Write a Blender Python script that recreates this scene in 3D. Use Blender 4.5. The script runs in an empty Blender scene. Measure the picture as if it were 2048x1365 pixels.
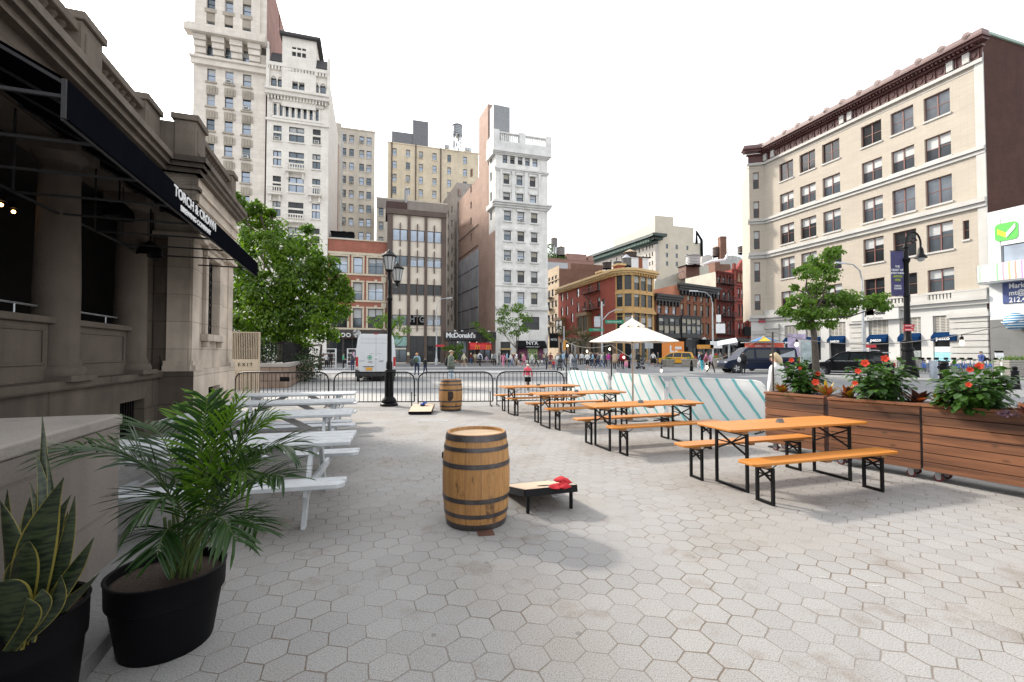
import bpy,math,random
from mathutils import Vector,Matrix
R=random.Random(7)
S=bpy.context.scene
C=S.collection
F,CX,CY,HZ,CH=910.0,1024.0,682.5,706.0,1.66
TH=math.atan((HZ-CY)/F)
def ray(u,v):
 x,z=(u-CX)/F,-(v-CY)/F
 return Vector((x,math.cos(TH)-math.sin(TH)*z,math.sin(TH)+math.cos(TH)*z))
def G(u,v,z=0.0):
 d=ray(u,v);t=(z-CH)/d.z
 return Vector((d.x*t,d.y*t,z))
def PY(u,v,Y):
 d=ray(u,v);t=Y/d.y
 return Vector((d.x*t,Y,CH+d.z*t))
def PX(u,Y):
 return(u-CX)/F*Y
class Plane:
 """vertical plane through P (x,y) running along angle a (degrees from +x)"""
 def __init__(s,P,a=None,Q=None,vp=None,rev=False):
  s.P=Vector((P[0],P[1]))
  if Q is not None:d=Vector((Q[0]-P[0],Q[1]-P[1]))
  elif vp is not None:d=Vector(((vp-CX)/F,1.0))
  else:d=Vector((math.cos(math.radians(a)),math.sin(math.radians(a))))
  s.d=d.normalized()*(-1 if rev else 1)
 def hit(s,u,v):
  r=ray(u,v);n=Vector((-s.d.y,s.d.x))
  k=s.P.dot(n)/(r.x*n.x+r.y*n.y)
  p=Vector((r.x*k,r.y*k))
  return(p-s.P).dot(s.d),CH+r.z*k
 def t(s,u,v=HZ):return s.hit(u,v)[0]
 def z(s,u,v):return s.hit(u,v)[1]
 def at(s,t,off=0):return s.P+s.d*t+Vector((s.d.y,-s.d.x))*off
def lin(c):return tuple(((x/12.92)if x<=.04045 else((x+.055)/1.055)**2.4)for x in c)
MATS={}
class NT:
 def __init__(s,m):
  s.t=m.node_tree;s.n=s.t.nodes;s.l=s.t.links;s.bsdf=s.n['Principled BSDF']
 def add(s,kind,**kw):
  n=s.n.new(kind)
  for k,v in kw.items():
   if k=='inp':
    for a,b in v.items():
     if isinstance(b,bpy.types.NodeSocket):s.l.new(b,n.inputs[a])
     else:n.inputs[a].default_value=b
   else:setattr(n,k,v)
  return n
 def math(s,op,a,b=None,c=None):
  n=s.n.new('ShaderNodeMath');n.operation=op
  for i,x in enumerate((a,b,c)):
   if x is None:continue
   if isinstance(x,(int,float)):n.inputs[i].default_value=x
   else:s.l.new(x,n.inputs[i])
  return n.outputs[0]
 def mix(s,f,a,b,blend='MIX'):
  n=s.n.new('ShaderNodeMix');n.data_type='RGBA';n.blend_type=blend;n.clamp_factor=True
  for i,x in((0,f),(6,a),(7,b)):
   if isinstance(x,bpy.types.NodeSocket):s.l.new(x,n.inputs[i])
   elif i==0:n.inputs[0].default_value=x
   else:n.inputs[i].default_value=(*x,1)
  return n.outputs[2]
 def ramp(s,f,*stops):
  n=s.n.new('ShaderNodeValToRGB');cr=n.color_ramp
  while len(cr.elements)<len(stops):cr.elements.new(.5)
  for e,(p,c)in zip(cr.elements,stops):
   e.position=p;e.color=(c,c,c,1)if isinstance(c,(int,float))else(*c,1)
  s.l.new(f,n.inputs[0]);return n.outputs[0]
 def noise(s,scale,detail=3,vec=None,rough=.55):
  n=s.add('ShaderNodeTexNoise',inp={'Scale':scale,'Detail':detail,'Roughness':rough})
  if vec is not None:s.l.new(vec,n.inputs['Vector'])
  return n.outputs['Fac']
 def obj(s):return s.add('ShaderNodeTexCoord').outputs['Object']
 def mapped(s,scale=(1,1,1),vec=None,rot=(0,0,0)):
  n=s.add('ShaderNodeMapping',inp={'Scale':scale,'Rotation':rot})
  s.l.new(vec if vec is not None else s.obj(),n.inputs['Vector']);return n.outputs[0]
 def bump(s,h,strength=.3,dist=.01):
  n=s.add('ShaderNodeBump',inp={'Strength':strength,'Distance':dist,'Height':h})
  s.l.new(n.outputs[0],s.bsdf.inputs['Normal'])
 def col(s,c):s.l.new(c,s.bsdf.inputs['Base Color'])
def newmat(name):
 m=bpy.data.materials.new(name);m.use_nodes=True;MATS[name]=m;return m,NT(m)
def M(name,rgb=(.5,.5,.5),rough=.6,metal=0.0,var=.12,scale=4.0,bump=0.0,bscale=60,spec=.5,emit=None,es=1.0,coat=0.0):
 """plain material: base colour with a soft noise of wear"""
 if name in MATS:return MATS[name]
 m,t=newmat(name);b=t.bsdf
 b.inputs['Roughness'].default_value=rough;b.inputs['Metallic'].default_value=metal
 b.inputs['Specular IOR Level'].default_value=spec;b.inputs['Coat Weight'].default_value=coat
 if var>0:
  f=t.noise(scale,4,t.obj())
  t.col(t.mix(t.ramp(f,(.3,0.),(.7,1.)),[x*(1-var)for x in rgb],[min(1,x*(1+var))for x in rgb]))
 else:b.inputs['Base Color'].default_value=(*rgb,1)
 if bump>0:t.bump(t.noise(bscale,3,t.obj()),bump,.01)
 if emit:
  b.inputs['Emission Color'].default_value=(*emit,1);b.inputs['Emission Strength'].default_value=es
 return m
def stone(name,rgb,dirt=.35,course=0.0,cw=1.0,brick=None,bump=.3,scale=1.0,streak=True,mort=.012):
 """masonry; optional courses as a brick texture running round the walls"""
 m,t=newmat(name);o=t.obj()
 sep=t.add('ShaderNodeSeparateXYZ',inp={0:o})
 xy=t.math('ADD',t.math('MULTIPLY',sep.outputs[0],1.0),t.math('MULTIPLY',sep.outputs[1],.83))
 vec=t.add('ShaderNodeCombineXYZ',inp={0:xy,1:sep.outputs[2]}).outputs[0]
 base=t.mix(t.ramp(t.noise(.9*scale,5,o),(.3,0.),(.72,1.)),[x*(1-dirt*.45)for x in rgb],[min(1,x*(1+dirt*.22))for x in rgb])
 if streak:
  sv=t.mapped((1.6,1.6,.12));f=t.ramp(t.noise(1.3*scale,5,sv),(.5,0.),(.78,1.))
  base=t.mix(t.math('MULTIPLY',f,dirt),base,[x*.5 for x in rgb])
 h=t.noise(35,4,o)
 if course:
  br=t.add('ShaderNodeTexBrick',inp={'Vector':vec,'Scale':1.0,'Mortar Size':mort,'Brick Width':cw,'Row Height':course,'Color1':(1,1,1,1),'Color2':(.78,.78,.78,1),'Mortar':(.5,.5,.5,1),'Bias':0.0})
  base=t.mix(1.0 if brick is None else brick,base,br.outputs[0],'MULTIPLY')
  h=t.math('SUBTRACT',t.math('MULTIPLY',h,.4),br.outputs['Fac'])
 t.col(base);t.bsdf.inputs['Roughness'].default_value=.85;t.bsdf.inputs['Specular IOR Level'].default_value=.25
 if bump:t.bump(h,bump,.02)
 return m
def frame(d,up=Vector((0,0,1))):
 d=Vector(d).normalized()
 if abs(d.dot(up))>.98:up=Vector((0,1,0))if abs(d.y)<.9 else Vector((1,0,0))
 a=d.cross(up).normalized();b=a.cross(d).normalized();return a,b
class MB:
 def __init__(s):s.v=[];s.f=[];s.m=[];s.X=None
 def vert(s,p):
  p=Vector(p)
  if s.X is not None:p=s.X@p
  s.v.append(p);return len(s.v)-1
 def face(s,ids,mi=0):s.f.append(tuple(ids));s.m.append(mi)
 def poly(s,pts,mi=0):s.face([s.vert(p)for p in pts],mi);return s
 def box(s,a,b,mi=0):
  x0,y0,z0=a;x1,y1,z1=b
  i=[s.vert(p)for p in((x0,y0,z0),(x1,y0,z0),(x1,y1,z0),(x0,y1,z0),(x0,y0,z1),(x1,y0,z1),(x1,y1,z1),(x0,y1,z1))]
  for q in((0,3,2,1),(4,5,6,7),(0,1,5,4),(1,2,6,5),(2,3,7,6),(3,0,4,7)):s.face([i[k]for k in q],mi)
  return s
 def bar(s,a,b,w,h,mi=0,up=(0,0,1)):
  """rectangular bar from a to b, w across, h in the up direction"""
  a,b=Vector(a),Vector(b);p,q=frame(b-a,Vector(up));p=p*w/2;q=q*h/2
  i=[s.vert(x)for x in(a-p-q,a+p-q,a+p+q,a-p+q,b-p-q,b+p-q,b+p+q,b-p+q)]
  for k in((0,1,2,3),(7,6,5,4),(0,4,5,1),(1,5,6,2),(2,6,7,3),(3,7,4,0)):s.face([i[j]for j in k],mi)
  return s
 def tube(s,pts,r,n=8,mi=0,caps=True,closed=False):
  pts=[Vector(p)for p in pts];N=len(pts);rr=r if isinstance(r,(list,tuple))else[r]*N
  rings=[]
  for i,p in enumerate(pts):
   if closed:d=pts[(i+1)%N]-pts[i-1]
   else:d=pts[min(i+1,N-1)]-pts[max(i-1,0)]
   a,b=frame(d)
   rings.append([s.vert(p+(a*math.cos(2*math.pi*k/n)+b*math.sin(2*math.pi*k/n))*rr[i])for k in range(n)])
  for i in range(N if closed else N-1):
   A,B=rings[i],rings[(i+1)%N]
   for k in range(n):s.face((A[k],A[(k+1)%n],B[(k+1)%n],B[k]),mi)
  if caps and not closed:s.face(rings[0][::-1],mi);s.face(rings[-1],mi)
  return s
 def lathe(s,prof,n=24,c=(0,0,0),mi=0,caps=True,sq=1.0):
  c=Vector(c);rings=[]
  for r,z in prof:rings.append([s.vert(c+Vector((r*math.cos(2*math.pi*k/n),r*sq*math.sin(2*math.pi*k/n),z)))for k in range(n)])
  for A,B in zip(rings,rings[1:]):
   for k in range(n):s.face((A[k],A[(k+1)%n],B[(k+1)%n],B[k]),mi)
  if caps:s.face(rings[0][::-1],mi);s.face(rings[-1],mi)
  return s
 def prism(s,poly,d,mi=0,cap_mi=None):
  """polygon of 3D points pushed along vector d"""
  d=Vector(d);a=[s.vert(p)for p in poly];b=[s.vert(Vector(p)+d)for p in poly];n=len(poly)
  s.face(a[::-1],mi if cap_mi is None else cap_mi);s.face(b,mi if cap_mi is None else cap_mi)
  for k in range(n):s.face((a[k],a[(k+1)%n],b[(k+1)%n],b[k]),mi)
  return s
 def loft(s,loops,mi=0,caps=True):
  L=[[s.vert(p)for p in lp]for lp in loops];n=len(L[0])
  for A,B in zip(L,L[1:]):
   for k in range(n):s.face((A[k],A[(k+1)%n],B[(k+1)%n],B[k]),mi)
  if caps:s.face(L[0][::-1],mi);s.face(L[-1],mi)
  return s
 def ball(s,c,r,n=10,m=7,mi=0):
  rx,ry,rz=(r,r,r)if isinstance(r,(int,float))else r;c=Vector(c);rings=[]
  top=s.vert(c+Vector((0,0,rz)));bot=s.vert(c-Vector((0,0,rz)))
  for j in range(1,m):
   a=math.pi*j/m
   rings.append([s.vert(c+Vector((rx*math.sin(a)*math.cos(2*math.pi*k/n),ry*math.sin(a)*math.sin(2*math.pi*k/n),rz*math.cos(a))))for k in range(n)])
  for k in range(n):s.face((top,rings[0][k],rings[0][(k+1)%n]),mi);s.face((bot,rings[-1][(k+1)%n],rings[-1][k]),mi)
  for A,B in zip(rings,rings[1:]):
   for k in range(n):s.face((A[k],B[k],B[(k+1)%n],A[(k+1)%n]),mi)
  return s
 def build(s,name,mats,parent=None,smooth=False,bevel=0,seg=1,loc=None,rot=None,recalc=False):
  me=bpy.data.meshes.new(name);me.from_pydata([tuple(v)for v in s.v],[],s.f)
  if not isinstance(mats,(list,tuple)):mats=[mats]
  for m in mats:me.materials.append(m)
  if len(mats)>1:me.polygons.foreach_set('material_index',s.m)
  if smooth:me.polygons.foreach_set('use_smooth',[True]*len(me.polygons))
  me.update()
  o=bpy.data.objects.new(name,me);C.objects.link(o)
  if parent is not None:o.parent=parent
  if loc is not None:o.location=loc
  if rot is not None:o.rotation_euler=rot
  if recalc:
   import bmesh
   bm=bmesh.new();bm.from_mesh(me);bmesh.ops.recalc_face_normals(bm,faces=bm.faces);bm.to_mesh(me);bm.free()
  if smooth:
   try:me.set_sharp_from_angle(angle=math.radians(40))
   except Exception:pass
  if bevel:
   b=o.modifiers.new('edge','BEVEL');b.width=bevel;b.segments=seg;b.limit_method='ANGLE';b.angle_limit=math.radians(35)
  return o
def tag(o,label=None,cat=None,group=None,kind=None):
 if label:o['label']=label
 if cat:o['category']=cat
 if group:o['group']=group
 if kind:o['kind']=kind
 return o
def thing(name,label,cat,loc=(0,0,0),rz=0.0,group=None):
 o=bpy.data.objects.new(name,None);C.objects.link(o);o.empty_display_size=.2
 o.location=loc if len(loc)==3 else(loc[0],loc[1],0);o.rotation_euler=(0,0,rz)
 return tag(o,label,cat,group)
def structure(o):o['kind']='structure';return o
def dup(root,loc=None,rz=None,label=None,group=None):
 r=root.copy();C.objects.link(r)
 for k in list(r.keys()):
  if k=='label' and label:r[k]=label
 if label:r['label']=label
 if group:r['group']=group
 if loc is not None:r.location=loc if len(loc)==3 else(loc[0],loc[1],0)
 if rz is not None:r.rotation_euler=(0,0,rz)
 for ch in[o for o in root.children]:
  c=ch.copy();C.objects.link(c);c.parent=r
  for g in[o for o in ch.children]:
   d=g.copy();C.objects.link(d);d.parent=c
 return r
def text(s,size,mat,parent=None,loc=(0,0,0),rot=(math.pi/2,0,0),name='lettering',ext=.01,align='CENTER',sx=1.0,bold=0.0,spacing=1.0):
 cu=bpy.data.curves.new(name,'FONT');cu.body=s;cu.size=size;cu.extrude=ext;cu.align_x=align;cu.align_y='CENTER'
 cu.offset=bold;cu.resolution_u=3;cu.space_character=spacing
 t=bpy.data.objects.new('t',cu);C.objects.link(t)
 dg=bpy.context.evaluated_depsgraph_get();me=bpy.data.meshes.new_from_object(t.evaluated_get(dg))
 bpy.data.objects.remove(t);me.materials.clear();me.materials.append(mat)
 o=bpy.data.objects.new(name,me);C.objects.link(o);o.location=loc;o.rotation_euler=rot;o.scale=(sx,1,1)
 if parent is not None:o.parent=parent
 return o
def rectwall(mb,W,z0,z1,holes,depth=.25,mi=0,t0=0.0,mj=None):
 """wall in the local x-z plane (outside = -y) with real openings and reveals; holes = (x0,x1,za,zb)"""
 xs=sorted({t0,t0+W,*[min(max(h[0],t0),t0+W)for h in holes],*[min(max(h[1],t0),t0+W)for h in holes]})
 zs=sorted({z0,z1,*[min(max(h[2],z0),z1)for h in holes],*[min(max(h[3],z0),z1)for h in holes]})
 def inside(x,z):return any(h[0]<x<h[1]and h[2]<z<h[3]for h in holes)
 for za,zb in zip(zs,zs[1:]):
  if zb-za<1e-5:continue
  run=None
  cells=[]
  for xa,xb in zip(xs,xs[1:]):
   if xb-xa<1e-5:continue
   if inside((xa+xb)/2,(za+zb)/2):
    if run:cells.append(run);run=None
   else:run=(run[0],xb)if run else(xa,xb)
  if run:cells.append(run)
  for xa,xb in cells:mb.poly(((xa,0,za),(xb,0,za),(xb,0,zb),(xa,0,zb)),mi)
 k=mi if mj is None else mj
 for a,b,c,d in holes:
  mb.poly(((a,0,c),(a,depth,c),(b,depth,c),(b,0,c)),k);mb.poly(((a,0,d),(b,0,d),(b,depth,d),(a,depth,d)),k)
  mb.poly(((a,0,c),(a,0,d),(a,depth,d),(a,depth,c)),k);mb.poly(((b,0,c),(b,depth,c),(b,depth,d),(b,0,d)),k)
GLASS=[]
def glassmat(name,rgb,metal,rough=.07):
 m,t=newmat(name);b=t.bsdf
 v=t.noise(.35,2,t.obj())
 t.col(t.mix(t.ramp(v,(.35,0.),(.65,1.)),[x*.72 for x in rgb],[min(1,x*1.2)for x in rgb]))
 b.inputs['Metallic'].default_value=metal;b.inputs['Roughness'].default_value=rough
 t.bump(t.noise(1.1,2,t.obj()),.04,.05)
 return m
G_SKY=glassmat('window_glass_pale',(.30,.34,.40),.75)
G_MID=glassmat('window_glass',(.13,.155,.18),.55)
G_DARK=glassmat('window_glass_dark',(.025,.028,.032),.12)
BLIND=M('window_blind',(.42,.43,.43),.5,var=.06)
BLIND2=M('window_blind_cream',(.38,.355,.29),.55,var=.1)
BLACK=M('black_paint',(.006,.006,.007),.42,var=.3,spec=.14)
BLACKM=M('black_matt',(.009,.009,.010),.85,var=.2,spec=.15)
WHITE=M('white_paint',(.75,.76,.77),.45,var=.05)
STEEL=M('galvanised_steel',(.42,.44,.46),.42,.7,var=.15)
DFRAME=M('dark_window_frame',(.03,.03,.032),.5,var=.1)
WFRAME=M('pale_window_frame',(.42,.41,.38),.5,var=.1)
RFRAME=M('brick_red_window_frame',(.17,.065,.05),.5,var=.1)
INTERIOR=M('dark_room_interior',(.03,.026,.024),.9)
RUBBER=M('rubber',(.02,.02,.02),.85)
WC={}
def window_mesh(w,h,cols,rail,fr,kind,arch,fw=.07):
 key=(round(w,2),round(h,2),cols,rail,fr.name,kind,arch)
 if key in WC:return WC[key]
 f=MB();y0,y1=0.0,.09
 f.box((-w/2,y0,0),(-w/2+fw,y1,h));f.box((w/2-fw,y0,0),(w/2,y1,h))
 f.box((-w/2+fw,y0,0),(w/2-fw,y1,fw));f.box((-w/2+fw,y0,h-fw),(w/2-fw,y1,h))
 for c in range(1,cols):
  x=-w/2+w*c/cols;f.box((x-fw*.7,y0-.02,fw),(x+fw*.7,y1-.01,h-fw))
 if rail:
  for k in range(1,rail+1):
   z=h*k/(rail+1);
   for c in range(cols):
    xa=-w/2+w*c/cols+(fw if c==0 else fw*.7);xb=-w/2+w*(c+1)/cols-(fw if c==cols-1 else fw*.7)
    f.box((xa,y0+.01,z-.03),(xb,y1-.02,z+.03))
 fo=f
 p=MB();g,b={'s':(G_SKY,BLIND),'m':(G_MID,BLIND),'d':(G_DARK,BLIND),'c':(G_DARK,BLIND2),'b':(G_MID,BLIND)}[kind[0]]
 lv=float(kind[1:])/10 if len(kind)>1 else 0
 yb=y1-.035
 for c in range(cols):
  xa=-w/2+w*c/cols+fw*.5;xb=-w/2+w*(c+1)/cols-fw*.5;l=lv*((1,.8,.9)[c%3])if lv<1 else 1;zt=h-fw*.5;zm=zt-(h-fw)*l
  if l<1:p.poly(((xa,yb,fw*.5),(xb,yb,fw*.5),(xb,yb,zm),(xa,yb,zm)),0)
  if l>0:p.poly(((xa,yb,zm),(xb,yb,zm),(xb,yb,zt),(xa,yb,zt)),1)
 def mk(mb,nm,mats):
  me=bpy.data.meshes.new(nm);me.from_pydata([tuple(v)for v in mb.v],[],mb.f)
  for m in mats:me.materials.append(m)
  if len(mats)>1:me.polygons.foreach_set('material_index',mb.m)
  return me
 WC[key]=(mk(fo,'window',[fr]),mk(p,'pane',[g,b]));return WC[key]
KP={'sky':['s','s','s3','s5','m','s4'],'mix':['m','m4','s','d5','m3','s5','d'],'dark':['d','d3','d5','m','d4','m5','d'],'cream':['c4','c5','d','c9','d5','c6']}
class Bld:
 def __init__(s,name,label,P,cat='building',group=None):
  s.root=thing(name,label,cat,(P[0],P[1],0),0,group);s.o=Vector((P[0],P[1],0));s.nw=0
 def X(s,pl,t,z=0,off=0):
  p=pl.at(t,off);return Matrix.Translation(Vector((p.x,p.y,z))-s.o)@Matrix.Rotation(math.atan2(pl.d.y,pl.d.x),4,'Z')
 def wall(s,mb,pl,t0,t1,z0,z1,holes=(),depth=.25,mi=0,off=0,mj=None):
  mb.X=s.X(pl,0,0,off);rectwall(mb,t1-t0,z0,z1,list(holes),depth,mi,t0,mj);mb.X=None
 def band(s,mb,pl,t0,t1,z0,z1,out,mi=0,off=0,back=.0):
  mb.X=s.X(pl,0,0,off);mb.box((t0,-out,z0),(t1,back,z1),mi);mb.X=None
 def win(s,pl,a,b,c,d,cols=1,rail=1,fr=DFRAME,pal='mix',depth=.18,off=0,arch=False,ac=False,kind=None,name='window'):
  fm,pm=window_mesh(b-a,d-c,cols,rail,fr,kind or R.choice(KP[pal]),arch)
  m=s.X(pl,(a+b)/2,c,off)@Matrix.Translation((0,depth,0))
  w=bpy.data.objects.new(name,fm);C.objects.link(w);w.parent=s.root;w.matrix_local=m
  p=bpy.data.objects.new('pane',pm);C.objects.link(p);p.parent=w
  s.nw+=1
  if ac:
   q=MB().box((-.32,-.55,.03),(.32,.05,.42));q.box((-.25,-.56,.08),(.25,-.551,.36),1)
   q.build('air_conditioner',[M('ac_white',(.6,.6,.58)),M('ac_grille',(.12,.12,.12))],w)
  return w
def grid(pl,cols,rows,u0,v0):
 """cols = [(uL,uR)] read at height v0, rows = [(vT,vB)] read at column u0 -> list of (x0,x1,z0,z1) per row"""
 out=[]
 for vt,vb in rows:
  zt,zb=pl.z(u0,vt),pl.z(u0,vb)
  out.append([(pl.t(a,v0),pl.t(b,v0),zb,zt)for a,b in cols])
 return out
def up(l,n,dv,first):
 return[(first[0]+dv*i*1.0,first[1]+dv*i)for i in range(n)]
A=Plane((1.3,72.0),17.0)
def cornice(b,mb,pl,t0,t1,z,h,out,mi=0,steps=3):
 for k in range(steps):b.band(mb,pl,t0-out*(k+1)/steps*.6,t1+out*(k+1)/steps*.6,z+h*k/steps,z+h*(k+1)/steps,out*(k+1)/steps,mi)
LIME=stone('limestone_beige',(.74,.68,.61),.25,.55,1.6,.45)
RELIEF=stone('carved_limestone',(.42,.37,.31),.5,bump=1.0,streak=False)
BRICKSIDE=stone('red_brown_brick',(.36,.21,.18),.35,.28,.8,.6)
b=Bld('apartment_tower','tall beige limestone tower with corbelled cornice, leftmost and tallest building behind the pavilion',A.at(A.t(384)))
t0,t1=A.t(384,300),A.t(530,300);zT=78.0
cols=[(413.4,430),(449.6,466.2),(485.2,502)]
rows=[(137.5+49*i,163.5+49*i)for i in range(10)]
holes=sum(grid(A,cols,rows,421,200),[])
top=sum(grid(A,cols,[(92,116),(43,67),(-5,20),(-52,-28)],421,60),[])
base=[(A.t(a),A.t(a)+1.9,1.0,4.2)for a in(400,440,480)]
mb=MB();b.wall(mb,A,t0,t1,0,zT,holes+top+base)
SD=Plane(tuple(A.at(t1)),vp=746);b.wall(mb,SD,0,26,0,A.z(530,-120)-4,[(8,9,z,z+2.2)for z in range(52,70,6)],mi=1)
LS=Plane(tuple(A.at(t0)),vp=746,rev=True);b.wall(mb,LS,-26,0,0,zT)
mb.poly([Vector((*A.at(t0),zT))-b.o,Vector((*A.at(t1),zT))-b.o,Vector((*(A.at(t1)+SD.d*26),zT))-b.o,Vector((*(A.at(t0)+SD.d*26),zT))-b.o])
zc=A.z(384,92);zs=A.z(384,125)
for z,h,o in((zc+1.3,.9,1.5),(zs-.2,.8,.45),(zs+.55,.3,.7)):b.band(mb,A,t0-o*.5,t1+.1,z,z+h,o)
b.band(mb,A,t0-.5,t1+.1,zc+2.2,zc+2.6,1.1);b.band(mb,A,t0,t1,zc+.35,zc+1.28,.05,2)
b.build=mb.build('wall',[LIME,BRICKSIDE,M('cornice_shade_band',(.10,.085,.075),.9,var=.5,scale=2)],b.root)  # dark band between the corbels is cornice shade painted onto the wall
for i,h in enumerate(holes+top+base):b.win(A,*h,rail=1,fr=WFRAME if i%2 else DFRAME,pal='sky',ac=i in(1,5,11))
for h in holes:
 rl=MB()
 b.band(rl,A,h[0]-.05,h[1]+.05,h[2]-1.75,h[2]-.55,.07);b.band(rl,A,h[0]-.18,h[1]+.18,h[2]-.22,h[2]-.02,.22)
 for k in range(4):b.band(rl,A,h[0]+.1+k*.33,h[0]+.3+k*.33,h[2]-1.6,h[2]-.7,.14)
 rl.build('carved_panel',RELIEF,b.root)
for h in top[3:]:rl=MB();b.band(rl,A,h[0]-.1,h[1]+.1,h[2]-1.6,h[2]-.5,.08);b.band(rl,A,h[0]-.2,h[1]+.2,h[2]-.5,h[2]-.02,.3);rl.build('carved_panel',RELIEF,b.root)
for u in(403,439.5,475.5,511):
 t=A.t(u,100);cb=MB()
 for k,(w,o)in enumerate(((1.5,.95),(1.4,.75),(1.3,.5),(1.1,.3))):b.band(cb,A,t-w/2,t+w/2,zc+1.3-.75*(k+1),zc+1.3-.75*k-.05,o)
 b.band(cb,A,t-.55,t+.55,zc+2.6,zT,.22)
 cb.build('corbel',LIME,b.root)
WST=stone('cream_terracotta',(.80,.76,.70),.22,.45,1.2,.35)
SLATE=M('slate_roof',(.04,.038,.042),.6,bump=.4,bscale=20)
b=Bld('ornate_building','narrow cream building with arcade windows, balconies and a gabled centre tower beside the beige tower',A.at(A.t(531)))
D=Plane(tuple(A.at(0,.25)),17.0)
t0,t1=D.t(531.5,400),D.t(656,400);zE=D.z(531,122)
cols=[(545.5,562),(577,607.5),(624.5,640.5)]
rws=[]
for i in range(8):rws+=[(cc,r)for cc in(0,1,2)for r in[(251+50.5*i,281+50.5*i)]]
holes=[]
for cc,(vt,vb)in rws:
 u=(cols[cc][0]+cols[cc][1])/2;dv=(u-553)*.103*(1-(vt-250)/460)
 a,c=D.t(cols[cc][0],350),D.t(cols[cc][1],350)
 holes.append((a,c,D.z(u,vb+dv),D.z(u,vt+dv)))
za=D.z(547,229)-.1;zb=D.z(547,207)
arc=[(D.t(547.5+i*12,215)+.0,D.t(547.5+i*12,215)+.58,za,zb)for i in range(8)]
zp,zq=D.z(545,183),D.z(545,156)
pair=[(D.t(u,170),D.t(u,170)+.72,zp,zq)for u in(541.8,555.5,626.5,640.5)]
mid=[(D.t(u,170),D.t(u,170)+.75,zp-.4,zq-.2)for u in(585,598)]
tw0,tw1=D.t(565.5,110),D.t(633,110);zt=D.z(566,75)
tri=[(D.t(u,105),D.t(u,105)+.5,D.z(584,z1),D.z(584,z2))for u in(585,595,605)for z1,z2 in((115,106),(101,96.5))]
mb=MB();b.wall(mb,D,t0,t1,0,zE,holes+arc+pair+mid,.3);b.wall(mb,D,tw0,tw1,zp-2,zt,[h for h in mid]+tri,.3,off=.35)
for t in(tw0,tw1):
 mb.X=b.X(D,t);mb.box((-.02,-.35,zp-2),(.02,5,zt));mb.X=None
DS=Plane(tuple(D.at(t1)),vp=746);b.wall(mb,DS,0,20,0,zE-1)
b.wall(mb,Plane(tuple(D.at(t0)),vp=746,rev=True),-20,0,0,zE)
for z,h,o in((D.z(531,191),.5,.9),(D.z(531,191)+.5,.35,1.15),(D.z(531,240),.3,.25),(zE-.6,.5,.4)):b.band(mb,D,t0-.1,t1+.1,z,z+h,o)
dn=int((t1-t0-.2)/.4)
for i in range(dn):b.band(mb,D,t0+.15+i*.4,t0+.35+i*.4,D.z(531,191)-.5,D.z(531,191),.6);b.band(mb,D,t0+.15+i*.4,t0+.35+i*.4,zE-1.1,zE-.6,.35)
for t in(t0-.12,t1-.25):b.band(mb,D,t,t+.4,zp-.2,zE+1.6,.35);b.band(mb,D,t+.1,t+.3,zE+1.6,zE+2.6,.25)
for i in range(9):b.band(mb,D,D.t(543.7+i*12,215)-.12,D.t(543.7+i*12,215)+.12,za-.1,zb,.16)
b.band(mb,D,t0+.7,t1-.7,za-.45,za-.1,.25);b.band(mb,D,t0+.7,t1-.7,zb+.1,zb+.5,.25)
for h in pair+mid:
 n=8;pts=[((h[0]+h[1])/2+(h[1]-h[0])*.62*math.cos(math.pi*k/n),h[3]-.35+(h[1]-h[0])*.9*math.sin(math.pi*k/n))for k in range(n+1)]
 mb.X=b.X(D,0);mb.tube([(x,-.12,z)for x,z in pts],.09,5);mb.X=None
for h in holes:b.band(mb,D,h[0]-.12,h[1]+.12,h[2]-.2,h[2]-.02,.16);b.band(mb,D,h[0],h[1],h[3]-1.05,h[3]-.8,-.02,back=.25)
mb.build('wall',WST,b.root)
rf=MB()
rf.X=b.X(D,0)
rf.prism([(tw0-.3,-.9,zt),(tw0-.3,5,zt-.2),(tw0-.3,5,zt+.1),(tw0-.3,-.9,zt+.35)],(tw1-tw0+.9,0,0))
for a,c in((t0+.4,tw0),(tw1,t1-.3)):rf.prism([(a,-.5,zE-.05),(a,2.4,zE-.05),(a,2.4,zE+2.0),(a,.6,zE+1.7)],(c-a,0,0))
rf.X=None;rf.build('roof',SLATE,b.root)
for i,h in enumerate(holes):b.win(D,*h,cols=2,rail=0,pal='mix',fr=DFRAME,kind=['m','m3','d','s'][i%4],ac=i in(0,2));
for h in arc+pair+mid:b.win(D,*h,rail=1,pal='mix',kind='m')
for h in tri:b.win(D,*h,rail=0,off=.35,kind='d')
def balcony(u0,u1,v):
 q=MB();a,c=D.t(u0,v),D.t(u1,v);z=D.z(u0,v);n=max(5,int((c-a)/.28))
 b.band(q,D,a,c,z-.2,z,.9);b.band(q,D,a,c,z+.75,z+.92,.95,back=-.8)
 for k in range(n+1):t=a+(c-a)*k/n;b.band(q,D,t-.05,t+.05,z,z+.75,.92,back=-.8)
 for t in(a+.2,c-.4):b.band(q,D,t,t+.22,z-1.0,z-.2,.5)
 q.build('balcony',WST,b.root)
balcony(571.5,611,343);balcony(537,565,388);balcony(617,644,391);balcony(568,612,443)
TANB=stone('tan_stucco',(.66,.62,.54),.35,bump=.15,scale=.6);YELB=stone('yellow_brick',(.74,.65,.50),.3,.3,.9,.35,scale=.6);GREYST=stone('grey_stucco',(.34,.31,.29),.35,scale=.6)
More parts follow.
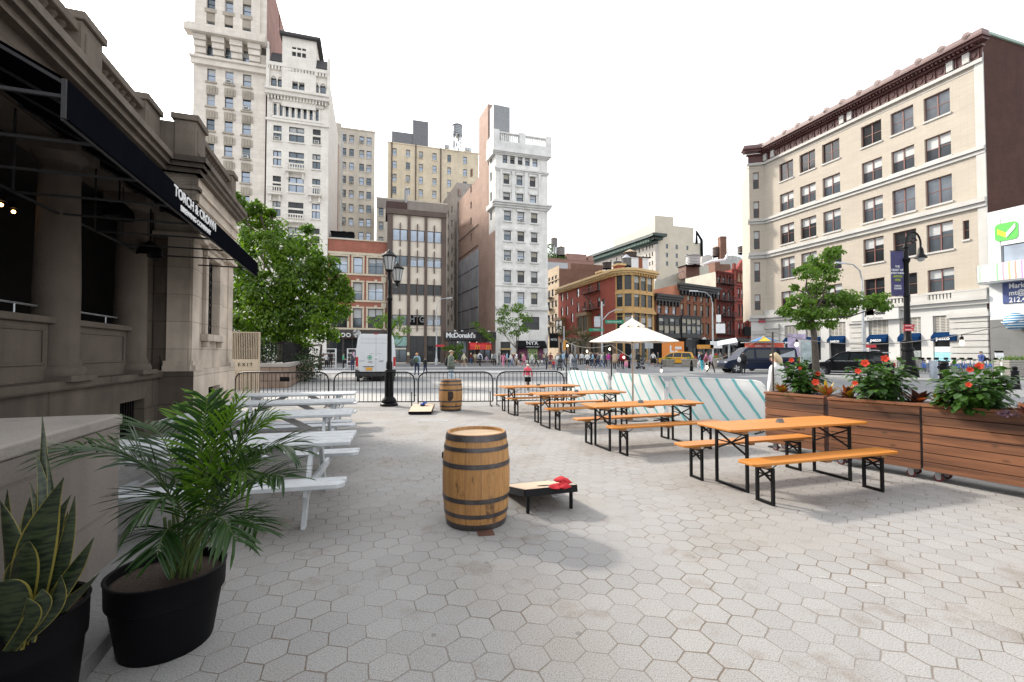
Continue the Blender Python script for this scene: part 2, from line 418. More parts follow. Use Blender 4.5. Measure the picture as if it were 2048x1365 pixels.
def rearblock(name,label,Y,uL,uR,vT,cols,rows,u0,v0,mat,fr,depth=12,par=.6,dz=0,pal='sky',extra=None,a=17.0):
 P=(PX(uL,Y),Y);pl=Plane(P,a);t1=pl.t(uR,vT+20);zt=pl.z(uL,vT)
 bb=Bld(name,label,P);hs=sum(grid(pl,cols,rows,u0,v0),[])
 m=MB();bb.wall(m,pl,0,t1,0,zt,hs,.22);SP=Plane(tuple(pl.at(t1)),vp=746);bb.wall(m,SP,0,depth,0,zt)
 bb.wall(m,Plane(tuple(pl.at(0)),vp=746,rev=True),-depth,0,0,zt)
 m.poly([Vector((*pl.at(0),zt-.4))-bb.o,Vector((*pl.at(t1),zt-.4))-bb.o,Vector((*(pl.at(t1)+SP.d*depth),zt-.4))-bb.o,Vector((*(pl.at(0)+SP.d*depth),zt-.4))-bb.o])
 bb.band(m,pl,-.1,t1+.1,zt-.25,zt,.12,back=.3)
 for h in hs:bb.band(m,pl,h[0]-.1,h[1]+.1,h[2]-.18,h[2]-.02,.1)
 bb.build=m.build('wall',mat,bb.root)
 for i,h in enumerate(hs):bb.win(pl,*h,rail=1,fr=fr,pal=pal,ac=(i*7)%11==3)
 bb.pl=pl;bb.t1=t1;bb.zt=zt;return bb
cols=[(683,692.2),(698.2,707.4),(718.4,728),(733,742.6)]
b=rearblock('apartment_block','tan block with four window columns rising between the cream building and the gap of sky',88,678,750,254,cols,[(268.5+27.7*i,283.5+27.7*i)for i in range(9)],687,340,TANB,DFRAME)
q=MB();b.band(q,b.pl,.1,.35,0,b.zt-1,.2);q.build('drain_pipe',STEEL,b.root)
FL=Plane((PX(664,80),80),17.0)
b=Bld('brick_party_wall','narrow strip of brown brick wall behind the right edge of the ornate cream building',FL.at(0))
m=MB();b.wall(m,FL,FL.t(657),FL.t(678.5),0,FL.z(668,245),mi=0)
for k in range(3):b.band(m,FL,FL.t(660+k*5.5),FL.t(662+k*5.5),0,FL.z(668,262+k*14),.5,1)
m.build('wall',[TANB,BRICKSIDE],b.root)
cols=[(785,793),(811.6,820),(838,846),(865,873),(894.6,902),(926,934)]
b=rearblock('apartment_block','large yellow brick block with drain pipes, grey roof extension and water tower',105,773,957,283,cols,[(296.5+25.7*i,311+25.7*i)for i in range(9)],789,340,YELB,DFRAME,depth=18)
q=MB()
for u in(783.5,831.5,881.5):t=b.pl.t(u,350);b.band(q,b.pl,t-.12,t+.12,10,b.zt,.25)
q.build('drain_pipe',M('rusty_pipe',(.09,.06,.05),.8),b.root)
q=MB();q.X=b.X(b.pl,0)
t=b.pl.t;q.box((t(784,280),.8,b.zt-1),(t(856,280),6,b.zt+3.0));q.box((t(826,280),.6,b.zt-1),(t(857,280),5,b.zt+6.3));q.box((t(857,280),2,b.zt-1),(t(884,280),6,b.zt+.9));q.X=None
q.build('roof_extension',M('zinc_cladding',(.16,.165,.18),.5,.3,var=.2),b.root)
q=MB();q.X=b.X(b.pl,0)
for u in(898,938,942):q.lathe([(.45,b.zt-1),(.45,b.zt+1.4),(.7,b.zt+1.5),(.7,b.zt+2.2),(.2,b.zt+2.5)],10,(t(u,290),3,0))
q.X=None;q.build('roof_vent',STEEL,b.root,smooth=True)
TANKW=stone('weathered_tank_wood',(.30,.29,.285),.3,.5,.22,.5);CONEW=M('tank_roof_boards',(.36,.27,.19),.8,var=.3,scale=2)
def tank(label,Y,u,vb,vt,wpx,leg=0.0,roof=None,body=None,vleg=None,coneh=.35):
 p=PY(u,vb,Y);zt=PY(u,vt,Y).z;r=wpx/2*Y/F;z0=p.z;zl=PY(u,vleg,Y).z if vleg else z0-1
 w=thing('water_tower',label,'water tower',(p.x,p.y,zl),0,'wooden water tanks on the rooftops')
 m=MB();H=zt-z0;m.lathe([(r*.97,z0-zl),(r,z0-zl+H*.5),(r*.96,zt-zl)],20)
 for k in range(6):m.lathe([(r*1.015,z0-zl+H*(.08+.16*k)),(r*1.015,z0-zl+H*(.08+.16*k)+.08)],20,mi=1)
 m.build('tank',[body or TANKW,BLACKM],w,smooth=True)
 MB().lathe([(r*1.06,zt-zl-.05),(r*1.06,zt-zl),(.05,zt-zl+r*2*coneh)],20).build('tank_roof',roof or CONEW,w)
 m=MB();L=z0-zl
 for a in range(6):x,y=r*.8*math.cos(a*math.pi/3+.3),r*.8*math.sin(a*math.pi/3+.3);m.tube([(x*1.05,y*1.05,0),(x,y,L)],(.14 if L>2 else max(.06,r*.05)),5)
 m.box((-r,-r*.15,L-.3),(r,r*.15,L));m.box((-r*.15,-r,L-.3),(r*.15,r,L))
 if L>2:
  for k in range(6):
   a,c=k*math.pi/3+.3,(k+1)*math.pi/3+.3
   m.tube([(r*.82*math.cos(a),r*.82*math.sin(a),0),(r*.8*math.cos(c),r*.8*math.sin(c),L)],.08,4);m.tube([(r*.82*math.cos(a),r*.82*math.sin(a),L*.5),(r*.8*math.cos(c),r*.8*math.sin(c),L*.5)],.05,4)
 m.build('tank_legs',STEEL if L>2 else BLACKM,w);return w
tank('tall silver water tower on spindly legs above the yellow brick block',108,914.5,272,252,20,vleg=300,body=M('silver_tank',(.36,.38,.40),.4,.5),roof=STEEL,coneh=.3)
cols=[(757.5,767),(816,825.5),(846,862),(874.5,890)]
b=rearblock('rear_building','low tan building with arched windows behind the brown metal framed building',84,751,895,394,cols,[(416,434),(446,462),(476,492)],790,420,TANB,DFRAME,pal='mix',depth=8)
q=MB();b.band(q,b.pl,0,b.t1,b.zt-2.0,b.zt-.3,.1);q.build('parapet',GREYST,b.root)
q=MB();q.X=b.X(b.pl,b.pl.t(811,420));q.tube([(0,-.6,b.zt-3),(0,-.6,b.zt+1.6),(.15,-.9,b.zt+2.0)],.28,8);q.X=None;q.build('chimney_flue',STEEL,b.root,smooth=True)
REDB=stone('red_brick',(.36,.14,.10),.3,.22,.5,.5);CREAMT=stone('cream_stone_trim',(.56,.49,.38),.25,streak=False)
b=Bld('brick_building','red brick building with cream window surrounds behind the white van',A.at(A.t(655)))
t0,t1=A.t(655.5,560),A.t(774,560);cols=[(663,694.6),(706.5,724.4),(736.5,766.6)]
hs=grid(A,cols,[(515,547),(565.5,600),(617.5,656.0)],715,580);flat=sum(hs,[])
zt=A.z(655,476);zg=A.z(715,677)
shop=[(t0+.35,t0+2.0,.3,zg),(t0+2.2,t0+5.6,.15,zg),(t0+5.9,t1-.4,.4,zg)]
m=MB();b.wall(m,A,t0,t1,zg,zt,flat,.25);b.wall(m,A,t0,t1,0,zg,shop,.35,mi=1)
b.wall(m,Plane(tuple(A.at(t1)),vp=746),0,14,0,zt);b.wall(m,Plane(tuple(A.at(t0)),vp=746,rev=True),-14,0,0,zt)
m.build('wall',[REDB,M('dark_brown_shopfront',(.035,.028,.026),.5)],b.root)
m=MB()
zc=A.z(655,503)
b.band(m,A,t0,t1,zc-.3,zc+.05,.18);b.band(m,A,t0,t1,zt-.12,zt+.05,.12);b.band(m,A,t0,t1,A.z(715,660),A.z(715,656.5),.3)
for r in hs:
 b.band(m,A,t0,t1,r[0][2]-.3,r[0][2]-.03,.12)
 for h in r:
  for x in(h[0]-.3,h[1]):b.band(m,A,x+.02,x+.28,h[2],h[3],.1)
  b.band(m,A,h[0]-.3,h[1]+.3,h[3]+.02,h[3]+.28,.14)
  b.band(m,A,(h[0]+h[1])/2-.2,(h[0]+h[1])/2+.2,h[3]+.05,h[3]+.5,.2)
for z in(zc-.2,hs[0][0][2]-.8,hs[1][0][2]-.8):b.band(m,A,t1-.8,t1-.1,z-.3,z+.4,.15);
m.build('stone_trim',CREAMT,b.root)
for i,h in enumerate(flat):b.win(A,*h,cols=1 if i%3==1 else 2,rail=1,kind=['s4','s','m3','m5','m6','s4','d4','m5','d4'][i])
for h in shop:b.win(A,*h,cols=3 if h[1]-h[0]>2 else 2,rail=1,kind='d',name='shop_window')
m=MB();b.band(m,A,t0+.1,t1-.05,zg+.1,A.z(715,660.5),.35);m.build('fascia',M('brown_fascia',(.05,.038,.033),.6),b.root)
x=b.X(A,A.t(666,670),A.z(684,671),.42);o=text('HORN  JOO',.8,WHITE,b.root,name='lettering',bold=.02,spacing=1.15);o.matrix_local=x@Matrix.Rotation(math.pi/2,4,'X')
sg=thing('round_sign','round grey moon sign hanging in front of the brick building above the white van','sign',tuple(A.at(A.t(714),1.3))+(A.z(714,668),),math.radians(17))
m=MB();m.tube([(0,-.06,0),(0,.06,0)],.56,24);mo,nt=newmat('moon_print');nt.col(nt.ramp(nt.noise(3.2,6,nt.obj()),(.42,.08),(.62,.6)));m.build('disc',mo,sg)
MB().tube([(0,.1,.5),(0,1.2,.7)],.03,6).build('bracket',BLACK,sg)
q=thing('rooftop_shed','black metal roof shed on top of the red brick building','roof shed',tuple(A.at(A.t(657),-2))+(zt-.6,),math.radians(17));
m=MB();m.box((0,0,0),(3.1,2.5,2.0));[m.box((x*.4,-.04,.05),(x*.4+.06,0,1.95))for x in range(8)];m.box((-.1,-.15,2.0),(3.2,2.6,2.12));m.build('cladding',BLACKM,q);
MB().box((-.02,-.1,1.1),(3.15,-.05,1.2)).build('rail',STEEL,q)
BRONZE=M('bronze_metal',(.09,.06,.048),.45,.25,var=.25,scale=.6);PANEL=M('cream_wall_panel',(.70,.62,.52),.55,var=.06,scale=.5)
b=Bld('office_building','modern cream panel building in a dark bronze frame, left of the fast food shop',A.at(A.t(776)))
N=Plane(tuple(A.at(0,.6)),17.0);v0=600
t0,t1=N.t(776,v0),N.t(890.5,v0);zt=N.z(783,422)
bays=[(N.t(784.6,v0),N.t(814.1,v0)),(N.t(820,v0),N.t(848.4,v0)),(N.t(853.7,v0),N.t(882,v0))]
rz=[(N.z(800,b_),N.z(800,a_))for a_,b_ in((458.5,481),(511.5,532),(567.6,589.5),(630,650.5),(672,729.5))]
hs=[[(a,c,max(z0,.25),z1)for a,c in bays]for z0,z1 in rz]
m=MB();b.wall(m,N,t0,t1,0,zt,sum(hs,[]),.12)
b.wall(m,Plane(tuple(N.at(t1)),vp=746),0,12,0,zt,mi=1);b.wall(m,Plane(tuple(N.at(t0)),vp=746,rev=True),-12,0,0,zt,mi=1)
for z in[r[0]-.1 for r in rz]+[N.z(800,658)]:b.band(m,N,t0,t1,z,z+.05,.01,1)
m.build('wall',[PANEL,BRONZE],b.root)
m=MB()
for a,c in((t0-.15,bays[0][0]),(bays[0][1],bays[1][0]),(bays[1][1],bays[2][0]),(bays[2][1],t1+.1)):b.band(m,N,a,c,0,zt,.35,back=-.02)
b.band(m,N,t0-.15,t1+.1,zt-.5,zt+.25,.5,back=.3)
for z0,z1 in rz[:4]:
 for a,c in bays:b.band(m,N,(a+c)/2-.06,(a+c)/2+.06,z0-.9,z1+.85,.4,back=-.03)
m.build('metal_frame',BRONZE,b.root)
kinds=iter(['s','s','s','m','s4','s4','d','d','d','m3','d','s5','m','d','d'])
for r in hs:
 for h in r:b.win(N,*h,cols=2,rail=0,kind=next(kinds),depth=.1)
q=MB();x=N.t(821,v0);z0,z1=rz[3];b.band(q,N,x,N.t(847.5,v0),z0+.03,z1-.03,.05);sgn=q.build('sign_panel',BLACKM,b.root)
for k,(s_,w_)in enumerate((('HTG',1.25),)):
 o=text(s_,1.35,WHITE,sgn,name='lettering',sx=.8,bold=.0);o.matrix_local=b.X(N,(x+N.t(847.5,v0))/2,(z0+z1)/2+.1,.12)@Matrix.Rotation(math.pi/2,4,'X')@Matrix.Scale(.78,4,(1,0,0))
 o=text(s_,1.35,BLACKM,sgn,name='lettering',bold=-.035);o.matrix_local=b.X(N,(x+N.t(847.5,v0))/2,(z0+z1)/2+.1,.14)@Matrix.Rotation(math.pi/2,4,'X')@Matrix.Scale(.78,4,(1,0,0))
q=MB();b.band(q,N,bays[0][0],bays[0][1],N.z(800,692),N.z(800,674),.15);q.build('green_fascia',M('pale_green_glass',(.22,.38,.34),.3),b.root)
q=MB();b.band(q,N,N.t(785,v0),N.t(813,v0),N.z(800,699),N.z(800,697),.3);b.band(q,N,N.t(814.5,v0),N.t(819,v0),N.z(817,711),N.z(817,705),.42);q.build('sign_strip',M('warm_white',(.7,.66,.5),.5),b.root)
q=MB();q.X=b.X(N,0);q.box((N.t(773,420),1.5,zt),(N.t(816,420),6,zt+1.9));q.X=None;q.build('roof_plant',stone('roof_shed_brown',(.085,.055,.05),.3),b.root)
BANK=stone('weathered_white_stone',(.80,.79,.76),.45,.62,1.4,.25,scale=.8);PINKB=stone('pink_brown_brick',(.42,.29,.235),.3,.26,.7,.45,scale=.5)
b=Bld('bank_tower','narrow white stone tower with roof balustrade and a pink brick flank, centre of the skyline',A.at(A.t(990)))
t0,t1=A.t(990.7,500),A.t(1095.5,500);zt=A.z(990,302)
c3=[(1008,1022),(1035,1048.6),(1062,1075)]
hs=sum(grid(A,c3,[(422,442),(461.5,481.5),(501,521.7),(541,564.6),(584,607.5)],1015,500),[])
att=grid(A,[(1005.3,1014.8),(1020.3,1029.6),(1035.8,1045),(1050.4,1059.6),(1065,1075)],[(308,327)],1015,320)[0]
arch=grid(A,[(1007,1018.6),(1033,1045),(1059.5,1071)],[(348.5,369)],1015,360)[0];low=grid(A,[(1006.5,1020),(1033,1046.5),(1059.5,1072.5)],[(385.5,402)],1015,390)[0]
shop=[(A.t(1001),A.t(1021),0,A.z(1010,684)),(A.t(1034),A.t(1087),.5,A.z(1060,697))];up1=[(A.t(1046),A.t(1079),A.z(1060,660),A.z(1060,634))]
m=MB();b.wall(m,A,t0,t1,0,zt,hs+att+arch+low+shop+up1,.3)
b.wall(m,Plane(tuple(A.at(t1)),vp=746),0,22,0,zt)
NS=Plane(tuple(A.at(t0)),vp=668,rev=True)
def nt_(u,v):return NS.t(u,v)
wt=nt_(978,420)
sw=[(nt_(980,v),nt_(983.5,v),NS.z(981,v+9),NS.z(981,v-9))for v in(320,355,395,433)]
b.wall(m,NS,wt,0,NS.z(978,470),zt,sw,.3)
xs=[(965.5,341),(941,346),(918,388),(960.5,348)]
br=[]
for u,v in((962,345),(967.5,340),(962,382),(967.5,376),(962,421),(967.5,415),(942,346),(942,379),(942,411),(942,443),(942,475),(917,386),(917,415),(917,443),(917,474),(917,503)):
 br.append((nt_(u-1.3,v),nt_(u+1.3,v),NS.z(u,v+7),NS.z(u,v-7)))
ze=zt-1.0;te=nt_(913,400)
b.wall(m,NS,te,wt,0,ze,br,.25,mi=1);b.wall(m,NS,wt,0,0,NS.z(978,470),(),.3,mi=1)
b.band(m,NS,nt_(958,288),nt_(976,285),0,NS.z(967,223),.02,1,back=3);b.band(m,NS,nt_(976,285),nt_(980,285)+1.2,ze-1,NS.z(976,222),-.2,2,back=3)
m.poly([Vector((*NS.at(te),ze))-b.o,Vector((*NS.at(0),ze))-b.o,Vector((*A.at(t1),ze))-b.o,Vector((*(A.at(t1)+NS.d*-22),ze))-b.o])
zg=NS.z(975,640)
m.build('wall',[BANK,PINKB,M('grey_cladding',(.25,.26,.27),.6)],b.root)
m=MB()
zc=A.z(990,411);zb=A.z(990,349-6)
cornice(b,m,A,t0,t1,zc-.2,.9,.9);cornice(b,m,A,t0,t1,A.z(990,340),.5,.35,steps=2);cornice(b,m,A,t0,t1,zt-.5,.5,.7)
b.band(m,A,t0-.5,t1+.5,zt,zt+1.5,.6,back=1);b.band(m,A,t0,t1,A.z(990,619),A.z(990,613),.35);b.band(m,A,t0,t1,A.z(1015,573),A.z(1015,571),.12)
for k in range(4):b.band(m,A,(A.t(1000,370),A.t(1023,370),A.t(1048,370),A.t(1076,370))[k],(A.t(1004,370),A.t(1029,370),A.t(1055,370),A.t(1080,370))[k],zc+.7,A.z(1000,341),.3)
for h in hs+low+arch:b.band(m,A,h[0]-.18,h[1]+.18,h[3]+.02,h[3]+.35,.2);b.band(m,A,h[0]-.18,h[1]+.18,h[2]-.25,h[2]-.03,.2)
bz=zt+1.5;n=24
b.band(m,A,t0-.4,t1+.4,bz+1.25,bz+1.45,.55,back=0.1);
for k in range(n):t=t0+.9+(t1-t0-1.8)*k/(n-1);b.band(m,A,t-.07,t+.07,bz,bz+1.25,.4,back=-.25)
for t in(t0-.5,(t0+t1)/2-.6,t1-.5):b.band(m,A,t,t+1.0,bz,bz+1.7,.6,back=.2)
m.X=b.X(NS,0);m.box((wt,-.5,zt-.5),(0,0,zt+1.5));m.box((wt,-.5,zc-.2),(0,0,zc+.6));m.box((wt,-.4,bz),(0,.1,bz+1.3));m.X=None
m.build('stone_trim',M('white_cornice',(.66,.655,.64),.7,var=.15,scale=.8),b.root)
for i,h in enumerate(hs+att+arch+low+shop+up1):b.win(A,*h,rail=1,fr=DFRAME,kind=['m4','s4','c5','m3','c3','d5'][i%6]if i<26 else 'd',ac=i in(1,6,7))
for h in br+sw:b.win(NS,*h,rail=1,fr=DFRAME,kind='d')
q=MB();pg=[]
NSp=[NS.hit(918.5,531.6),NS.hit(958,497.5)]
q.X=b.X(NS,0);ta,tb=NSp[0][0],NSp[1][0];q.box((ta,-.12,5.2),(tb,-.03,NSp[1][1]))
for k in range(6):z=6+k*3.6;q.box((ta,-.17,z),(tb,-.12,z+.12),1)
for tt in(ta+2,(ta+tb)/2+1.5):q.box((tt,-.2,5.2),(tt+.15,-.12,NSp[1][1]),2)
q.X=None;q.build('cladding_panel',[M('blue_grey_panel',(.34,.35,.38),.7,var=.18,scale=.4),BLACKM,M('grey_pipe',(.3,.31,.34),.6)],b.root)
aw=MB();za,zz=A.z(1060,697),A.z(1060,682);ta,tb=A.t(1032),A.t(1089)
aw.X=b.X(A,0);aw.prism([(ta,0,za),(ta,-1.1,za),(ta,-1.1,za+.35),(ta,-.2,zz),(ta,0,zz)],(tb-ta,0,0));aw.X=None
aw=aw.build('awning',BLACKM,b.root)
for s_,sz,dz in(('NYX',.95,.2),('PROFESSIONAL MAKEUP',.2,-.4)):
 o=text(s_,sz,WHITE,aw,name='lettering',ext=.01);o.matrix_local=b.X(A,(ta+tb)/2,(za+zz)/2+dz,1.16 if dz<0 else .85)@Matrix.Rotation(math.radians(90 if dz<0 else 62),4,'X')
q=MB();b.band(q,A,ta+.4,ta+1.9,.6,za-.05,-.1,0);b.band(q,A,ta+1.95,tb-1.2,.6,za-.05,-.1,1);b.band(q,A,tb-1.15,tb-.2,.6,za-.05,-.1,0);b.band(q,A,ta+2.3,tb-1.6,1.6,2.0,-.08,2)
q.build('window_poster',[M('plum_poster',(.16,.04,.10),.6,var=.5,scale=1.2),M('lime_poster',(.35,.5,.2),.6,var=.1),M('poster_type',(.6,.4,.2),.6)],b.root)
q=MB();b.band(q,A,A.t(1001),A.t(1021),A.z(1010,700),A.z(1010,697),.4);q.build('door_canopy',M('ochre_canopy',(.5,.34,.13),.6),b.root)
cs=thing('hanging_sign','black square banner sign projecting from the white tower corner','sign',tuple(A.at(A.t(1104),.8))+(A.z(1104,694),),math.radians(17));MB().box((-.75,-.05,-.2),(.75,.05,2.1)).build('banner',BLACKM,cs);o=text('NYX',.55,WHITE,cs,(0,-.07,1.1));MB().tube([(-.9,0,2.15),(.8,0,2.15)],.04,6).build('bracket',BLACK,cs)
b=Bld('fast_food_shop','single storey shop with a black fascia and red awnings beside the white tower',A.at(A.t(891)))
Q=Plane(tuple(A.at(0,1.2)),17.0);t0,t1=Q.t(890.8),Q.t(991.2);zt=Q.z(892,664);zf=Q.z(892,680)
hs=[(Q.t(897),Q.t(912),.3,zf-.1),(Q.t(914),Q.t(934),.6,zf-.1),(Q.t(936.5),Q.t(956),.2,zf-.1),(Q.t(958.5),Q.t(982),.6,zf-.1)]
m=MB();b.wall(m,Q,t0,t1,0,zf,hs,.3,mi=1);b.wall(m,Q,t0,t1,zf,zt,(),mi=0,off=.35);b.wall(m,Plane(tuple(Q.at(t1)),vp=746),0,2,0,zt,mi=1);b.band(m,Q,t0,t1,zf-.02,zf,.35)
m.X=b.X(Q,0);m.box((t0,-.35,zt),(t1,6,zt+.06),1);m.X=None
m.build('wall',[M('navy_black_fascia',(.018,.018,.024),.5),M('brown_tile',(.10,.06,.045),.6,var=.3)],b.root)
for i,h in enumerate(hs):b.win(Q,*h,cols=2,rail=0,kind='d' if i%2==0 else 'm',name='shop_window')
o=text("McDonald's",1.02,WHITE,b.root,name='lettering',bold=.03,spacing=.92);o.matrix_local=b.X(Q,Q.t(920.5),(zt+zf)/2+.05,.42)@Matrix.Rotation(math.pi/2,4,'X')
REDC=M('red_canvas',(.55,.03,.03),.55,var=.12);YEL=M('yellow_plastic',(.75,.36,.03),.5)
def redawn(ua,ub):
 a,c=Q.t(ua),Q.t(ub);z=Q.z(ua,700);q=MB();q.X=b.X(Q,0)
 q.prism([(a,-.1,z),(a,-1.5,z),(a,-1.45,z+.45),(a,-1.1,z+.85),(a,-.6,z+1.05),(a,-.1,z+1.1)],(c-a,0,0));q.X=None
 w=q.build('awning',REDC,b.root);g=MB();g.X=b.X(Q,(a+c)/2)
 for s_ in(-1,1):g.tube([(.5+s_*.16+.15*math.cos(x),-1.52,z+.08+.55*math.sin(x))for x in[math.pi*k/8 for k in range(9)]],.05,5)
 g.X=None;g.build('emblem',YEL,w)
redawn(937,951);redawn(952,978.5)
q=MB();q.X=b.X(Q,0)
for u in(914,938,952,979):q.lathe([(.06,zf-.5),(.14,zf-.35),(.05,zf-.25)],8,(Q.t(u),-.5,0))
for u in(908,922,960,975):q.box((Q.t(u)-.15,-.9,zt+.05),(Q.t(u)+.15,-.6,zt+.2))
q.X=None;q.build('lamp',WHITE,b.root)
GB=Plane((PX(913,92),92.0),vp=668,rev=True);b=Bld('rear_brick_building','dark grey brown brick flank with small windows left of the pink brick flank',GB.at(0))
ws=[]
for i,u in enumerate((877.5,882.5,896,903.5)):
 for k in range(10):v=402+k*27+i*2-(u-893)*1.5;ws.append((GB.t(u-1,v),GB.t(u+1.2,v),GB.z(u,v+7),GB.z(u,v-6)))
m=MB();zt=GB.z(912,372);tL=GB.t(889,430);zl=GB.z(893,430);tw=GB.t(890.8,430)
b.wall(m,GB,GB.t(870,430),0,0,zl+4,[h for h in ws if h[3]<zl+2],.2);b.wall(m,Plane(tuple(GB.at(0)),17),0,8,0,zl+4)
m.build('wall',GREYST,b.root)
for h in ws:
 if h[3]<zl+2:b.win(GB,*h,rail=1,kind='d')
TANST=stone('tan_walkup',(.46,.37,.27),.3,.35,.9,.3);BROWNB=stone('brown_brick',(.21,.115,.085),.35,.28,.8,.6,scale=.5);MAUVE=stone('mauve_brick',(.33,.20,.17),.25,.3,.8,.4,scale=.5)
IRON=M('fire_escape_iron',(.03,.022,.02),.6)
def fire_escape(b,pl,t0,t1,zs,mat=IRON,out=1.1,diag=True):
 m=MB();m.X=b.X(pl,0)
 for i,z in enumerate(zs):
  m.box((t0,-out,z-.06),(t1,-.02,z));m.box((t0,-out,z+.9),(t1,-out+.05,z+.96));m.box((t0,-out,z+.45),(t1,-out+.04,z+.49))
  for t in(t0,t1-.05):m.box((t,-out,z+.9),(t+.05,0,z+.96))
  n=int((t1-t0)/.3)
  for k in range(n+1):x=t0+(t1-t0)*k/n;m.bar((x,-out,z),(x,-out,z+.93),.04,.04)
  for x in(t0+.1,t1-.1):m.bar((x,-out,z-.05),(x,0,z-.9),.05,.05)
  if diag and i+1<len(zs):m.bar((t0+.5,-out+.3,z),(t1-.5,-out+.3,zs[i+1]),.3,.08)
 m.X=None;return m.build('fire_escape',mat,b.root)
T=Plane((PX(1118.5,118),118.0),vp=738,rev=True)
b=Bld('walkup_building','tan walk-up with black fire escape between the white tower and the red corner house',T.at(0))
zt=T.z(1118,531);hs=sum(grid(T,[(1096.5,1101),(1103.5,1107.5),(1110,1114)],[(552-1,566),(577,591),(601,614),(628,642),(652,668)],1112,560),[])
hs=[(h[0],h[1],h[2],h[3])for h in hs]
m=MB();b.wall(m,T,T.t(1086,560),0,0,zt,hs,.25);T2=Plane(tuple(T.at(0)),17.0);b.wall(m,T2,0,T2.t(1206),0,T2.z(1118,537),mi=1);b.wall(m,T2,T2.t(1142),T2.t(1206),T2.z(1118,538),T2.z(1142,527),mi=1)
b.band(m,T,T.t(1086,560),.2,zt-3.6,zt-3.3,.2);m.build('wall',[TANST,BROWNB],b.root)
for h in hs:b.win(T,*h,kind='d',rail=1)
fire_escape(b,T,T.t(1096.5),T.t(1107),[hs[i*3+1][2]-.3 for i in range(1,5)])
b=rearblock('brick_loft','mauve brick loft with planted terrace behind the walk-up',150,1090,1188,516,[],[],1100,520,MAUVE,DFRAME,depth=10)
q=MB();q.X=b.X(b.pl,0);t=b.pl.t;q.box((t(1134),0,b.zt-.01),(t(1174),6,b.zt+2.0));q.box((t(1177),0,b.zt),(t(1187),4,b.zt+1.6));q.X=None;q.build('parapet',MAUVE,b.root)
q=MB();q.X=b.X(b.pl,0);q.box((t(1094),-.4,b.zt-8),(t(1135),0,b.zt-1.4));q.X=None;q.build('metal_wall',M('pale_corrugated',(.38,.40,.43),.5,.3),b.root)
q=MB()
q.X=b.X(b.pl,0)
for k in range(420):
 x=R.uniform(t(1094),t(1132));h=R.random()**2*5*(1 if x<t(1112)else .4);c=Vector((x,R.uniform(.2,2),b.zt+h));
 a,e=Vector((R.uniform(-.5,.5),R.uniform(-.3,.3),R.uniform(-.4,.4))),Vector((R.uniform(-.4,.4),.1,R.uniform(-.5,.5)));q.poly((c-a,c-e,c+a,c+e))
q.X=None;q.build('terrace_plants',M('terrace_leaf',(.12,.2,.06),.7,var=.4),b.root)
tank('slim grey water tower on tall legs above the mauve brick loft',152,1108.5,493,478,13,vleg=510,coneh=.28)
tank('squat grey water tank with conical roof just right of the tall legged one',152,1122,511,496,15.5,vleg=514,coneh=.26)
CREAM=stone('cream_stone',(.56,.515,.43),.2,streak=False,scale=.4);PALEST=stone('pale_limestone',(.50,.47,.43),.2,.6,2,.3,scale=.4)
K=Plane((PX(1312,165),165.0),vp=628,rev=True);zt=K.z(1312,486);K2=Plane(tuple(K.at(0)),17.0)
b=Bld('office_block','huge cream block with dark green overhanging cornice rising behind the yellow corner house',K.at(0))
hs=[]
for r in range(4):
 for u in(1304.8,1299.5,1293.3,1286,1278.5,1270.5,1262,1253,1243.5,1233.5,1222):
  v=492+(1305-u)*.39+r*17.5-(r>0)*1;hs.append((K.t(u-1.1,v),K.t(u+1.1,v),K.z(u,v+4),K.z(u,v-4)))
tL=K.t(1186,520)
m=MB();b.wall(m,K,tL,0,0,zt,[h for h in hs if h[0]>tL],.3,mi=1)
h2=sum(grid(K2,[(1331.5,1336),(1351,1355.4),(1372.6,1376.6)],[(470,479),(488.5,497.5),(506,515),(523,532)],1333,490),[])
tr=K2.t(1387,470);zr=K2.z(1346,452)
b.wall(m,K2,0,tr,0,zt,h2,.3);b.wall(m,K2,0,tr,zt,zr);b.wall(m,K2,tr,K2.t(1402,490),0,K2.z(1395,486))
b.wall(m,Plane(tuple(K2.at(0)),vp=628,rev=True),-25,0,zt,zr)
m.X=b.X(K2,0);m.box((0,.01,zr),(K2.t(1347,440),12,K2.z(1320,432)));m.X=None
b.band(m,K2,0,K2.t(1318,500),0,zt,.15,1,back=-.01)
m.build('wall',[CREAM,PALEST],b.root)
for h in hs:
 if h[0]>tL:b.win(K,*h,kind='d',rail=1)
for h in h2:b.win(K2,*h,kind='m',rail=1)
m=MB();m.X=b.X(K,0)
for k,(z,o)in enumerate(((zt-.3,.7),(zt+.9,1.8),(zt+1.9,3.0))):m.box((tL,-o,z),(o,0,z+1.0))
n=46
for k in range(n):x=tL*(1-k/n);m.box((x-.25,-2.4,zt+.5),(x+.25,-.1,zt+1.4),1)
m.X=b.X(K2,0);m.box((-.7,-.7,zt-.3),(.8,0,zt+.7));m.box((-1.8,-1.8,zt+.9),(2,0,zt+1.9));m.box((-3,-3,zt+1.9),(3,0,zt+2.9));m.X=None
m.build('cornice',[M('green_black_copper',(.035,.055,.052),.6,var=.4,scale=.5),M('verdigris',(.09,.15,.13),.7,var=.3)],b.root)
q=MB();q.X=b.X(K2,K2.t(1392,470));q.tube([(0,-.3,zr-6),(0,-.3,zr-1.5),(2.2,-.3,zr-4.5),(2.6,-.3,10)],.5,8);q.X=None;q.build('flue_pipe',BLACKM,b.root,smooth=True)
REDP=stone('red_painted_brick',(.33,.085,.062),.2,.25,.7,.3);OCHRE=M('ochre_paint',(.52,.33,.13),.55,var=.14,scale=.7);CORN=M('ochre_cornice',(.60,.42,.20),.55,var=.12)
NW=(PX(1232,84.0),84.0);RL=Plane(NW,vp=738,rev=True)
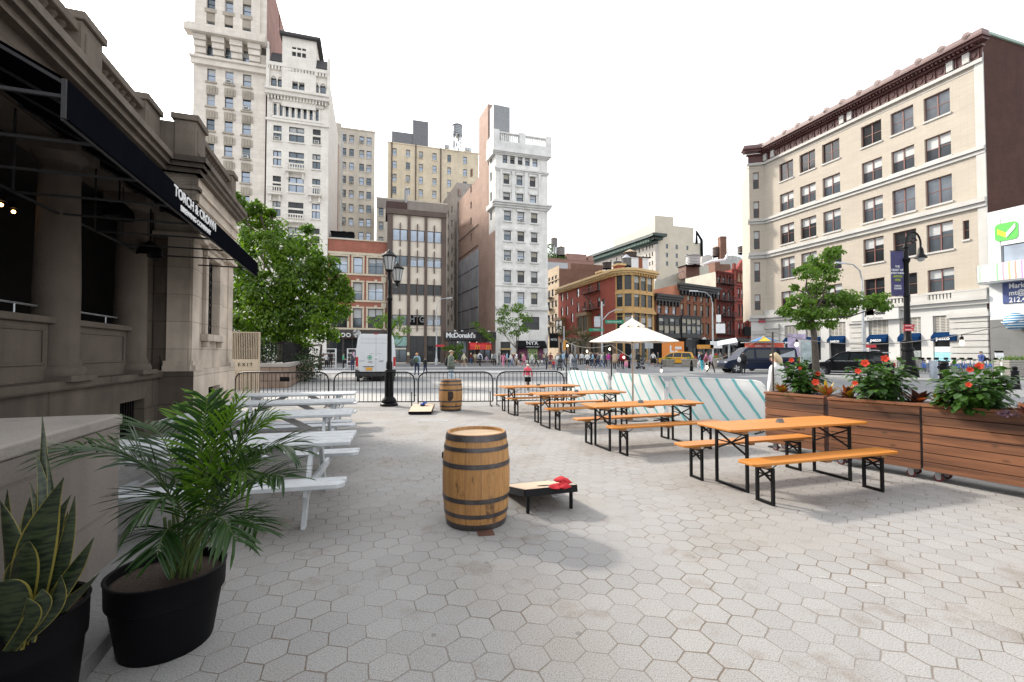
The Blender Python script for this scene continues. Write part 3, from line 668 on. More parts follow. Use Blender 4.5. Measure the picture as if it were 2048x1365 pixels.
b=Bld('corner_building','red painted corner house with ochre bay windows and cornice behind the market umbrella',NW)
def wr(l,r_,t_,bt):u=(l+r_)/2;return(RL.t(l,bt),RL.t(r_,bt),RL.z(u,bt),RL.z(u,t_))
hs=[wr(*x)for x in((1121.7,1126,588,603),(1131.7,1135.4,585,600),(1153,1158,578,594.5),(1176.5,1181.5,571,586),(1194,1200,565,582),(1121.7,1126,615,632),(1131.7,1135.6,612.6,630.6),(1141.6,1145.8,596.5,611),(1153.5,1158,605,624),(1168.4,1172.8,604.5,621),(1177,1182,600,620),(1194.5,1200.5,594.5,614.5),(1204.5,1209.5,598,613),(1142,1146,627,645),(1153.5,1158,636,657),(1194.5,1200.5,628,652))]
zt=RL.z(1232,549);tl=RL.t(1116.5,600);zg=RL.z(1200,672)
shops=[(tl+1+i*5.2,tl+4.6+i*5.2,.4,zg-.9)for i in range(int(-tl/5.2))]
m=MB();b.wall(m,RL,tl,0,zg,zt,hs,.2);b.wall(m,RL,tl,0,0,zg,shops,.3,mi=1)
m.build('wall',[REDP,M('dark_ochre_base',(.13,.075,.035),.6,var=.2)],b.root)
for h in hs:b.win(RL,*h,kind=R.choice(['d','m','d4']),rail=1,depth=.12,ac=h in(hs[9],hs[12]))
for h in shops:b.win(RL,*h,kind='d',rail=0,cols=2,name='shop_window')
fire_escape(b,RL,RL.t(1172),RL.t(1201.5),[hs[3][2]-.15,hs[10][2]-.15],M('oxblood_iron',(.10,.035,.03),.6))
for u0,u1,va,vb in((1117,1131,642,664),(1163,1183,633,663)):q=MB();a,c=RL.t(u0,650),RL.t(u1,650);b.band(q,RL,a,c,RL.z((u0+u1)/2,vb)-.8,RL.z((u0+u1)/2,vb),1.0);b.band(q,RL,a-.2,c+.2,RL.z((u0+u1)/2,va),RL.z((u0+u1)/2,va)+.7,1.3);b.band(q,RL,a+.15,c-.15,RL.z((u0+u1)/2,vb),RL.z((u0+u1)/2,va),.8,1);[b.band(q,RL,x-.1,x+.1,RL.z((u0+u1)/2,vb),RL.z((u0+u1)/2,va),.9)for x in(a+.1,(a+c)/2,c-.1)];q.build('oriel_window',[M('brown_oriel',(.22,.13,.06),.6),G_DARK],b.root)
P0=Vector(NW);P1=P0+Vector((1.15,-1.05));P2=P1+Vector((1.75,-.1));P3=Vector((PX(1307,86.6),86.6));P4=P3+Vector((.45,.75))
fac=[(Plane(P0,Q=P1),[(.1,.92)],0),(Plane(P1,Q=P2),[(.1,.88)],0),(Plane(P2,Q=P3),[(.03,.33),(.36,.66),(.69,.97)],0),(Plane(P3,Q=P4),[],0)]
fr=MB();ends=[P0,P1,P2,P3,P4];lv=[]
ref=fac[2][0]
for va,vb in((550,578),(584.5,611.5),(622,630),(632,671),(680,722)):lv.append((ref.z(1271,vb+2),ref.z(1271,va+1)))
wins=[]
for i,(pl,cs_,_)in enumerate(fac):
 L=(ends[i+1]-ends[i]).length;hh=[(a*L+.05,c*L-.05,max(z0,.3),z1)for a,c in cs_ for z0,z1 in lv]
 b.wall(fr,pl,0,L,0,zt,hh,.22);wins+=[(pl,h)for h in hh]
 for z0,z1 in lv[:2]:b.band(fr,pl,-.03,L+.03,z0-.75,z0-.35,.12)
 b.band(fr,pl,-.08,L+.08,lv[1][0]-1.2,lv[1][0]-.7,.35)
 for a,c in cs_:
  b.band(fr,pl,a*L-.12,a*L+.02,0,zt-.2,.1)
fr.build('bay_front',OCHRE,b.root)
for pl,h in wins:b.win(pl,*h,rail=1 if h[3]-h[2]>1.6 and h[2]>4 else 0,fr=DFRAME,kind=R.choice(['d3','d5','d','d']),depth=.12)
q=MB()
cp=[RL.at(tl-.3)]+ends;
for k,(o,z,h)in enumerate(((.35,zt-.3,.4),(.7,zt+.1,.35),(1.05,zt+.45,.45))):
 outer=[]
 for i,p in enumerate(cp):
  d1=(cp[i]-cp[i-1]).normalized()if i else(cp[1]-cp[0]).normalized();d2=(cp[i+1]-cp[i]).normalized()if i+1<len(cp)else d1
  n=(Vector((d1.y,-d1.x))+Vector((d2.y,-d2.x))).normalized();outer.append(p+n*o)
 for(a,c,e,f_)in zip(cp,cp[1:],outer,outer[1:]):q.prism([Vector((*x,z))-b.o for x in(a,c,f_,e)],(0,0,h))
for i in range(len(cp)-1):
 pl=Plane(cp[i],Q=cp[i+1]);L=(cp[i+1]-cp[i]).length;n=max(1,int(L/.7))
 for k in range(n):b.band(q,pl,L*(k+.3)/n,L*(k+.3)/n+.22,zt-.35,zt+.12,.62,1)
q.build('cornice',[CORN,OCHRE],b.root)
q=MB();back=[Vector((*p,zt+.3))-b.o for p in cp]+[Vector((*(P4+Vector((-2,14))),zt+.3))-b.o,Vector((*(RL.at(tl)+Vector((8,6))),zt+.3))-b.o];q.poly(back);q.build('roof',GREYST,b.root)
q=MB()
for u,v,w in((1190,546,6.5),(1224,532,6.5)):
 t=RL.t(u,560);z=RL.z(u,v);q.X=b.X(RL,t);q.box((-.9,.8,z-3),(.9,2.2,z));q.box((-1.1,.6,z),(1.1,2.4,z+.35),1);q.X=None
q.build('chimney',[REDP,CORN],b.root)
tank('pale blue conical roofed water tank directly behind the red corner house cornice',98,1253,532,517,19,vleg=540,coneh=.42,roof=STEEL)
tank('large dark water tank with tan conical roof, behind the pale conical one',112,1260,518,506,26,vleg=530,coneh=.28,body=M('dark_tank',(.12,.09,.08),.8))
tank('low dark tank half hidden behind the ochre cornice, left of the conical pair',104,1214,537,526,18,vleg=540,coneh=.1,body=M('dark_tank',(.12,.09,.08),.8),roof=BLACKM)
tank('grey low tank between the chimney and the conical roofed tanks',106,1235,534,524,17,vleg=540,coneh=.12,roof=STEEL)
q=thing('rooftop_plant','white boxy rooftop plant with a rusty panel behind the ochre cornice','roof plant',PY(1262,533,104),math.radians(17));m=MB();m.box((0,0,-2),(4.6,3,2.2));m.box((2,-.05,-1),(3.0,0,2.1),1);m.box((-.3,-.3,2.2),(5.2,3,2.35),2);m.build('housing',[WHITE,M('rust',(.25,.08,.04),.8,var=.4),BLACKM],q)
g0=Vector((P4.x+.1,P4.y));GR=Plane(tuple(g0),vp=2400)
BROWNSTONE=stone('brown_painted_brick',(.27,.115,.07),.25,.25,.7,.3,scale=.7);DRED=stone('dark_red_brick',(.20,.055,.045),.25,.25,.7,.4,scale=.7);REDT=stone('red_terracotta',(.30,.075,.06),.25,.3,.9,.3,scale=.7)
BLACKB=M('black_painted_timber',(.02,.02,.022),.5)
PALEG_=M('pale_party_wall',(.50,.49,.42),.8,var=.1,scale=.5)
def rowhouse(name,label,uL,uR,vT,cols,rows,u0,mat,pal='mix',v0=620,gy=672,base=BLACKB,shopn=3,par=0,extra=()):
 bb=Bld(name,label,GR.at(GR.t(uL)));a,c=GR.t(uL),GR.t(uR);zt=GR.z(uL,vT)
 hs=sum(grid(GR,cols,rows,u0,v0),[])+[((GR.t(l,650)),GR.t(r,650),GR.z(u0,bt),GR.z(u0,tp))for l,r,tp,bt in extra]
 zg=GR.z(u0,gy);W=c-a;sh=[(a+W*(i+.12)/shopn,a+W*(i+.88)/shopn,.4,zg*.62)for i in range(shopn)]
 m=MB();bb.wall(m,GR,a,c,zg,zt,hs,.2);bb.wall(m,GR,a,c,0,zg,sh,.3,mi=1);LP=Plane(tuple(GR.at(a)),vp=738,rev=True);bb.wall(m,LP,-10,0,0,zt,mi=2 if par else 0)
 m.poly([Vector((*GR.at(a),zt-.3))-bb.o,Vector((*GR.at(c),zt-.3))-bb.o,Vector((*(GR.at(c)-LP.d*10),zt-.3))-bb.o,Vector((*(GR.at(a)-LP.d*10),zt-.3))-bb.o])
 for h in hs:bb.band(m,GR,h[0]-.12,h[1]+.12,h[2]-.2,h[2]-.02,.14);bb.band(m,GR,h[0]-.15,h[1]+.15,h[3]+.02,h[3]+.25,.16)
 m.build('wall',[mat,base,PALEG_],bb.root)
 for h in hs:bb.win(GR,*h,kind=R.choice(KP[pal]),rail=1,depth=.12)
 for h in sh:bb.win(GR,*h,kind='d',rail=0,cols=2,name='shop_window')
 bb.a,bb.c,bb.zt,bb.zg,bb.W=a,c,zt,zg,W;return bb
def bracket_cornice(bb,z,h,out,n,mat=BLACKB):
 q=MB();cornice(bb,q,GR,bb.a,bb.c,z-h,h,out)
 for k in range(n):t=bb.a+bb.W*(k+.3)/n;bb.band(q,GR,t,t+.3,z-h-.9,z-h,out*.6)
 return q.build('cornice',mat,bb.root)
def bay(bb,uL,uR,vt,vb,n,kinds):
 a,c=GR.t(uL,650),GR.t(uR,650);zt,zb=GR.z(uL+2,vt),GR.z(uL+2,vb);W=(c-a)
 hs=[(a+W*(i+.06)/n,a+W*(i+.94)/n,z0,z1)for i in range(n)for z0,z1 in((zb+.3,zb+(zt-zb)*.52),(zb+(zt-zb)*.55,zt-(zt-zb)*.12))]
 q=MB();bb.wall(q,GR,a,c,zb-.2,zt,hs,.15,off=.6);bb.band(q,GR,a,c,zt,zt+.15,.8);bb.band(q,GR,a,c,zb-.5,zb-.2,.65)
 q.X=bb.X(GR,a);q.box((-.02,-.6,zb-.2),(0,0,zt));q.X=None
 q.build('bay_window',BLACKB,bb.root)
 for i,h in enumerate(hs):bb.win(GR,*h,kind=kinds[i%len(kinds)],rail=0,off=.6,depth=.08)
b1=rowhouse('brick_rowhouse','lowest brown rowhouse with black bracket cornice beside the yellow corner house',1312,1358.5,590,[(1315.5,1323),(1330.4,1337.8),(1345.4,1352.4)],[(609,627)],1319,BROWNSTONE,gy=675)
bracket_cornice(b1,b1.zt+.2,1.3,.9,7);bay(b1,1312.5,1356,631,671,4,['c6','d5','c9','d'])
b2=rowhouse('brick_rowhouse','wide brown rowhouse with six window columns and black cornice left of the fire escape',1358.5,1433.5,569,[(1361.6,1367.4),(1375,1380.6),(1388,1394),(1400.8,1406.6),(1412.6,1418.3),(1424,1429.3)],[(579,601),(607.5,630.5)],1364,BROWNSTONE,pal='cream',gy=677,shopn=4,extra=[(1401,1407,645,668),(1412.6,1418.5,645,668),(1424,1429.3,645,668)])
bracket_cornice(b2,b2.zt+.2,1.4,1.0,12);bay(b2,1359,1397.5,633,671,4,['c9','c7','m5','c9'])
o=text('Smk',.9,WHITE,b2.root,name='lettering');o.matrix_local=b2.X(GR,GR.t(1377),GR.z(1377,677),.3)@Matrix.Rotation(math.pi/2,4,'X')
q=MB();q.X=b2.X(GR,0);q.tube([(GR.t(1405),-.5,GR.z(1405,682)),(GR.t(1405),-.3,GR.z(1405,682))],.75,16);q.X=None;q.build('round_sign',WHITE,b2.root)
o=text('Bella',.9,WHITE,b2.root,name='lettering');o.matrix_local=b2.X(GR,GR.t(1419),GR.z(1419,682),.3)@Matrix.Rotation(math.pi/2,4,'X')
b3=rowhouse('brick_tenement','dark red tenement behind a black iron fire escape',1433.5,1466.5,544,[(1436,1441),(1446.5,1451.5),(1457,1461.5)],[(552,566),(583,600),(611,631),(642,668)],1438,DRED,pal='dark',gy=676,par=1)
bracket_cornice(b3,b3.zt+.2,.6,.5,5,DRED)
fire_escape(b3,GR,GR.t(1434),GR.t(1465),[GR.z(1440,v)for v in(669,633,602,568)],out=1.3)
b4=rowhouse('terracotta_building','ornate red building with a pointed gable and column windows, rightmost of the dark red row',1466.5,1520,540,[(1469.8,1473.4),(1476.4,1480),(1483.2,1486.8),(1490,1493.5),(1500,1503.3),(1507,1510.2),(1513,1516)],[(547,563),(577,597),(609,633),(646,669)],1472,REDT,pal='dark',gy=676,shopn=4)
bracket_cornice(b4,b4.zt+.2,.8,.6,10,REDT)
q=MB();q.X=b4.X(GR,0);ga,gc=GR.t(1470,540),GR.t(1495,540);q.prism([(ga,-.3,b4.zt),(gc,-.3,b4.zt),((ga+gc)/2,-.3,b4.zt+2.6)],(0,.6,0));
for z in(GR.z(1472,571),GR.z(1472,602),GR.z(1472,640)):q.box((b4.a,-.3,z),(b4.c,0,z+.35))
for u in(1466.6,1496.5):q.box((GR.t(u),-.4,5),(GR.t(u)+.9,0,b4.zt+1.4))
q.X=None;q.build('gable',REDT,b4.root)
q=MB();q.X=b4.X(GR,0)
for u in(1475,1481.6,1488.4,1505):q.lathe([(.45,GR.z(1472,564)),(.32,GR.z(1472,563)),(.28,GR.z(1472,549)),(.5,GR.z(1472,547))],10,(GR.t(u,555),-.15,0))
for k in range(15):q.ball((b4.a+.6+k*(b4.W-1)/14,-.4,GR.z(1472,640)-.1*math.sin(k)),.16,6,4)
q.X=None;q.build('columns',M('sand_column',(.42,.27,.16),.7),b4.root)
for u,v,s_,w in((1452,688,'Bluemercury',6.5),(1494,690,'',6)):
 q=MB();q.X=b4.X(GR,GR.t(u));z=GR.z(u,v);q.box((-w/2,-1.3,z-.8),(w/2,-.1,z+.8));q.X=None;o=q.build('awning',BLACKM,b4.root if u>1466 else b3.root);o2=text(s_,.9,WHITE if u<1466 else STEEL,o,name='lettering',sx=.9);o2.matrix_local=b4.X(GR,GR.t(u),z,1.33)@Matrix.Rotation(math.pi/2,4,'X')if u>1466 else Matrix.Translation(b4.o-b3.o)@b4.X(GR,GR.t(u),z,1.33)@Matrix.Rotation(math.pi/2,4,'X')
hsn=thing('hanging_sign','dark rectangular sign projecting from the gabled red building','sign',(*GR.at(GR.t(1488),1.2),GR.z(1488,664)),math.radians(33));MB().box((-2,-.1,-1.0),(2,.1,1.0)).build('board',BLACKM,hsn);MB().tube([(-1.8,0,1.1),(2.2,0,1.1)],.05,6).build('bracket',BLACK,hsn)
def backwall(name,label,Y,pts,mat,depth=8,lab=None):
 """flat fronted rear block: outline of its front (u,v) read at distance Y"""
 p=[PY(u,v,Y)for u,v in pts];o=Vector((p[0].x,Y,0));r=thing(name,label,'building',(o.x,o.y,0))
 m=MB();poly=[Vector((q.x,q.y+(q.x-o.x)*.3,q.z))-o for q in p];lo=[Vector((poly[-1].x,poly[-1].y,-0.0)),Vector((poly[0].x,poly[0].y,0))]
 m.prism(poly+lo,(-1,depth,0));m.build('wall',mat,r,recalc=True);return r
PALEG=M('pale_green_render',(.50,.50,.43),.8,var=.1,scale=.5)
r=backwall('rear_building','long pale green white rendered building stepping up behind the brown rowhouses',118,[(1309,563),(1352,548),(1406,527),(1433,523),(1436,560)],PALEG)
q=backwall('rear_building','brown and tan brick building top behind the iron fire escape tenement',128,[(1430,523),(1441,523),(1442,528),(1466,527),(1468,560)],BROWNB)
q=backwall('rear_building','grey white curved penthouse below the chimney and dark tank',135,[(1436,518),(1446,512),(1470,509),(1488,511),(1500,520),(1501,560)],M('pale_penthouse',(.42,.43,.42),.7,var=.15,scale=.3))
q=backwall('rear_building','small pale far block to the left of the penthouse tanks',150,[(1402,540),(1404,513),(1418,508),(1428,510),(1430,540)],M('pale_far_block',(.45,.42,.40),.8,var=.2,scale=.3))
ch=PY(1444.5,514,132);w=thing('brick_chimney','tall square brick chimney rising between two dark tanks','chimney',ch);MB().box((-.9,-.9,-1),(.9,.9,5.8)).box((-.95,-.95,5.2),(.95,.95,5.5)).build('shaft',BROWNB,w)
tank('big white wrapped water tank on a brown shed behind the brown rowhouses',116,1386,531,512,28,vleg=534,coneh=.06,body=M('white_wrapped_tank',(.55,.55,.55),.6),roof=STEEL)
q=thing('rooftop_shed','brown corrugated shed under the white tank','roof shed',PY(1372,556,116),math.radians(17));m=MB();m.box((0,0,0),(4.2,3,3.1));[m.box((x*.3,-.05,0),(x*.3+.12,0,3.1))for x in range(14)];m.build('wall',M('brown_corrugated',(.14,.07,.05),.7),q);MB().box((-.2,-.3,3.1),(4.5,3.2,3.3)).build('roof',BLACKM,q)
tank('dark brown tank with tan cone left of the brick chimney',133,1432,513,496,13.5,vleg=520,coneh=.3,body=M('dark_tank',(.12,.09,.08),.8))
tank('dark tank with silver cone right of the brick chimney',138,1485,507,494,18,vleg=512,coneh=.22,body=M('dark_tank',(.12,.09,.08),.8),roof=STEEL)
an=thing('antenna_array','cluster of thin white rooftop antennas around the chimney','antennas',PY(1458,512,134));m=MB()
for k,x in enumerate((-.5,.4,1.4,2.4,6.6,7.6)):m.box((x,0,.5),(x+.3,.2,3+.5*(k%2)));m.tube([(x+.15,.1,-1),(x+.15,.1,3)],.05,4)
m.bar((-1,.1,1),(8.2,.1,1),.08,.08);m.build('panels',WHITE,an)
q=thing('rooftop_pipe','long white ventilation duct on the pale green building','duct',PY(1406,530,117));MB().tube([(0,0,0),(2,0,.8),(6,.6,1.4),(6.6,.6,2.6)],.35,10).build('duct',WHITE,q,smooth=True)
q=thing('roof_railing','pale metal roof railing sloping across the pale green building','railing',PY(1330,556,116));m=MB();m.tube([(0,0,0),(9.5,2,3.6)],.07,5);[m.tube([(x,x*.21,x*.38-1.2),(x,x*.21,x*.38)],.05,4)for x in(0,2,4,6,8)];m.build('rail',STEEL,q)
BUFF=stone('buff_brick',(.46,.41,.345),.14,.2,.55,.3,streak=False,scale=.5,mort=.01);WBASE=stone('white_painted_stone',(.56,.555,.54),.1,streak=False,scale=.4,bump=.1);DBRICK=stone('very_dark_brick',(.075,.032,.024),.4,.22,.6,.6,scale=.7)
TRIM=M('pale_stone_trim',(.46,.45,.43),.7,var=.08,scale=.6);BURG=M('burgundy_cornice',(.09,.033,.03),.5,var=.2,scale=.6);PURP=M('mauve_roof_cresting',(.17,.105,.10),.5,var=.15)
e0=(PX(1976,44.0),44.0);Z=Plane(e0,vp=733,rev=True)
b=Bld('corner_office_building','large buff brick building with burgundy cornice and blue shop awnings, dominating the right side',e0)
cols=[(1558.6,1586.4),(1599,1630.4),(1644,1679),(1722,1762.7),(1781,1827),(1847,1900)]
rows=[(187,235),(271,319),(356,409),(447,503),(539,584)]
hs=[]
for i,(a,c)in enumerate(cols):
 for va,vb in rows:vm=(va+vb)/2;hs.append((Z.t(a,vm-(1873-a)*.5*(vm-HZ)/-520)if False else Z.t(a+0,HZ),Z.t(c,HZ),Z.z(1873,vb),Z.z(1873,va)))
hs=[]
for a,c in cols:
 vc=HZ-(HZ-211)*((a+c)/2-733)/(1873-733);ta,tb=Z.t(a,vc),Z.t(c,vc)
 for va,vb in rows:hs.append((ta,tb,Z.z(1873,vb),Z.z(1873,va)))
hs.append((Z.t(1932),Z.t(1945),Z.z(1938,478),Z.z(1938,440)))
zt=Z.z(1951,118)+.3;tl=Z.t(1531,500);zb=Z.z(1873,606);zd=Z.z(1873,632)
gcols=[(1569,1595.6),(1611,1641),(1657.7,1691),(1737,1776.7),(1799,1842),(1865.8,1917)]
zS=Z.z(1890,631)
gs=[(Z.t(a,660),Z.t(c,660),.7,zS)for a,c in gcols]
m=MB();b.wall(m,Z,tl,0,zb,zt,hs,.35);b.wall(m,Z,tl,0,0,zb,gs,.5,mi=1)
SDp=Plane(e0,17.5);b.wall(m,SDp,0,24,0,zt+2.2,mi=2)
chp=Z.at(tl);CHA=Plane(tuple(chp+Vector((-2.05,.55))),Q=tuple(chp));Lc=2.12
ch=[(.55,1.35,h[2],h[3])for h in hs[:5]]
b.wall(m,CHA,0,Lc,zb,zt,ch,.35);b.wall(m,CHA,0,Lc,0,zb,[(.5,1.5,.5,3)],.4,mi=1)
b.wall(m,Plane(tuple(CHA.at(0)),68,rev=True),-12,0,zb,zt)
m.build('wall',[BUFF,WBASE,DBRICK],b.root)
for i,h in enumerate(hs[:-1]):
 c,r_=divmod(i,5);kind='d' if r_==0 and c<4 else('m5' if r_==1 else('s' if(c>3 and r_ in(0,2))else R.choice(['d','m3','d4','m4'])))
 b.win(Z,*h,cols=2,rail=1,fr=RFRAME,kind=kind,depth=.25)
b.win(Z,*hs[-1],rail=1,fr=RFRAME,kind='d')
for h in ch:b.win(CHA,*h,rail=1,fr=RFRAME,kind='d4')
tr=MB()
def both(z,h,o,mi=0,mb=tr):
 b.band(mb,Z,tl-.05,.25,z,z+h,o,mi);b.band(mb,CHA,-.3,Lc+.05,z,z+h,o,mi)
both(Z.z(1873,330),.35,.35);both(Z.z(1873,337),.3,.18);both(Z.z(1873,428),.45,.45);both(Z.z(1873,436),.4,.25);both(Z.z(1873,167.5),.35,.3);both(Z.z(1873,175),.08,.05)
both(zb-.1,.4,.55);both(zb-.5,.4,.3)
for h in hs:b.band(tr,Z,h[0]-.1,h[1]+.1,h[2]-.2,h[2]-.02,.12)
for z in(zb+.85,):b.band(tr,Z,tl,.2,z,z+.17,.42,back=-.0)
segs=[(Z.t(a),Z.t(c))for a,c in((1560,1590),(1600,1635),(1645,1685),(1725,1768),(1780,1830),(1863,1912))]
prev=tl
for a,c in segs+[(.2,.2)]:
 b.band(tr,Z,prev,a,zb+.1,zb+.85,.4,back=-.02);n=7
 if c>a:
  for k in range(n+1):x=a+(c-a)*k/n;b.band(tr,Z,x-.09,x+.09,zb+.1,zb+.85,.36,back=-.2)
 prev=c
for a,c in((-2.9,.12),(Z.t(1702),Z.t(1728)),(tl,Z.t(1560))):
 for k in range(9):b.band(tr,Z,a,c,.4+k*.62,.4+k*.62+.54,.22)
 b.band(tr,Z,a-.15,c+.15,zS-.35,zS+.1,.4)
for k in range(2):b.band(tr,CHA,.1,Lc,3.5+k*.9,4.1+k*.9,.2)
b.band(tr,Z,-.45,.25,zb,zt,.12)
tr.build('stone_trim',TRIM,b.root)
zc=Z.z(1951,122)
cm=MB()
def both2(z,h,o,mi=0):
 b.band(cm,Z,tl-.3*o,.15+.5*o,z,z+h,o,mi);b.band(cm,CHA,-.8*o,Lc+.3*o,z,z+h,o,mi)
ch0=zt
both2(zc+.02,1.0,.15);both2(zc+1.02,.18,.5);both2(zc+1.42,.25,1.1);both2(zc+1.67,.2,1.35);both2(zc+1.87,.5,1.1,1)
for k in range(70):t=tl+(-tl)*(k+.2)/70;b.band(cm,Z,t,t+.18,zc+1.2,zc+1.42,.9)
for k in range(28):t=tl+(-tl)*(k+.5)/28;cm.X=b.X(Z,t,0,.18);cm.tube([(0,-.05,zc+.52),(0,.1,zc+.52)],.27,10);cm.X=None;b.band(cm,Z,t+.42,t+.5,zc+.05,zc+1,.28)
for k in range(13):t=tl+(-tl)*k/12.4+.3;cm.X=b.X(Z,t,0,1.1);cm.tube([(0,0,zc+2.35),(0,.25,zc+2.35)],.36,12,1);cm.X=None
cm.build('cornice',[BURG,PURP],b.root)
for u in(1533,1548,1688,1704,1908,1941):q=MB();t=Z.t(u,300);b.band(q,Z,t-.3,t+.25,zc+.02,zc+1.0,.4);q.build('pilaster_block',TRIM,b.root)
q=MB();q.X=b.X(SDp,0);q.box((-.1,-.15,zt+2.15),(14,.3,zt+2.4));q.box((14,-.15,zt+1.5),(24,.3,zt+1.8));q.X=None;q.build('coping',M('copper_green',(.3,.4,.34),.6),b.root)
q=MB();rp=[Z.at(0),Z.at(tl),CHA.at(0),CHA.at(0)+Vector((6,12)),SDp.at(24)];q.poly([Vector((*p,zt))-b.o for p in rp]);q.build('roof',GREYST,b.root)
GRILLE,nt=newmat('roller_grille');o_=nt.obj();sp=nt.add('ShaderNodeSeparateXYZ',inp={0:o_})
wv=nt.math('FRACT',nt.math('MULTIPLY',sp.outputs[2],6.0));wh=nt.math('FRACT',nt.math('MULTIPLY',nt.math('ADD',sp.outputs[0],sp.outputs[1]),3.0))
nt.col(nt.mix(nt.math('MULTIPLY',nt.math('GREATER_THAN',wv,.45),nt.math('GREATER_THAN',wh,.25)),(.42,.40,.36),(.13,.12,.11)));nt.bsdf.inputs['Roughness'].default_value=.6
BLUE=M('blue_awning_canvas',(.004,.024,.075),.9,var=.1,spec=.05);LBLUE=M('poster_light_blue',(.30,.58,.66),.5,var=.15,scale=1)
for i,h in enumerate(gs):
 za=h[2];zg_=h[3]-1.7;q=MB();b.band(q,Z,h[0]+.02,h[1]-.02,zg_,h[3]-.02,-.15,0,back=.25);q.build('roller_grille',GRILLE,b.root)
 b.win(Z,h[0],h[1],h[2],zg_-.02,cols=1,rail=0,kind='d',depth=.3,name='shop_window')
 q=MB();q.X=b.X(Z,0);q.prism([(h[0]+.02,.1,zg_-.95),(h[0]+.02,-.45,zg_-.95),(h[0]+.02,-.42,zg_-.5),(h[0]+.02,.1,zg_-.05)],(h[1]-h[0]-.04,0,0));q.X=None;aw=q.build('awning',BLUE,b.root)
 if i in(0,2,3,5):o=text('petco',.52,WHITE,aw,name='lettering',bold=.012);o.matrix_local=b.X(Z,(h[0]+h[1])/2,zg_-.72,.47)@Matrix.Rotation(math.pi/2,4,'X')
q=MB();h=gs[5];b.band(q,Z,h[0]+.1,h[1]-.1,.8,1.7,-.27,0);b.band(q,Z,h[0]+.1,h[1]-.1,1.72,2.3,-.27,1)
q2=MB();h=gs[4];b.band(q2,Z,h[0]+.5,h[1]-.1,1.2,1.9,-.27)
q2.build('window_poster',M('poster_grey_hills',(.25,.28,.27),.6,var=.6,scale=3),b.root)
pp=q.build('window_poster',[LBLUE,M('poster_white',(.6,.66,.66),.5)],b.root)
h=gs[5];o=text('JustFoodForDogs',.38,BLACKM,pp,name='lettering');o.matrix_local=b.X(Z,(h[0]+h[1])/2,2.0,-.24)@Matrix.Rotation(math.pi/2,4,'X')
q=MB();za,zz=Z.z(1752,641),Z.z(1752,620);b.band(q,Z,Z.t(1709),Z.t(1805),za,zz,.5);ss=q.build('sign_board',WBASE,b.root)
o=text('JustFood',.62,BLACKM,ss,name='lettering',bold=.02);o.matrix_local=b.X(Z,Z.t(1757),(za+zz)/2+.2,.53)@Matrix.Rotation(math.pi/2,4,'X')
o=text('ForDogs',.5,M('sign_grey',(.35,.35,.35),.5),ss,name='lettering');o.matrix_local=b.X(Z,Z.t(1757),(za+zz)/2-.4,.53)@Matrix.Rotation(math.pi/2,4,'X')
q=MB();b.band(q,CHA,1.0,1.9,6.2,7.2,.3);q.build('flag_sign',M('crimson_sign',(.4,.02,.05),.5),b.root)
Y1=Plane(tuple(Z.at(.35,.3)),vp=733,rev=True);b=Bld('glass_shop_building','white and glass fronted building with a green and yellow tick sign at the right edge',Y1.at(0))
zt=Y1.z(1977,431);y=lambda v:Y1.z(1990,v)
hs=[(.9,3.6,y(493),y(434)-.0),(.9,7.6,y(545)+.1,y(496)),(1.0,7.6,y(608),y(566))]
m=MB();zA,zB=y(700),y(640)
b.wall(m,Y1,0,12,0,zt,[(.9,9,y(540),y(440)),(1.0,9,y(610),y(566)),(1.6,3.0,.1,zB-2.2),(3.3,9,.1,zB-.2)],.3)
b.wall(m,Plane(tuple(Y1.at(0)),17.5,rev=True),-0.01,0,0,zt)
m.X=b.X(Y1,0);m.box((0,0,zt),(12,10,zt+.25));m.box((.0,-.06,0),(3.2,-.01,zB),1);m.X=None
m.build('wall',[M('white_panel',(.62,.64,.65),.4,var=.05),stone('grey_granite_panel',(.20,.20,.195),.3,1.0,1.4,.3,streak=False)],b.root)
for a,c,d_,e,k,nc in((.9,9,y(540),y(440),'s',5),(1.0,9,y(610),y(566),'m',4),(1.6,3.0,.1,zB-2.2,'m',2),(3.3,9,.1,zB-.2,'d',4)):b.win(Y1,a,c,d_,e,cols=nc,rail=0,fr=STEEL,kind=k,depth=.2)
q=MB();q.X=b.X(Y1,0);x0,x1=1.0,6.0;z0,z1=y(494),y(438);q.box((x0,-.08,z0),(x1,.1,z1));sg=q.build('sign_panel',M('white_sign_face',(.78,.78,.78),.4,var=.02),b.root);q.X=None
def rr(cx,cz,w,h,r,n=5):
 o=[]
 for sx,sz,a0 in((1,1,0),(-1,1,90),(-1,-1,180),(1,-1,270)):
  for k in range(n+1):a=math.radians(a0+90*k/n);o.append((cx+sx*(w/2-r)+r*math.cos(a),cz+sz*(h/2-r)+r*math.sin(a)))
 return o
q=MB();q.X=b.X(Y1,0);cx,cz=Y1.t(2021),(z0+z1)/2-.1;w=Y1.t(2046)-Y1.t(1999);hh=(z1-z0)*.62
q.prism([(x,-.1,z)for x,z in rr(cx,cz,w,hh,.35)],(0,-.04,0))
q.prism([(cx-w*.38,-.15,cz+hh*.22),(cx-w*.38,-.15,cz-hh*.08),(cx,-.15,cz-hh*.36),(cx,-.15,cz-hh*.08)],(0,-.03,0),1);q.prism([(cx,-.15,cz-hh*.08),(cx,-.15,cz-hh*.36),(cx+w*.4,-.15,cz+hh*.12),(cx+w*.4,-.15,cz+hh*.38)],(0,-.03,0),2)
q.X=None;q.build('emblem',[M('tick_green',(.10,.52,.08),.5,var=.03),M('tick_yellow',(.62,.62,.03),.5,var=.03),WHITE],sg)
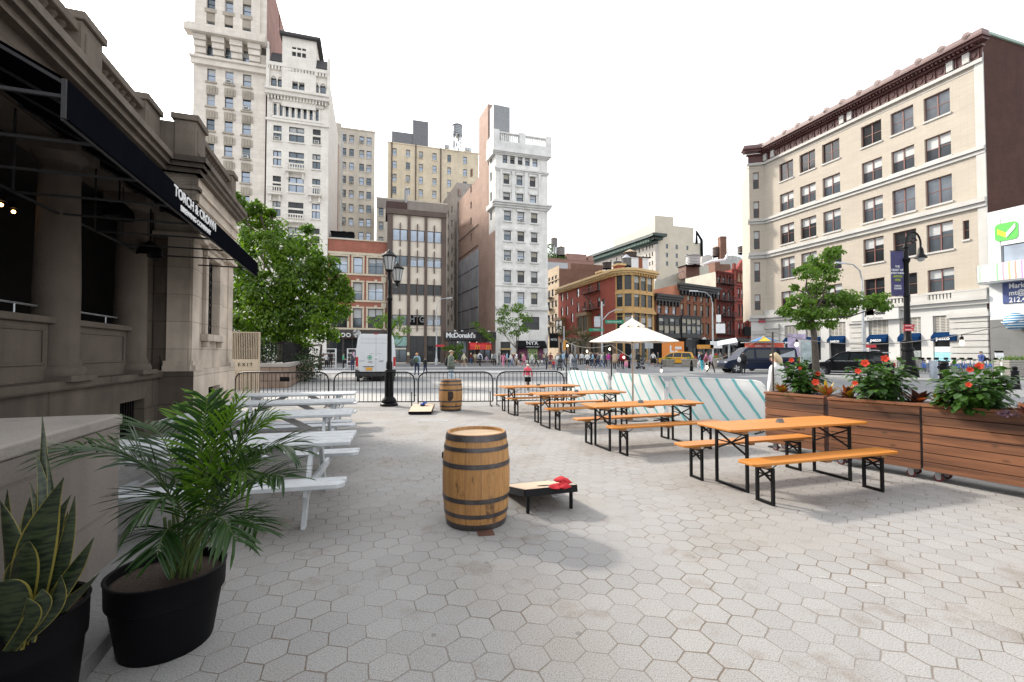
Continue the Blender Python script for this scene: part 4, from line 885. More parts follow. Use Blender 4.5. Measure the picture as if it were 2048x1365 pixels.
q=MB();q.X=b.X(Y1,0);q.box((1.0,-.1,y(609)),(7,-.02,y(569)));q.X=None;o1=q.build('banner',M('blue_banner',(.05,.075,.22),.5,var=.1),b.root)
for s_,dz in(('Mark Terpesen',.6),('mt@absre.com',-.05),('212.400.9523',-.7)):o=text(s_,.66,WHITE,o1,name='lettering',align='LEFT',sx=.8,bold=.012);o.matrix_local=b.X(Y1,1.45,(y(609)+y(569))/2+dz,.13)@Matrix.Rotation(math.pi/2,4,'X')@Matrix.Scale(.78,4,(1,0,0))
cv,nt=newmat('striped_canvas');sp=nt.add('ShaderNodeSeparateXYZ',inp={0:nt.obj()});xx=nt.math('ADD',nt.math('MULTIPLY',nt.math('ADD',sp.outputs[0],nt.math('MULTIPLY',sp.outputs[1],-1.0)),2.4),nt.math('MULTIPLY',nt.noise(1.5,2),.5));fr=nt.math('FRACT',xx)
wn=nt.add('ShaderNodeTexWhiteNoise',noise_dimensions='1D',inp={'W':nt.math('FLOOR',xx)}).outputs['Color'];nt.col(nt.mix(nt.math('LESS_THAN',fr,.3),(.66,.66,.6),nt.mix(.45,wn,(.6,.35,.2))));nt.bsdf.inputs['Roughness'].default_value=.7
sc=thing('sidewalk_shed','sidewalk shed with colourful striped canvas front on steel scaffold legs at the right edge','scaffold',tuple(Y1.at(0,1.2)),math.atan2(Y1.d.y,Y1.d.x))
za,zb_=y(566),y(532);MB().box((-.2,-.3,za),(11,-.2,zb_)).box((-.2,-.3,za),(-.1,1.0,zb_)).build('canvas',cv,sc)
m=MB();m.box((-.2,-.2,za-.15),(11,1.1,za-.02));
for x in(4.2,5.6,8.5):m.tube([(x,0,0),(x,0,za)],.07,8);
for k in range(7):m.tube([(4.2,0,1+k*.85),(5.6,0,1+k*.85)],.045,6);m.tube([(4.2,0,1+k*.85),(5.6,0,1.85+k*.85)],.04,6)if k<6 else None
m.build('scaffold_frame',STEEL,sc)
gl=thing('globe_sign','blue striped globe sign behind the scaffold legs','sign',(*Y1.at(Y1.t(2045),.9),Y1.z(2045,644)));m=MB();m.ball((0,0,0),.8,16,10);g_,nt=newmat('globe_stripes');sp=nt.add('ShaderNodeSeparateXYZ',inp={0:nt.obj()});nt.col(nt.mix(nt.math('LESS_THAN',nt.math('FRACT',nt.math('MULTIPLY',sp.outputs[2],4.5)),.55),(.55,.62,.66),(.01,.15,.33)));m.build('globe',g_,gl,smooth=True)
MB().tube([(0,0,0),(0,1.2,0)],.06,6).build('bracket',STEEL,gl)
def hexmat():
 m,t=newmat('hex_pavers');o=t.obj();a=math.radians(19.6);s=4.8
 v=t.mapped((s,s,s),rot=(0,0,-a))
 wob=t.add('ShaderNodeTexNoise',inp={'Scale':2.5,'Detail':2.0,'Vector':v}).outputs['Color']
 v=t.add('ShaderNodeVectorMath',operation='ADD',inp={0:v,1:t.add('ShaderNodeVectorMath',operation='SCALE',inp={0:t.add('ShaderNodeVectorMath',operation='SUBTRACT',inp={0:wob,1:(.5,.5,.5)}).outputs[0],3:.05}).outputs[0]}).outputs[0]
 v=t.add('ShaderNodeVectorMath',operation='MULTIPLY',inp={0:v,1:(1,1,0)}).outputs[0]
 rx,ry=1.0,1.7320508
 def cell(off):
  p=t.add('ShaderNodeVectorMath',operation='ADD',inp={0:v,1:off}).outputs[0]
  q=t.add('ShaderNodeVectorMath',operation='DIVIDE',inp={0:p,1:(rx,ry,1)}).outputs[0]
  f=t.add('ShaderNodeVectorMath',operation='FLOOR',inp={0:q}).outputs[0]
  c=t.add('ShaderNodeVectorMath',operation='MULTIPLY',inp={0:t.add('ShaderNodeVectorMath',operation='ADD',inp={0:f,1:(.5,.5,0)}).outputs[0],1:(rx,ry,0)}).outputs[0]
  d=t.add('ShaderNodeVectorMath',operation='SUBTRACT',inp={0:p,1:c}).outputs[0]
  return d,t.add('ShaderNodeVectorMath',operation='SUBTRACT',inp={0:c,1:off}).outputs[0]
 d1,c1=cell((0,0,0));d2,c2=cell((.5,ry/2,0))
 l1=t.add('ShaderNodeVectorMath',operation='LENGTH',inp={0:d1}).outputs['Value'];l2=t.add('ShaderNodeVectorMath',operation='LENGTH',inp={0:d2}).outputs['Value']
 pick=t.math('LESS_THAN',l2,l1)
 def sel(a_,b_):
  n=t.n.new('ShaderNodeMix');n.data_type='VECTOR';t.l.new(pick,n.inputs[0]);t.l.new(a_,n.inputs[4]);t.l.new(b_,n.inputs[5]);return n.outputs[1]
 d=sel(d1,d2);c=sel(c1,c2);sp=t.add('ShaderNodeSeparateXYZ',inp={0:t.add('ShaderNodeVectorMath',operation='ABSOLUTE',inp={0:d}).outputs[0]})
 e=t.math('MAXIMUM',sp.outputs[0],t.math('ADD',t.math('MULTIPLY',sp.outputs[0],.5),t.math('MULTIPLY',sp.outputs[1],.8660254)))
 edge=t.math('SUBTRACT',.5,e)
 wid=t.math('ADD',.006,t.math('MULTIPLY',t.ramp(t.noise(1.6,5,o),(.4,0.),(.7,1.)),.034))
 joint=t.math('SUBTRACT',1.0,t.add('ShaderNodeMapRange',inp={0:edge,1:t.math('MULTIPLY',wid,.35),2:t.math('MULTIPLY',wid,1.3)}).outputs[0])
 rnd=t.add('ShaderNodeTexWhiteNoise',noise_dimensions='3D',inp={'Vector':t.add('ShaderNodeVectorMath',operation='SNAP',inp={0:c,1:(.5,.4330127,1)}).outputs[0]}).outputs['Value']
 big=t.noise(.55,5,o);g=t.noise(120,4,o,.85);fine=t.ramp(g,(.38,.42),(.5,.85),(.58,1.0))
 base=t.mix(rnd,(.312,.305,.299),(.345,.337,.329))
 base=t.mix(t.math('MULTIPLY',t.ramp(big,(.45,0.),(.7,1.)),.5),base,(.26,.225,.185))
 base=t.mix(1.0,base,t.mix(1.0,(0,0,0),fine,'ADD'),'MULTIPLY')
 st=t.ramp(t.noise(1.9,7,o,.65),(.56,0.),(.70,1.));base=t.mix(t.math('MULTIPLY',st,.5),base,(.14,.10,.07));ws=t.ramp(t.noise(.35,3,o),(.55,0.),(.75,1.));base=t.mix(t.math('MULTIPLY',ws,.25),base,(.42,.41,.40))
 vo=t.add('ShaderNodeTexVoronoi',feature='F1',inp={'Scale':3.4,'Vector':o});spot=t.math('LESS_THAN',vo.outputs['Distance'],t.math('MULTIPLY',t.noise(1.0,1,o),.11));base=t.mix(t.math('MULTIPLY',spot,.7),base,(.15,.14,.135))
 jc=t.mix(t.noise(3,2,o),(.09,.072,.06),(.16,.115,.08));jm=t.math('MULTIPLY',joint,t.ramp(t.noise(1.3,5,o),(.32,.35),(.6,1.)))
 t.col(t.mix(jm,base,jc));t.bsdf.inputs['Roughness'].default_value=.85;t.bsdf.inputs['Specular IOR Level'].default_value=.3
 hgt=t.math('ADD',t.math('MULTIPLY',joint,-1.0),t.math('ADD',t.math('MULTIPLY',g,.12),t.math('MULTIPLY',rnd,.12)));t.bump(hgt,.55,.004)
 return m
HEX=hexmat()
def paving(name,rgb,var=.12,joint=None,scale=.4):
 m,t=newmat(name);o=t.obj();c=t.mix(t.ramp(t.noise(scale,5,o),(.3,0.),(.7,1.)),[x*(1-var)for x in rgb],[x*(1+var)for x in rgb])
 c=t.mix(1.0,c,t.mix(1.0,(0,0,0),t.ramp(t.noise(90,3,o),(.3,.8),(.7,1.12)),'ADD'),'MULTIPLY')
 if joint:
  br=t.add('ShaderNodeTexBrick',inp={'Vector':t.mapped((1,1,1),rot=(0,0,-math.radians(17))),'Scale':1.0,'Mortar Size':.012,'Brick Width':joint,'Row Height':joint,'Color1':(1,1,1,1),'Color2':(.9,.9,.9,1),'Mortar':(.6,.6,.6,1)});br.offset=0;c=t.mix(1.0,c,br.outputs[0],'MULTIPLY')
 t.col(c);t.bsdf.inputs['Roughness'].default_value=.85;return m
CONC=paving('pale_concrete',(.33,.325,.315),joint=1.5);ASPH=paving('asphalt',(.17,.175,.185),.1);ROADP=M('road_paint',(.48,.48,.47),.7,var=.12,scale=1.5);SIDE=paving('sidewalk_concrete',(.27,.265,.26),joint=1.5)
def sheet(name,pts,z,mat):
 o=MB().poly([(p[0],p[1],z)for p in pts]).build(name,mat);return structure(o)
sheet('ground',[(-900,-60),(900,-60),(900,1200),(-900,1200)],-.012,SIDE)
sheet('road',[(-300,-60),(300,-60),(300,140),(-300,140)],-.004,ASPH)
pf=[G(u,v)for u,v in((0,804),(460,798),(1133,796),(1300,806),(1400,830))]
sheet('plaza',[(-60,-12),(14,-12),(6.6,4.5),(5.4,8.0),(5.9,9.8),(2.6,15.7),(-60,15.7)],.0,HEX)
def gp(*uv):return[G(u,v)for u,v in uv]
bz=[(-300,-300),(300,300)]
def band(name,v0,v1,mat,z,x0=-200,x1=200,slope=0.0):
 Y0,Y1_=1510.6/(v0-HZ),1510.6/(v1-HZ);return sheet(name,[(x0,Y1_+x0*slope),(x1,Y1_+x1*slope),(x1,Y0+x1*slope),(x0,Y0+x0*slope)],z,mat)
sheet('plaza_apron',[(-60,15.71),(2.2,15.71),(2.6,18.6),(-60,18.6)],.0,CONC)
band('pavement_band',776,763,CONC,.002,-60,9,.05);band('pavement_band',754,748,CONC,.002,-60,14,.08)
band('road_marking',746,741.3,ROADP,.002,-60,-2+11,.0);band('road_marking',735.4,734.2,ROADP,.002,-60,4,.2)
sheet('pavement_patch',gp((1390,748),(1445,748.2),(1480,745.2),(1455,744.6)),.003,CONC);sheet('pavement_patch',gp((1470,754),(1600,756),(1640,750.5),(1520,750)),.003,CONC)
sheet('pavement_patch',gp((1170,745.5),(1236,749),(1231,738),(1178,737.7)),.003,CONC);sheet('pavement_patch',gp((1074,740),(1120,736.5),(1135,736),(1135,740.5)),.003,CONC)
sheet('pavement_patch',gp((1330,747),(1420,746),(1480,743),(1400,742)),.003,CONC)
def slab(name,pts,mat=SIDE,h=.13):
 o=MB().prism([(p[0],p[1],-.01)for p in pts],(0,0,h+.01)).build(name,mat,recalc=True);return structure(o)
slab('pavement',[A.at(-62,5.5),A.at(4,5.5),A.at(14,5.5),A.at(16,3.0),A.at(16,-12),A.at(-62,-12)])
slab('pavement',[Vector((15,78)),Vector((21,77.6)),GR.at(-2,4.5),GR.at(60,4.5),GR.at(60,-12),Vector((10,110))])
pk=[Z.at(5,4.2),Z.at(tl-4,4.2),Z.at(tl-4,-20),Z.at(30,-30),Z.at(30,4.2)]
slab('pavement',[Z.at(14,7.2),Z.at(-3,7.2),Z.at(-10,5.5),Z.at(tl-5,4.5),Z.at(tl-6,-14),Z.at(14,-14)])
isl=gp((1705,762),(1860,764),(1868,759),(1780,752.5),(1590,750.5));slab('kerb_island',isl,CONC,.12)
sheet('pavement_patch',gp((1900,790),(2200,800),(2250,783),(2010,775)),.003,CONC)
q=MB().box((-.075,-.11,0),(.075,.11,.006));q=q.build('drain_cover',M('rust_tile',(.10,.045,.03),.7,var=.3,scale=30),loc=tuple(G(970,1063)));q.rotation_euler=(0,0,.2);tag(q,'small rust brown drain tile in front of the large barrel','drain cover')
q=MB().box((-.35,-.2,0),(.35,.2,.004)).build('hatch_cover',M('hatch_grey',(.25,.25,.25),.8,var=.2),loc=tuple(G(868,842)),rot=(0,0,.1));tag(q,'grey access hatch in the paving before the far barrel','hatch cover')
q=MB()
for k in range(26):x=k*.021;q.box((x,-.004+.01*math.sin(k*.9),0),(x+.011,.002+.006*math.sin(k*1.3),.002))
q=q.build('chalk_line',M('chalk',(.40,.39,.38),.9,var=.1),loc=tuple(G(1607,1148)),rot=(0,0,-.42));structure(q)
W=bpy.data.worlds.new('World');S.world=W;W.use_nodes=True;wn=W.node_tree.nodes;wl=W.node_tree.links
SUN_EL,SUN_AZ=math.radians(35),math.atan2(-.86,.68)
sky=wn.new('ShaderNodeTexSky');sky.sky_type='NISHITA';sky.sun_disc=False;sky.sun_elevation=SUN_EL;sky.sun_rotation=SUN_AZ;sky.dust_density=4.0;sky.air_density=1.3;sky.ozone_density=.6
hs_=wn.new('ShaderNodeHueSaturation');hs_.inputs['Saturation'].default_value=.22;hs_.inputs['Value'].default_value=1.0
wl.new(sky.outputs[0],hs_.inputs['Color']);mxw=wn.new('ShaderNodeMix');mxw.data_type='RGBA';mxw.inputs[0].default_value=.6;mxw.inputs[7].default_value=(2.75,2.8,2.85,1);wl.new(hs_.outputs[0],mxw.inputs[6]);wl.new(mxw.outputs[2],wn['Background'].inputs[0]);wn['Background'].inputs[1].default_value=.15
sl=bpy.data.lights.new('sun','SUN');sl.energy=1.4;sl.angle=math.radians(4.5);sl.color=(1,.92,.80);so=bpy.data.objects.new('sun',sl);C.objects.link(so)
sd=Vector((math.sin(SUN_AZ)*math.cos(SUN_EL),math.cos(SUN_AZ)*math.cos(SUN_EL),math.sin(SUN_EL)));so.rotation_euler=(-sd).to_track_quat('-Z','Y').to_euler();so.location=sd*60
S.view_settings.view_transform='Standard';S.view_settings.look='None';S.view_settings.exposure=1.85;S.view_settings.gamma=1
cd=bpy.data.cameras.new('camera');cd.sensor_width=36;cd.lens=36*F/2048;cd.clip_end=3000;cd.clip_start=.05;co=bpy.data.objects.new('camera',cd);C.objects.link(co);co.location=(0,0,CH);co.rotation_euler=(math.pi/2+TH,0,0);S.camera=co
SHADEST=stone('shaded_limestone',(.12,.097,.077),.75,.58,1.5,.7,scale=1.6,bump=.6,mort=.012);PST=stone('pavilion_limestone',(.56,.48,.40),.6,.58,1.5,.6,scale=1.6,bump=.6,mort=.01);PST2=stone('pavilion_smooth_stone',(.125,.102,.083),.5,scale=2.0,bump=.35);DARKST=stone('dark_pavilion_stone',(.15,.125,.102),.6,scale=2.2,bump=.4)  # plinth and column stone carry painted-in shade; cornice and parapet stone is simply darker
ua=Vector((.335,-.942)).normalized();na=Vector((.942,.335)).normalized()
IC=Vector((-7.5,9.5));OC=IC+na*.66;FC=OC-ua*3.5
MW=Plane(tuple(IC),Q=tuple(IC+ua),rev=False)
MW=Plane(tuple(IC),Q=tuple(IC-ua));MW.d=-ua*1.0
PW=Plane(tuple(OC),Q=tuple(FC))
b=Bld('pavilion','dark limestone colonnaded park pavilion with roof balustrade filling the left side',tuple(IC))
LG=1.27;CORH=5.25
m=MB();L=13.0
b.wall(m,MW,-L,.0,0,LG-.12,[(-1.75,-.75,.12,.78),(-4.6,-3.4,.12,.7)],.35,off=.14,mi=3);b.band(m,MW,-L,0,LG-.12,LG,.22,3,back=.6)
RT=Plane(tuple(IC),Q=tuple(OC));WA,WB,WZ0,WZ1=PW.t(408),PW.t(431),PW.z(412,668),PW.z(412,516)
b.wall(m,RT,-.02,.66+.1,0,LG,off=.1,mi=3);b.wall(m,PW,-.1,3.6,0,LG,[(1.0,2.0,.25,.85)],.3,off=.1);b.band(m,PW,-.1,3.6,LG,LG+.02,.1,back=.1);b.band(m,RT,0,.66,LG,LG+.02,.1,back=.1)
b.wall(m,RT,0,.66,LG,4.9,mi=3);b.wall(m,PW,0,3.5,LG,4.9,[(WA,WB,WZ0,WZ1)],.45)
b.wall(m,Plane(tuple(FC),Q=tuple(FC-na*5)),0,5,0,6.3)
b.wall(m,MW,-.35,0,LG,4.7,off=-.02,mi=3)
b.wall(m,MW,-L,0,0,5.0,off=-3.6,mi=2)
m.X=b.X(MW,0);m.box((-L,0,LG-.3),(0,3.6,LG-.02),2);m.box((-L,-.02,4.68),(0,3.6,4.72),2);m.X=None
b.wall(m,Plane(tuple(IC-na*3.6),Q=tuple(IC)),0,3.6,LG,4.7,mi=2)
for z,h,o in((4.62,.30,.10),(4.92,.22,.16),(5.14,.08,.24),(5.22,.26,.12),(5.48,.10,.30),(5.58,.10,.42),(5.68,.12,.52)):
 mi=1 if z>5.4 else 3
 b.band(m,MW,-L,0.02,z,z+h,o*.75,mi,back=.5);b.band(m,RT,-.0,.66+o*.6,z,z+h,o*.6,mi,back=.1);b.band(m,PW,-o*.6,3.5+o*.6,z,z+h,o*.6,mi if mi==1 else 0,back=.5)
b.band(m,PW,-.05,3.5,4.2,4.62,.06);b.band(m,RT,0,.7,4.2,4.62,.06);b.band(m,PW,-.1,3.5,4.12,4.2,.14);b.band(m,RT,0,.75,4.12,4.2,.14)
for pl,t0_,t1_ in((PW,-.05,.5),(PW,3.0,3.55),(RT,.2,.7)):b.band(m,pl,t0_,t1_,LG,LG+.12,.12);b.band(m,pl,t0_,t1_,LG+.12,LG+.22,.07);b.band(m,pl,t0_+.04,t1_-.04,LG+.2,4.15,.035,back=-.001)
m.build('wall',[PST,DARKST,INTERIOR,SHADEST],b.root)
q=MB()
for a,c,d,e,o in((WA-.2,WA-.02,WZ0-.02,WZ1,.08),(WB+.02,WB+.2,WZ0-.02,WZ1,.08),(WA-.2,WB+.2,WZ1+.01,WZ1+.14,.1),(WA-.34,WB+.34,WZ1+.26,WZ1+.38,.24),(WA-.28,WB+.28,WZ1+.14,WZ1+.26,.14),(WA-.3,WB+.3,WZ0-.18,WZ0-.02,.16),(WA-.2,WA-.06,WZ0-.32,WZ0-.18,.12),(WB+.06,WB+.2,WZ0-.32,WZ0-.18,.12)):b.band(q,PW,a,c,d,e,o)
sf=q.build('window_surround',PST,b.root,bevel=.01)
q=MB();q.X=b.X(PW,0)
gw=(WB-WA)
for k in range(6):q.bar((WA+.05+k*(gw-.1)/5,.1,WZ0),(WA+.05+k*(gw-.1)/5,.1,WZ1),.02,.02)
for j in range(9):z=WZ0+.1+j*(WZ1-WZ0-.1)/9;q.tube([(WA+.1+gw*.06*math.cos(a)+gw*.2*i,.1,z+.07*math.sin(a))for i in range(5)for a in(0,1.6,3.1,4.7)],.012,4)
q.poly([(WA-.02,.4,WZ0-.05),(WB+.02,.4,WZ0-.05),(WB+.02,.4,WZ1+.05),(WA-.02,.4,WZ1+.05)],0);q.X=None;q.build('window_grille',BLACK,b.root)
for pl,a,c,d,e,off in((MW,-1.75,-.75,.12,.78,.14),(MW,-4.6,-3.4,.12,.7,.14),(PW,1.0,2.0,.25,.85,.1)):
 q=MB();q.X=b.X(pl,0,0,off);q.poly([(a,.33,d),(c,.33,d),(c,.33,e),(a,.33,e)])
 for k in range(10):x=a+.06+(c-a-.12)*k/9;q.bar((x,.16,d),(x,.16,e),.02,.02)
 q.bar((a,.16,d+.06),(c,.16,d+.06),.03,.03);q.X=None;q.build('basement_grille',BLACK,b.root)
for i,s_ in enumerate((.92,3.22,5.52,7.82)):
 c=IC+ua*s_-na*.05;q=MB();r=.25
 q.box((-.34,-.34,LG-.01),(.34,.34,LG+.07));q.lathe([(.33,LG+.07),(.34,LG+.12),(.32,LG+.17),(.28,LG+.2),(.285,LG+.24),(r,LG+.3),(r*1.01,2.6),(r*.88,4.15),(r*.92,4.18),(r*.92,4.22),(r*.86,4.24),(r*.86,4.36),(.30,4.46)],28)
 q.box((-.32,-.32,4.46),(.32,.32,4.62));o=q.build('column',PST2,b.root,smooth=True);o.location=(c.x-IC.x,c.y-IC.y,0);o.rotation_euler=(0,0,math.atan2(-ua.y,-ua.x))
edges=[(-.66,-.0),(-2.95,-1.2),(-5.25,-3.5),(-7.5,-5.8),(-L,-8.1)]
q=MB()
for a,c in edges[1:]:
 b.band(q,MW,a,c,LG,2.06,.0,back=.2);b.band(q,MW,a-.02,c+.04,2.06,2.15,.07,back=.26);b.band(q,MW,a+.1,c-.1,LG+.22,LG+.26,.02);b.band(q,MW,a+.1,c-.1,1.95,1.98,.02)
 b.band(q,MW,a+.1,a+.14,LG+.22,1.98,.02);b.band(q,MW,c-.14,c-.1,LG+.22,1.98,.02)
b.band(q,MW,-.66,-.35,LG,4.6,.02,back=.3)
q.build('parapet',PST2,b.root,bevel=.008)
q=MB();q.X=b.X(MW,0)
q.tube([(-L,.15,2.3),(-1.2,.15,2.3)],.015,6)
for k in range(9):q.tube([(-1.6-k*1.15,.15,2.1),(-1.6-k*1.15,.15,2.3)],.012,5)
q.X=None;q.build('hand_rail',STEEL,b.root)
q=MB();bz_=5.8
b.band(q,MW,-L,.0,bz_,bz_+.14,.02,back=.26);b.band(q,MW,-L,0,bz_+.66,bz_+.80,.02,back=.26)
b.band(q,PW,.0,3.5,bz_,bz_+.14,.02,back=.26);b.band(q,PW,0,3.4,bz_+.66,bz_+.8,.02,back=.26);b.band(q,RT,-.0,.6,bz_,bz_+.8,.02,back=.2)
for pl,a,c in((MW,-.72,-.02),(MW,-3.0,-2.4),(MW,-5.5,-4.9),(MW,-8,-7.4),(PW,-.06,.6),(PW,3.1,3.55)):
 b.band(q,pl,a,c,bz_-.02,bz_+.84,.06,back=.34);b.band(q,pl,a-.04,c+.04,bz_+.84,bz_+.97,.11,back=.4);b.band(q,pl,a+.08,c-.08,bz_+.18,bz_+.7,.08)
q.build('parapet_post',DARKST,b.root,bevel=.012)
q=MB();prof=[(.085,.14),(.085,.18),(.05,.2),(.045,.25),(.085,.34),(.09,.39),(.055,.5),(.045,.56),(.06,.59),(.08,.61),(.08,.66)]
BALM=[]
def bal(pl,ts):
 for t in ts:
  if not BALM:o=MB().lathe([(r,bz_+z)for r,z in prof],10,caps=False).build('baluster',PST2,b.root,smooth=True);BALM.append(o.data)
  else:o=bpy.data.objects.new('baluster',BALM[0]);C.objects.link(o);o.parent=b.root
  o.matrix_local=b.X(pl,t)@Matrix.Translation((0,.12,0))
bal(MW,[-.92-k*.21 for k in range(7)]+[-3.2-k*.21 for k in range(8)]+[-5.7-k*.21 for k in range(8)]+[-8.2-k*.21 for k in range(18)]);bal(PW,[.72+k*.2 for k in range(12)])
q=MB();q.X=b.X(MW,0);q.box((-L,.4,5.7),(0,9,5.8));q.X=b.X(PW,0);q.box((0,.4,5.7),(3.5,6,5.8));q.X=None;q.build('roof',DARKST,b.root)
q=MB();c=[IC+ua*.05+na*.18,IC+ua*.0+na*.22];q.tube([(x*na.x+y_*ua.x,x*na.y+y_*ua.y,z)for x,y_,z in((.16,.1,1.6),(.17,.08,1.3),(.22,.02,1.05),(.3,-.0,.8),(.4,-.02,.55),(.5,-.02,.42))],.009,5);q.build('cable',BLACKM,b.root)
for(u,v,Y),lab in(((238,412,7.4),'far black dome lamp hanging under the awning'),((300,487,8.6),'near black dome lamp by the dark pier under the awning')):
 p=PY(u,v+25,Y);t=thing('dome_lamp',lab,'lamp',p);MB().lathe([(.03,.28),(.05,.27),(.19,.12),(.21,.0),(.2,.0),(.17,.1)],16,caps=False).build('shade',BLACK,t,smooth=True);MB().tube([(0,0,.27),(0,0,.9)],.012,5).build('stem',BLACK,t)
BULBON=M('warm_filament',(1,.6,.25),.4,var=0,emit=(1,.5,.16),es=5)
for(u,v,Y),lab in(((2,410,6.0),'warm bulb wall lamp at the left picture edge'),((27,424,6.6),'warm bulb wall lamp, right one of the pair in the dark loggia')):
 p=PY(u,v,Y);t=thing('wall_lamp',lab,'lamp',p);MB().ball((0,0,0),.024,10,8).build('bulb',BULBON,t,smooth=True);MB().lathe([(.05,.05),(.045,.11),(.02,.13)],10).build('lamp_shade',BLACK,t);MB().tube([(0,0,.12),(0,0,.2),(-.05,.04,.22),(-.12,.1,.2)],.01,5).build('arm',BLACK,t)
AWC=M('black_canvas',(.005,.0055,.008),1.0,var=.12,bump=.1,spec=.0);aw=thing('awning','long black canvas awning with white brewery lettering and thin steel frame','awning',(*IC,0))
n2=Matrix.Rotation(math.atan2(-ua.y,-ua.x),4,'Z')
m=MB();m.X=n2;x0,x1,D_,zb0,zt0,zw=-7.15,.35,1.86,3.42,3.72,4.72
m.poly([(x0,-D_,zb0),(x1,-D_,zb0),(x1,-D_,zt0),(x0,-D_,zt0)]);m.poly([(x0,-D_,zt0),(x1,-D_,zt0),(x1,-.02,zw),(x0,-.02,zw)]);m.poly([(x0,-D_+.012,zb0),(x1,-D_+.012,zb0),(x1,-D_+.012,zt0),(x0,-D_+.012,zt0)])
m.build('canvas',AWC,aw)
m=MB();m.X=n2;zf_=3.6
for x in[x0+.03+k*(x1-x0-.06)/8 for k in range(9)]:m.bar((x,-.02,zf_),(x,-D_+.03,zf_),.025,.025);m.bar((x,-.02,zw-.03),(x,-D_+.03,zt0-.02),.025,.025);m.bar((x,-.04,zf_-.0),(x,-.04,zw-.02),.02,.02)
m.bar((x0,-.04,zf_),(x1,-.04,zf_),.03,.03);m.bar((x0,-D_+.03,zb0+.0),(x1,-D_+.03,zb0),.02,.03);m.bar((x0,-D_+.02,zb0),(x0,-D_+.02,zt0),.03,.03);m.X=None;m.build('steel_frame',M('awning_steel',(.035,.035,.038),.5,.3),aw)
def awtext(s_,uL,uR,zc,size):
 FP=Plane(tuple(IC+na*(D_+.01)),Q=tuple(IC+na*(D_+.01)-ua));a,c=FP.hit(uL,420)[0],FP.hit(uR,470)[0]
 o=text(s_,size,WHITE,aw,name='lettering',ext=.004,bold=.004);w=o.dimensions.x;o.matrix_local=n2@Matrix.Translation(((a+c)/2,-D_-.006,zc))@Matrix.Rotation(math.pi/2,4,'X')@Matrix.Scale((c-a)/max(w,.01),4,(1,0,0))
bpy.context.view_layer.update()
awtext('TORCH & CROWN',349,432,3.628,.18);awtext('BREWING COMPANY',362,422,3.476,.095)
BP=G(235,1137);CPST=stone('weathered_block_stone',(.195,.17,.15),.35,.48,1.3,.3,scale=2.5,bump=.5)
bl=thing('stone_block','low grey brown stone cheek wall with flat top behind the potted plants','stone wall',(BP.x,BP.y,0),math.atan2(-ua.y,-ua.x))
MB().box((-4,0,0),(0,2.2,1.1)).build('wall',CPST,bl,bevel=.012,seg=2);MB().box((-4.01,-.012,1.103),(.012,2.21,1.185)).build('coping',stone('pale_coping',(.26,.235,.21),.3,scale=2.5),bl,bevel=.014,seg=2)
st=MB().box((-4.2,-.42,-.01),(.5,.6,.1)).build('granite_step',stone('speckled_granite',(.17,.167,.163),.2,streak=False,scale=6,bump=.6),bevel=.01);st.location=(BP.x,BP.y,0);st.rotation_euler=(0,0,math.atan2(-ua.y,-ua.x));tag(st,'speckled granite step at the foot of the stone block','step')
def woodmat(name,c1,c2,axis=0,plank=0.0,rough=.5,ring=14,coat=0.0,knots=.0,pz=2,bump=.15):
 m,t=newmat(name);sc=[ring,ring,ring];sc[axis]=ring*.07;o=t.obj();v=t.mapped(sc)
 isl=t.add('ShaderNodeNewGeometry').outputs['Random Per Island']
 if plank:
  sp=t.add('ShaderNodeSeparateXYZ',inp={0:o});idx=t.math('FLOOR',t.math('DIVIDE',sp.outputs[pz],plank))
  isl=t.add('ShaderNodeTexWhiteNoise',noise_dimensions='1D',inp={'W':idx}).outputs['Value']
 v=t.add('ShaderNodeVectorMath',operation='ADD',inp={0:v,1:t.add('ShaderNodeCombineXYZ',inp={0:t.math('MULTIPLY',isl,60),1:t.math('MULTIPLY',isl,37)}).outputs[0]}).outputs[0]
 n=t.noise(1.0,6,v,.62);n2=t.noise(.28,3,v)
 f=t.math('ADD',t.math('MULTIPLY',n,.7),t.math('MULTIPLY',n2,.3))
 col=t.mix(t.ramp(f,(.38,0.),(.6,1.)),c1,c2);col=t.mix(t.math('MULTIPLY',isl,.35),col,[x*.72 for x in c1])
 if knots:
  vo=t.add('ShaderNodeTexVoronoi',feature='F1',inp={'Scale':1.0,'Vector':t.mapped((3.2 if axis==0 else 7,3.2 if axis==1 else 7,3.2 if axis==2 else 7))});col=t.mix(t.math('MULTIPLY',t.ramp(vo.outputs['Distance'],(.04,1.),(.16,0.)),knots),col,(.05,.025,.012))
 t.col(col);t.bsdf.inputs['Roughness'].default_value=rough;t.bsdf.inputs['Coat Weight'].default_value=coat;t.bsdf.inputs['Coat Roughness'].default_value=.25
 t.bump(f,bump,.004);return m
ORANGE=woodmat('orange_lacquered_wood',(.44,.148,.013),(.51,.19,.02),0,rough=.45,ring=9,coat=.12,bump=.03)
ORANGED=woodmat('brown_batten_wood',(.24,.13,.06),(.34,.19,.09),1,rough=.6,ring=12)
IRONB=M('black_steel_tube',(.004,.004,.005),.5,0,var=.2,spec=.2)
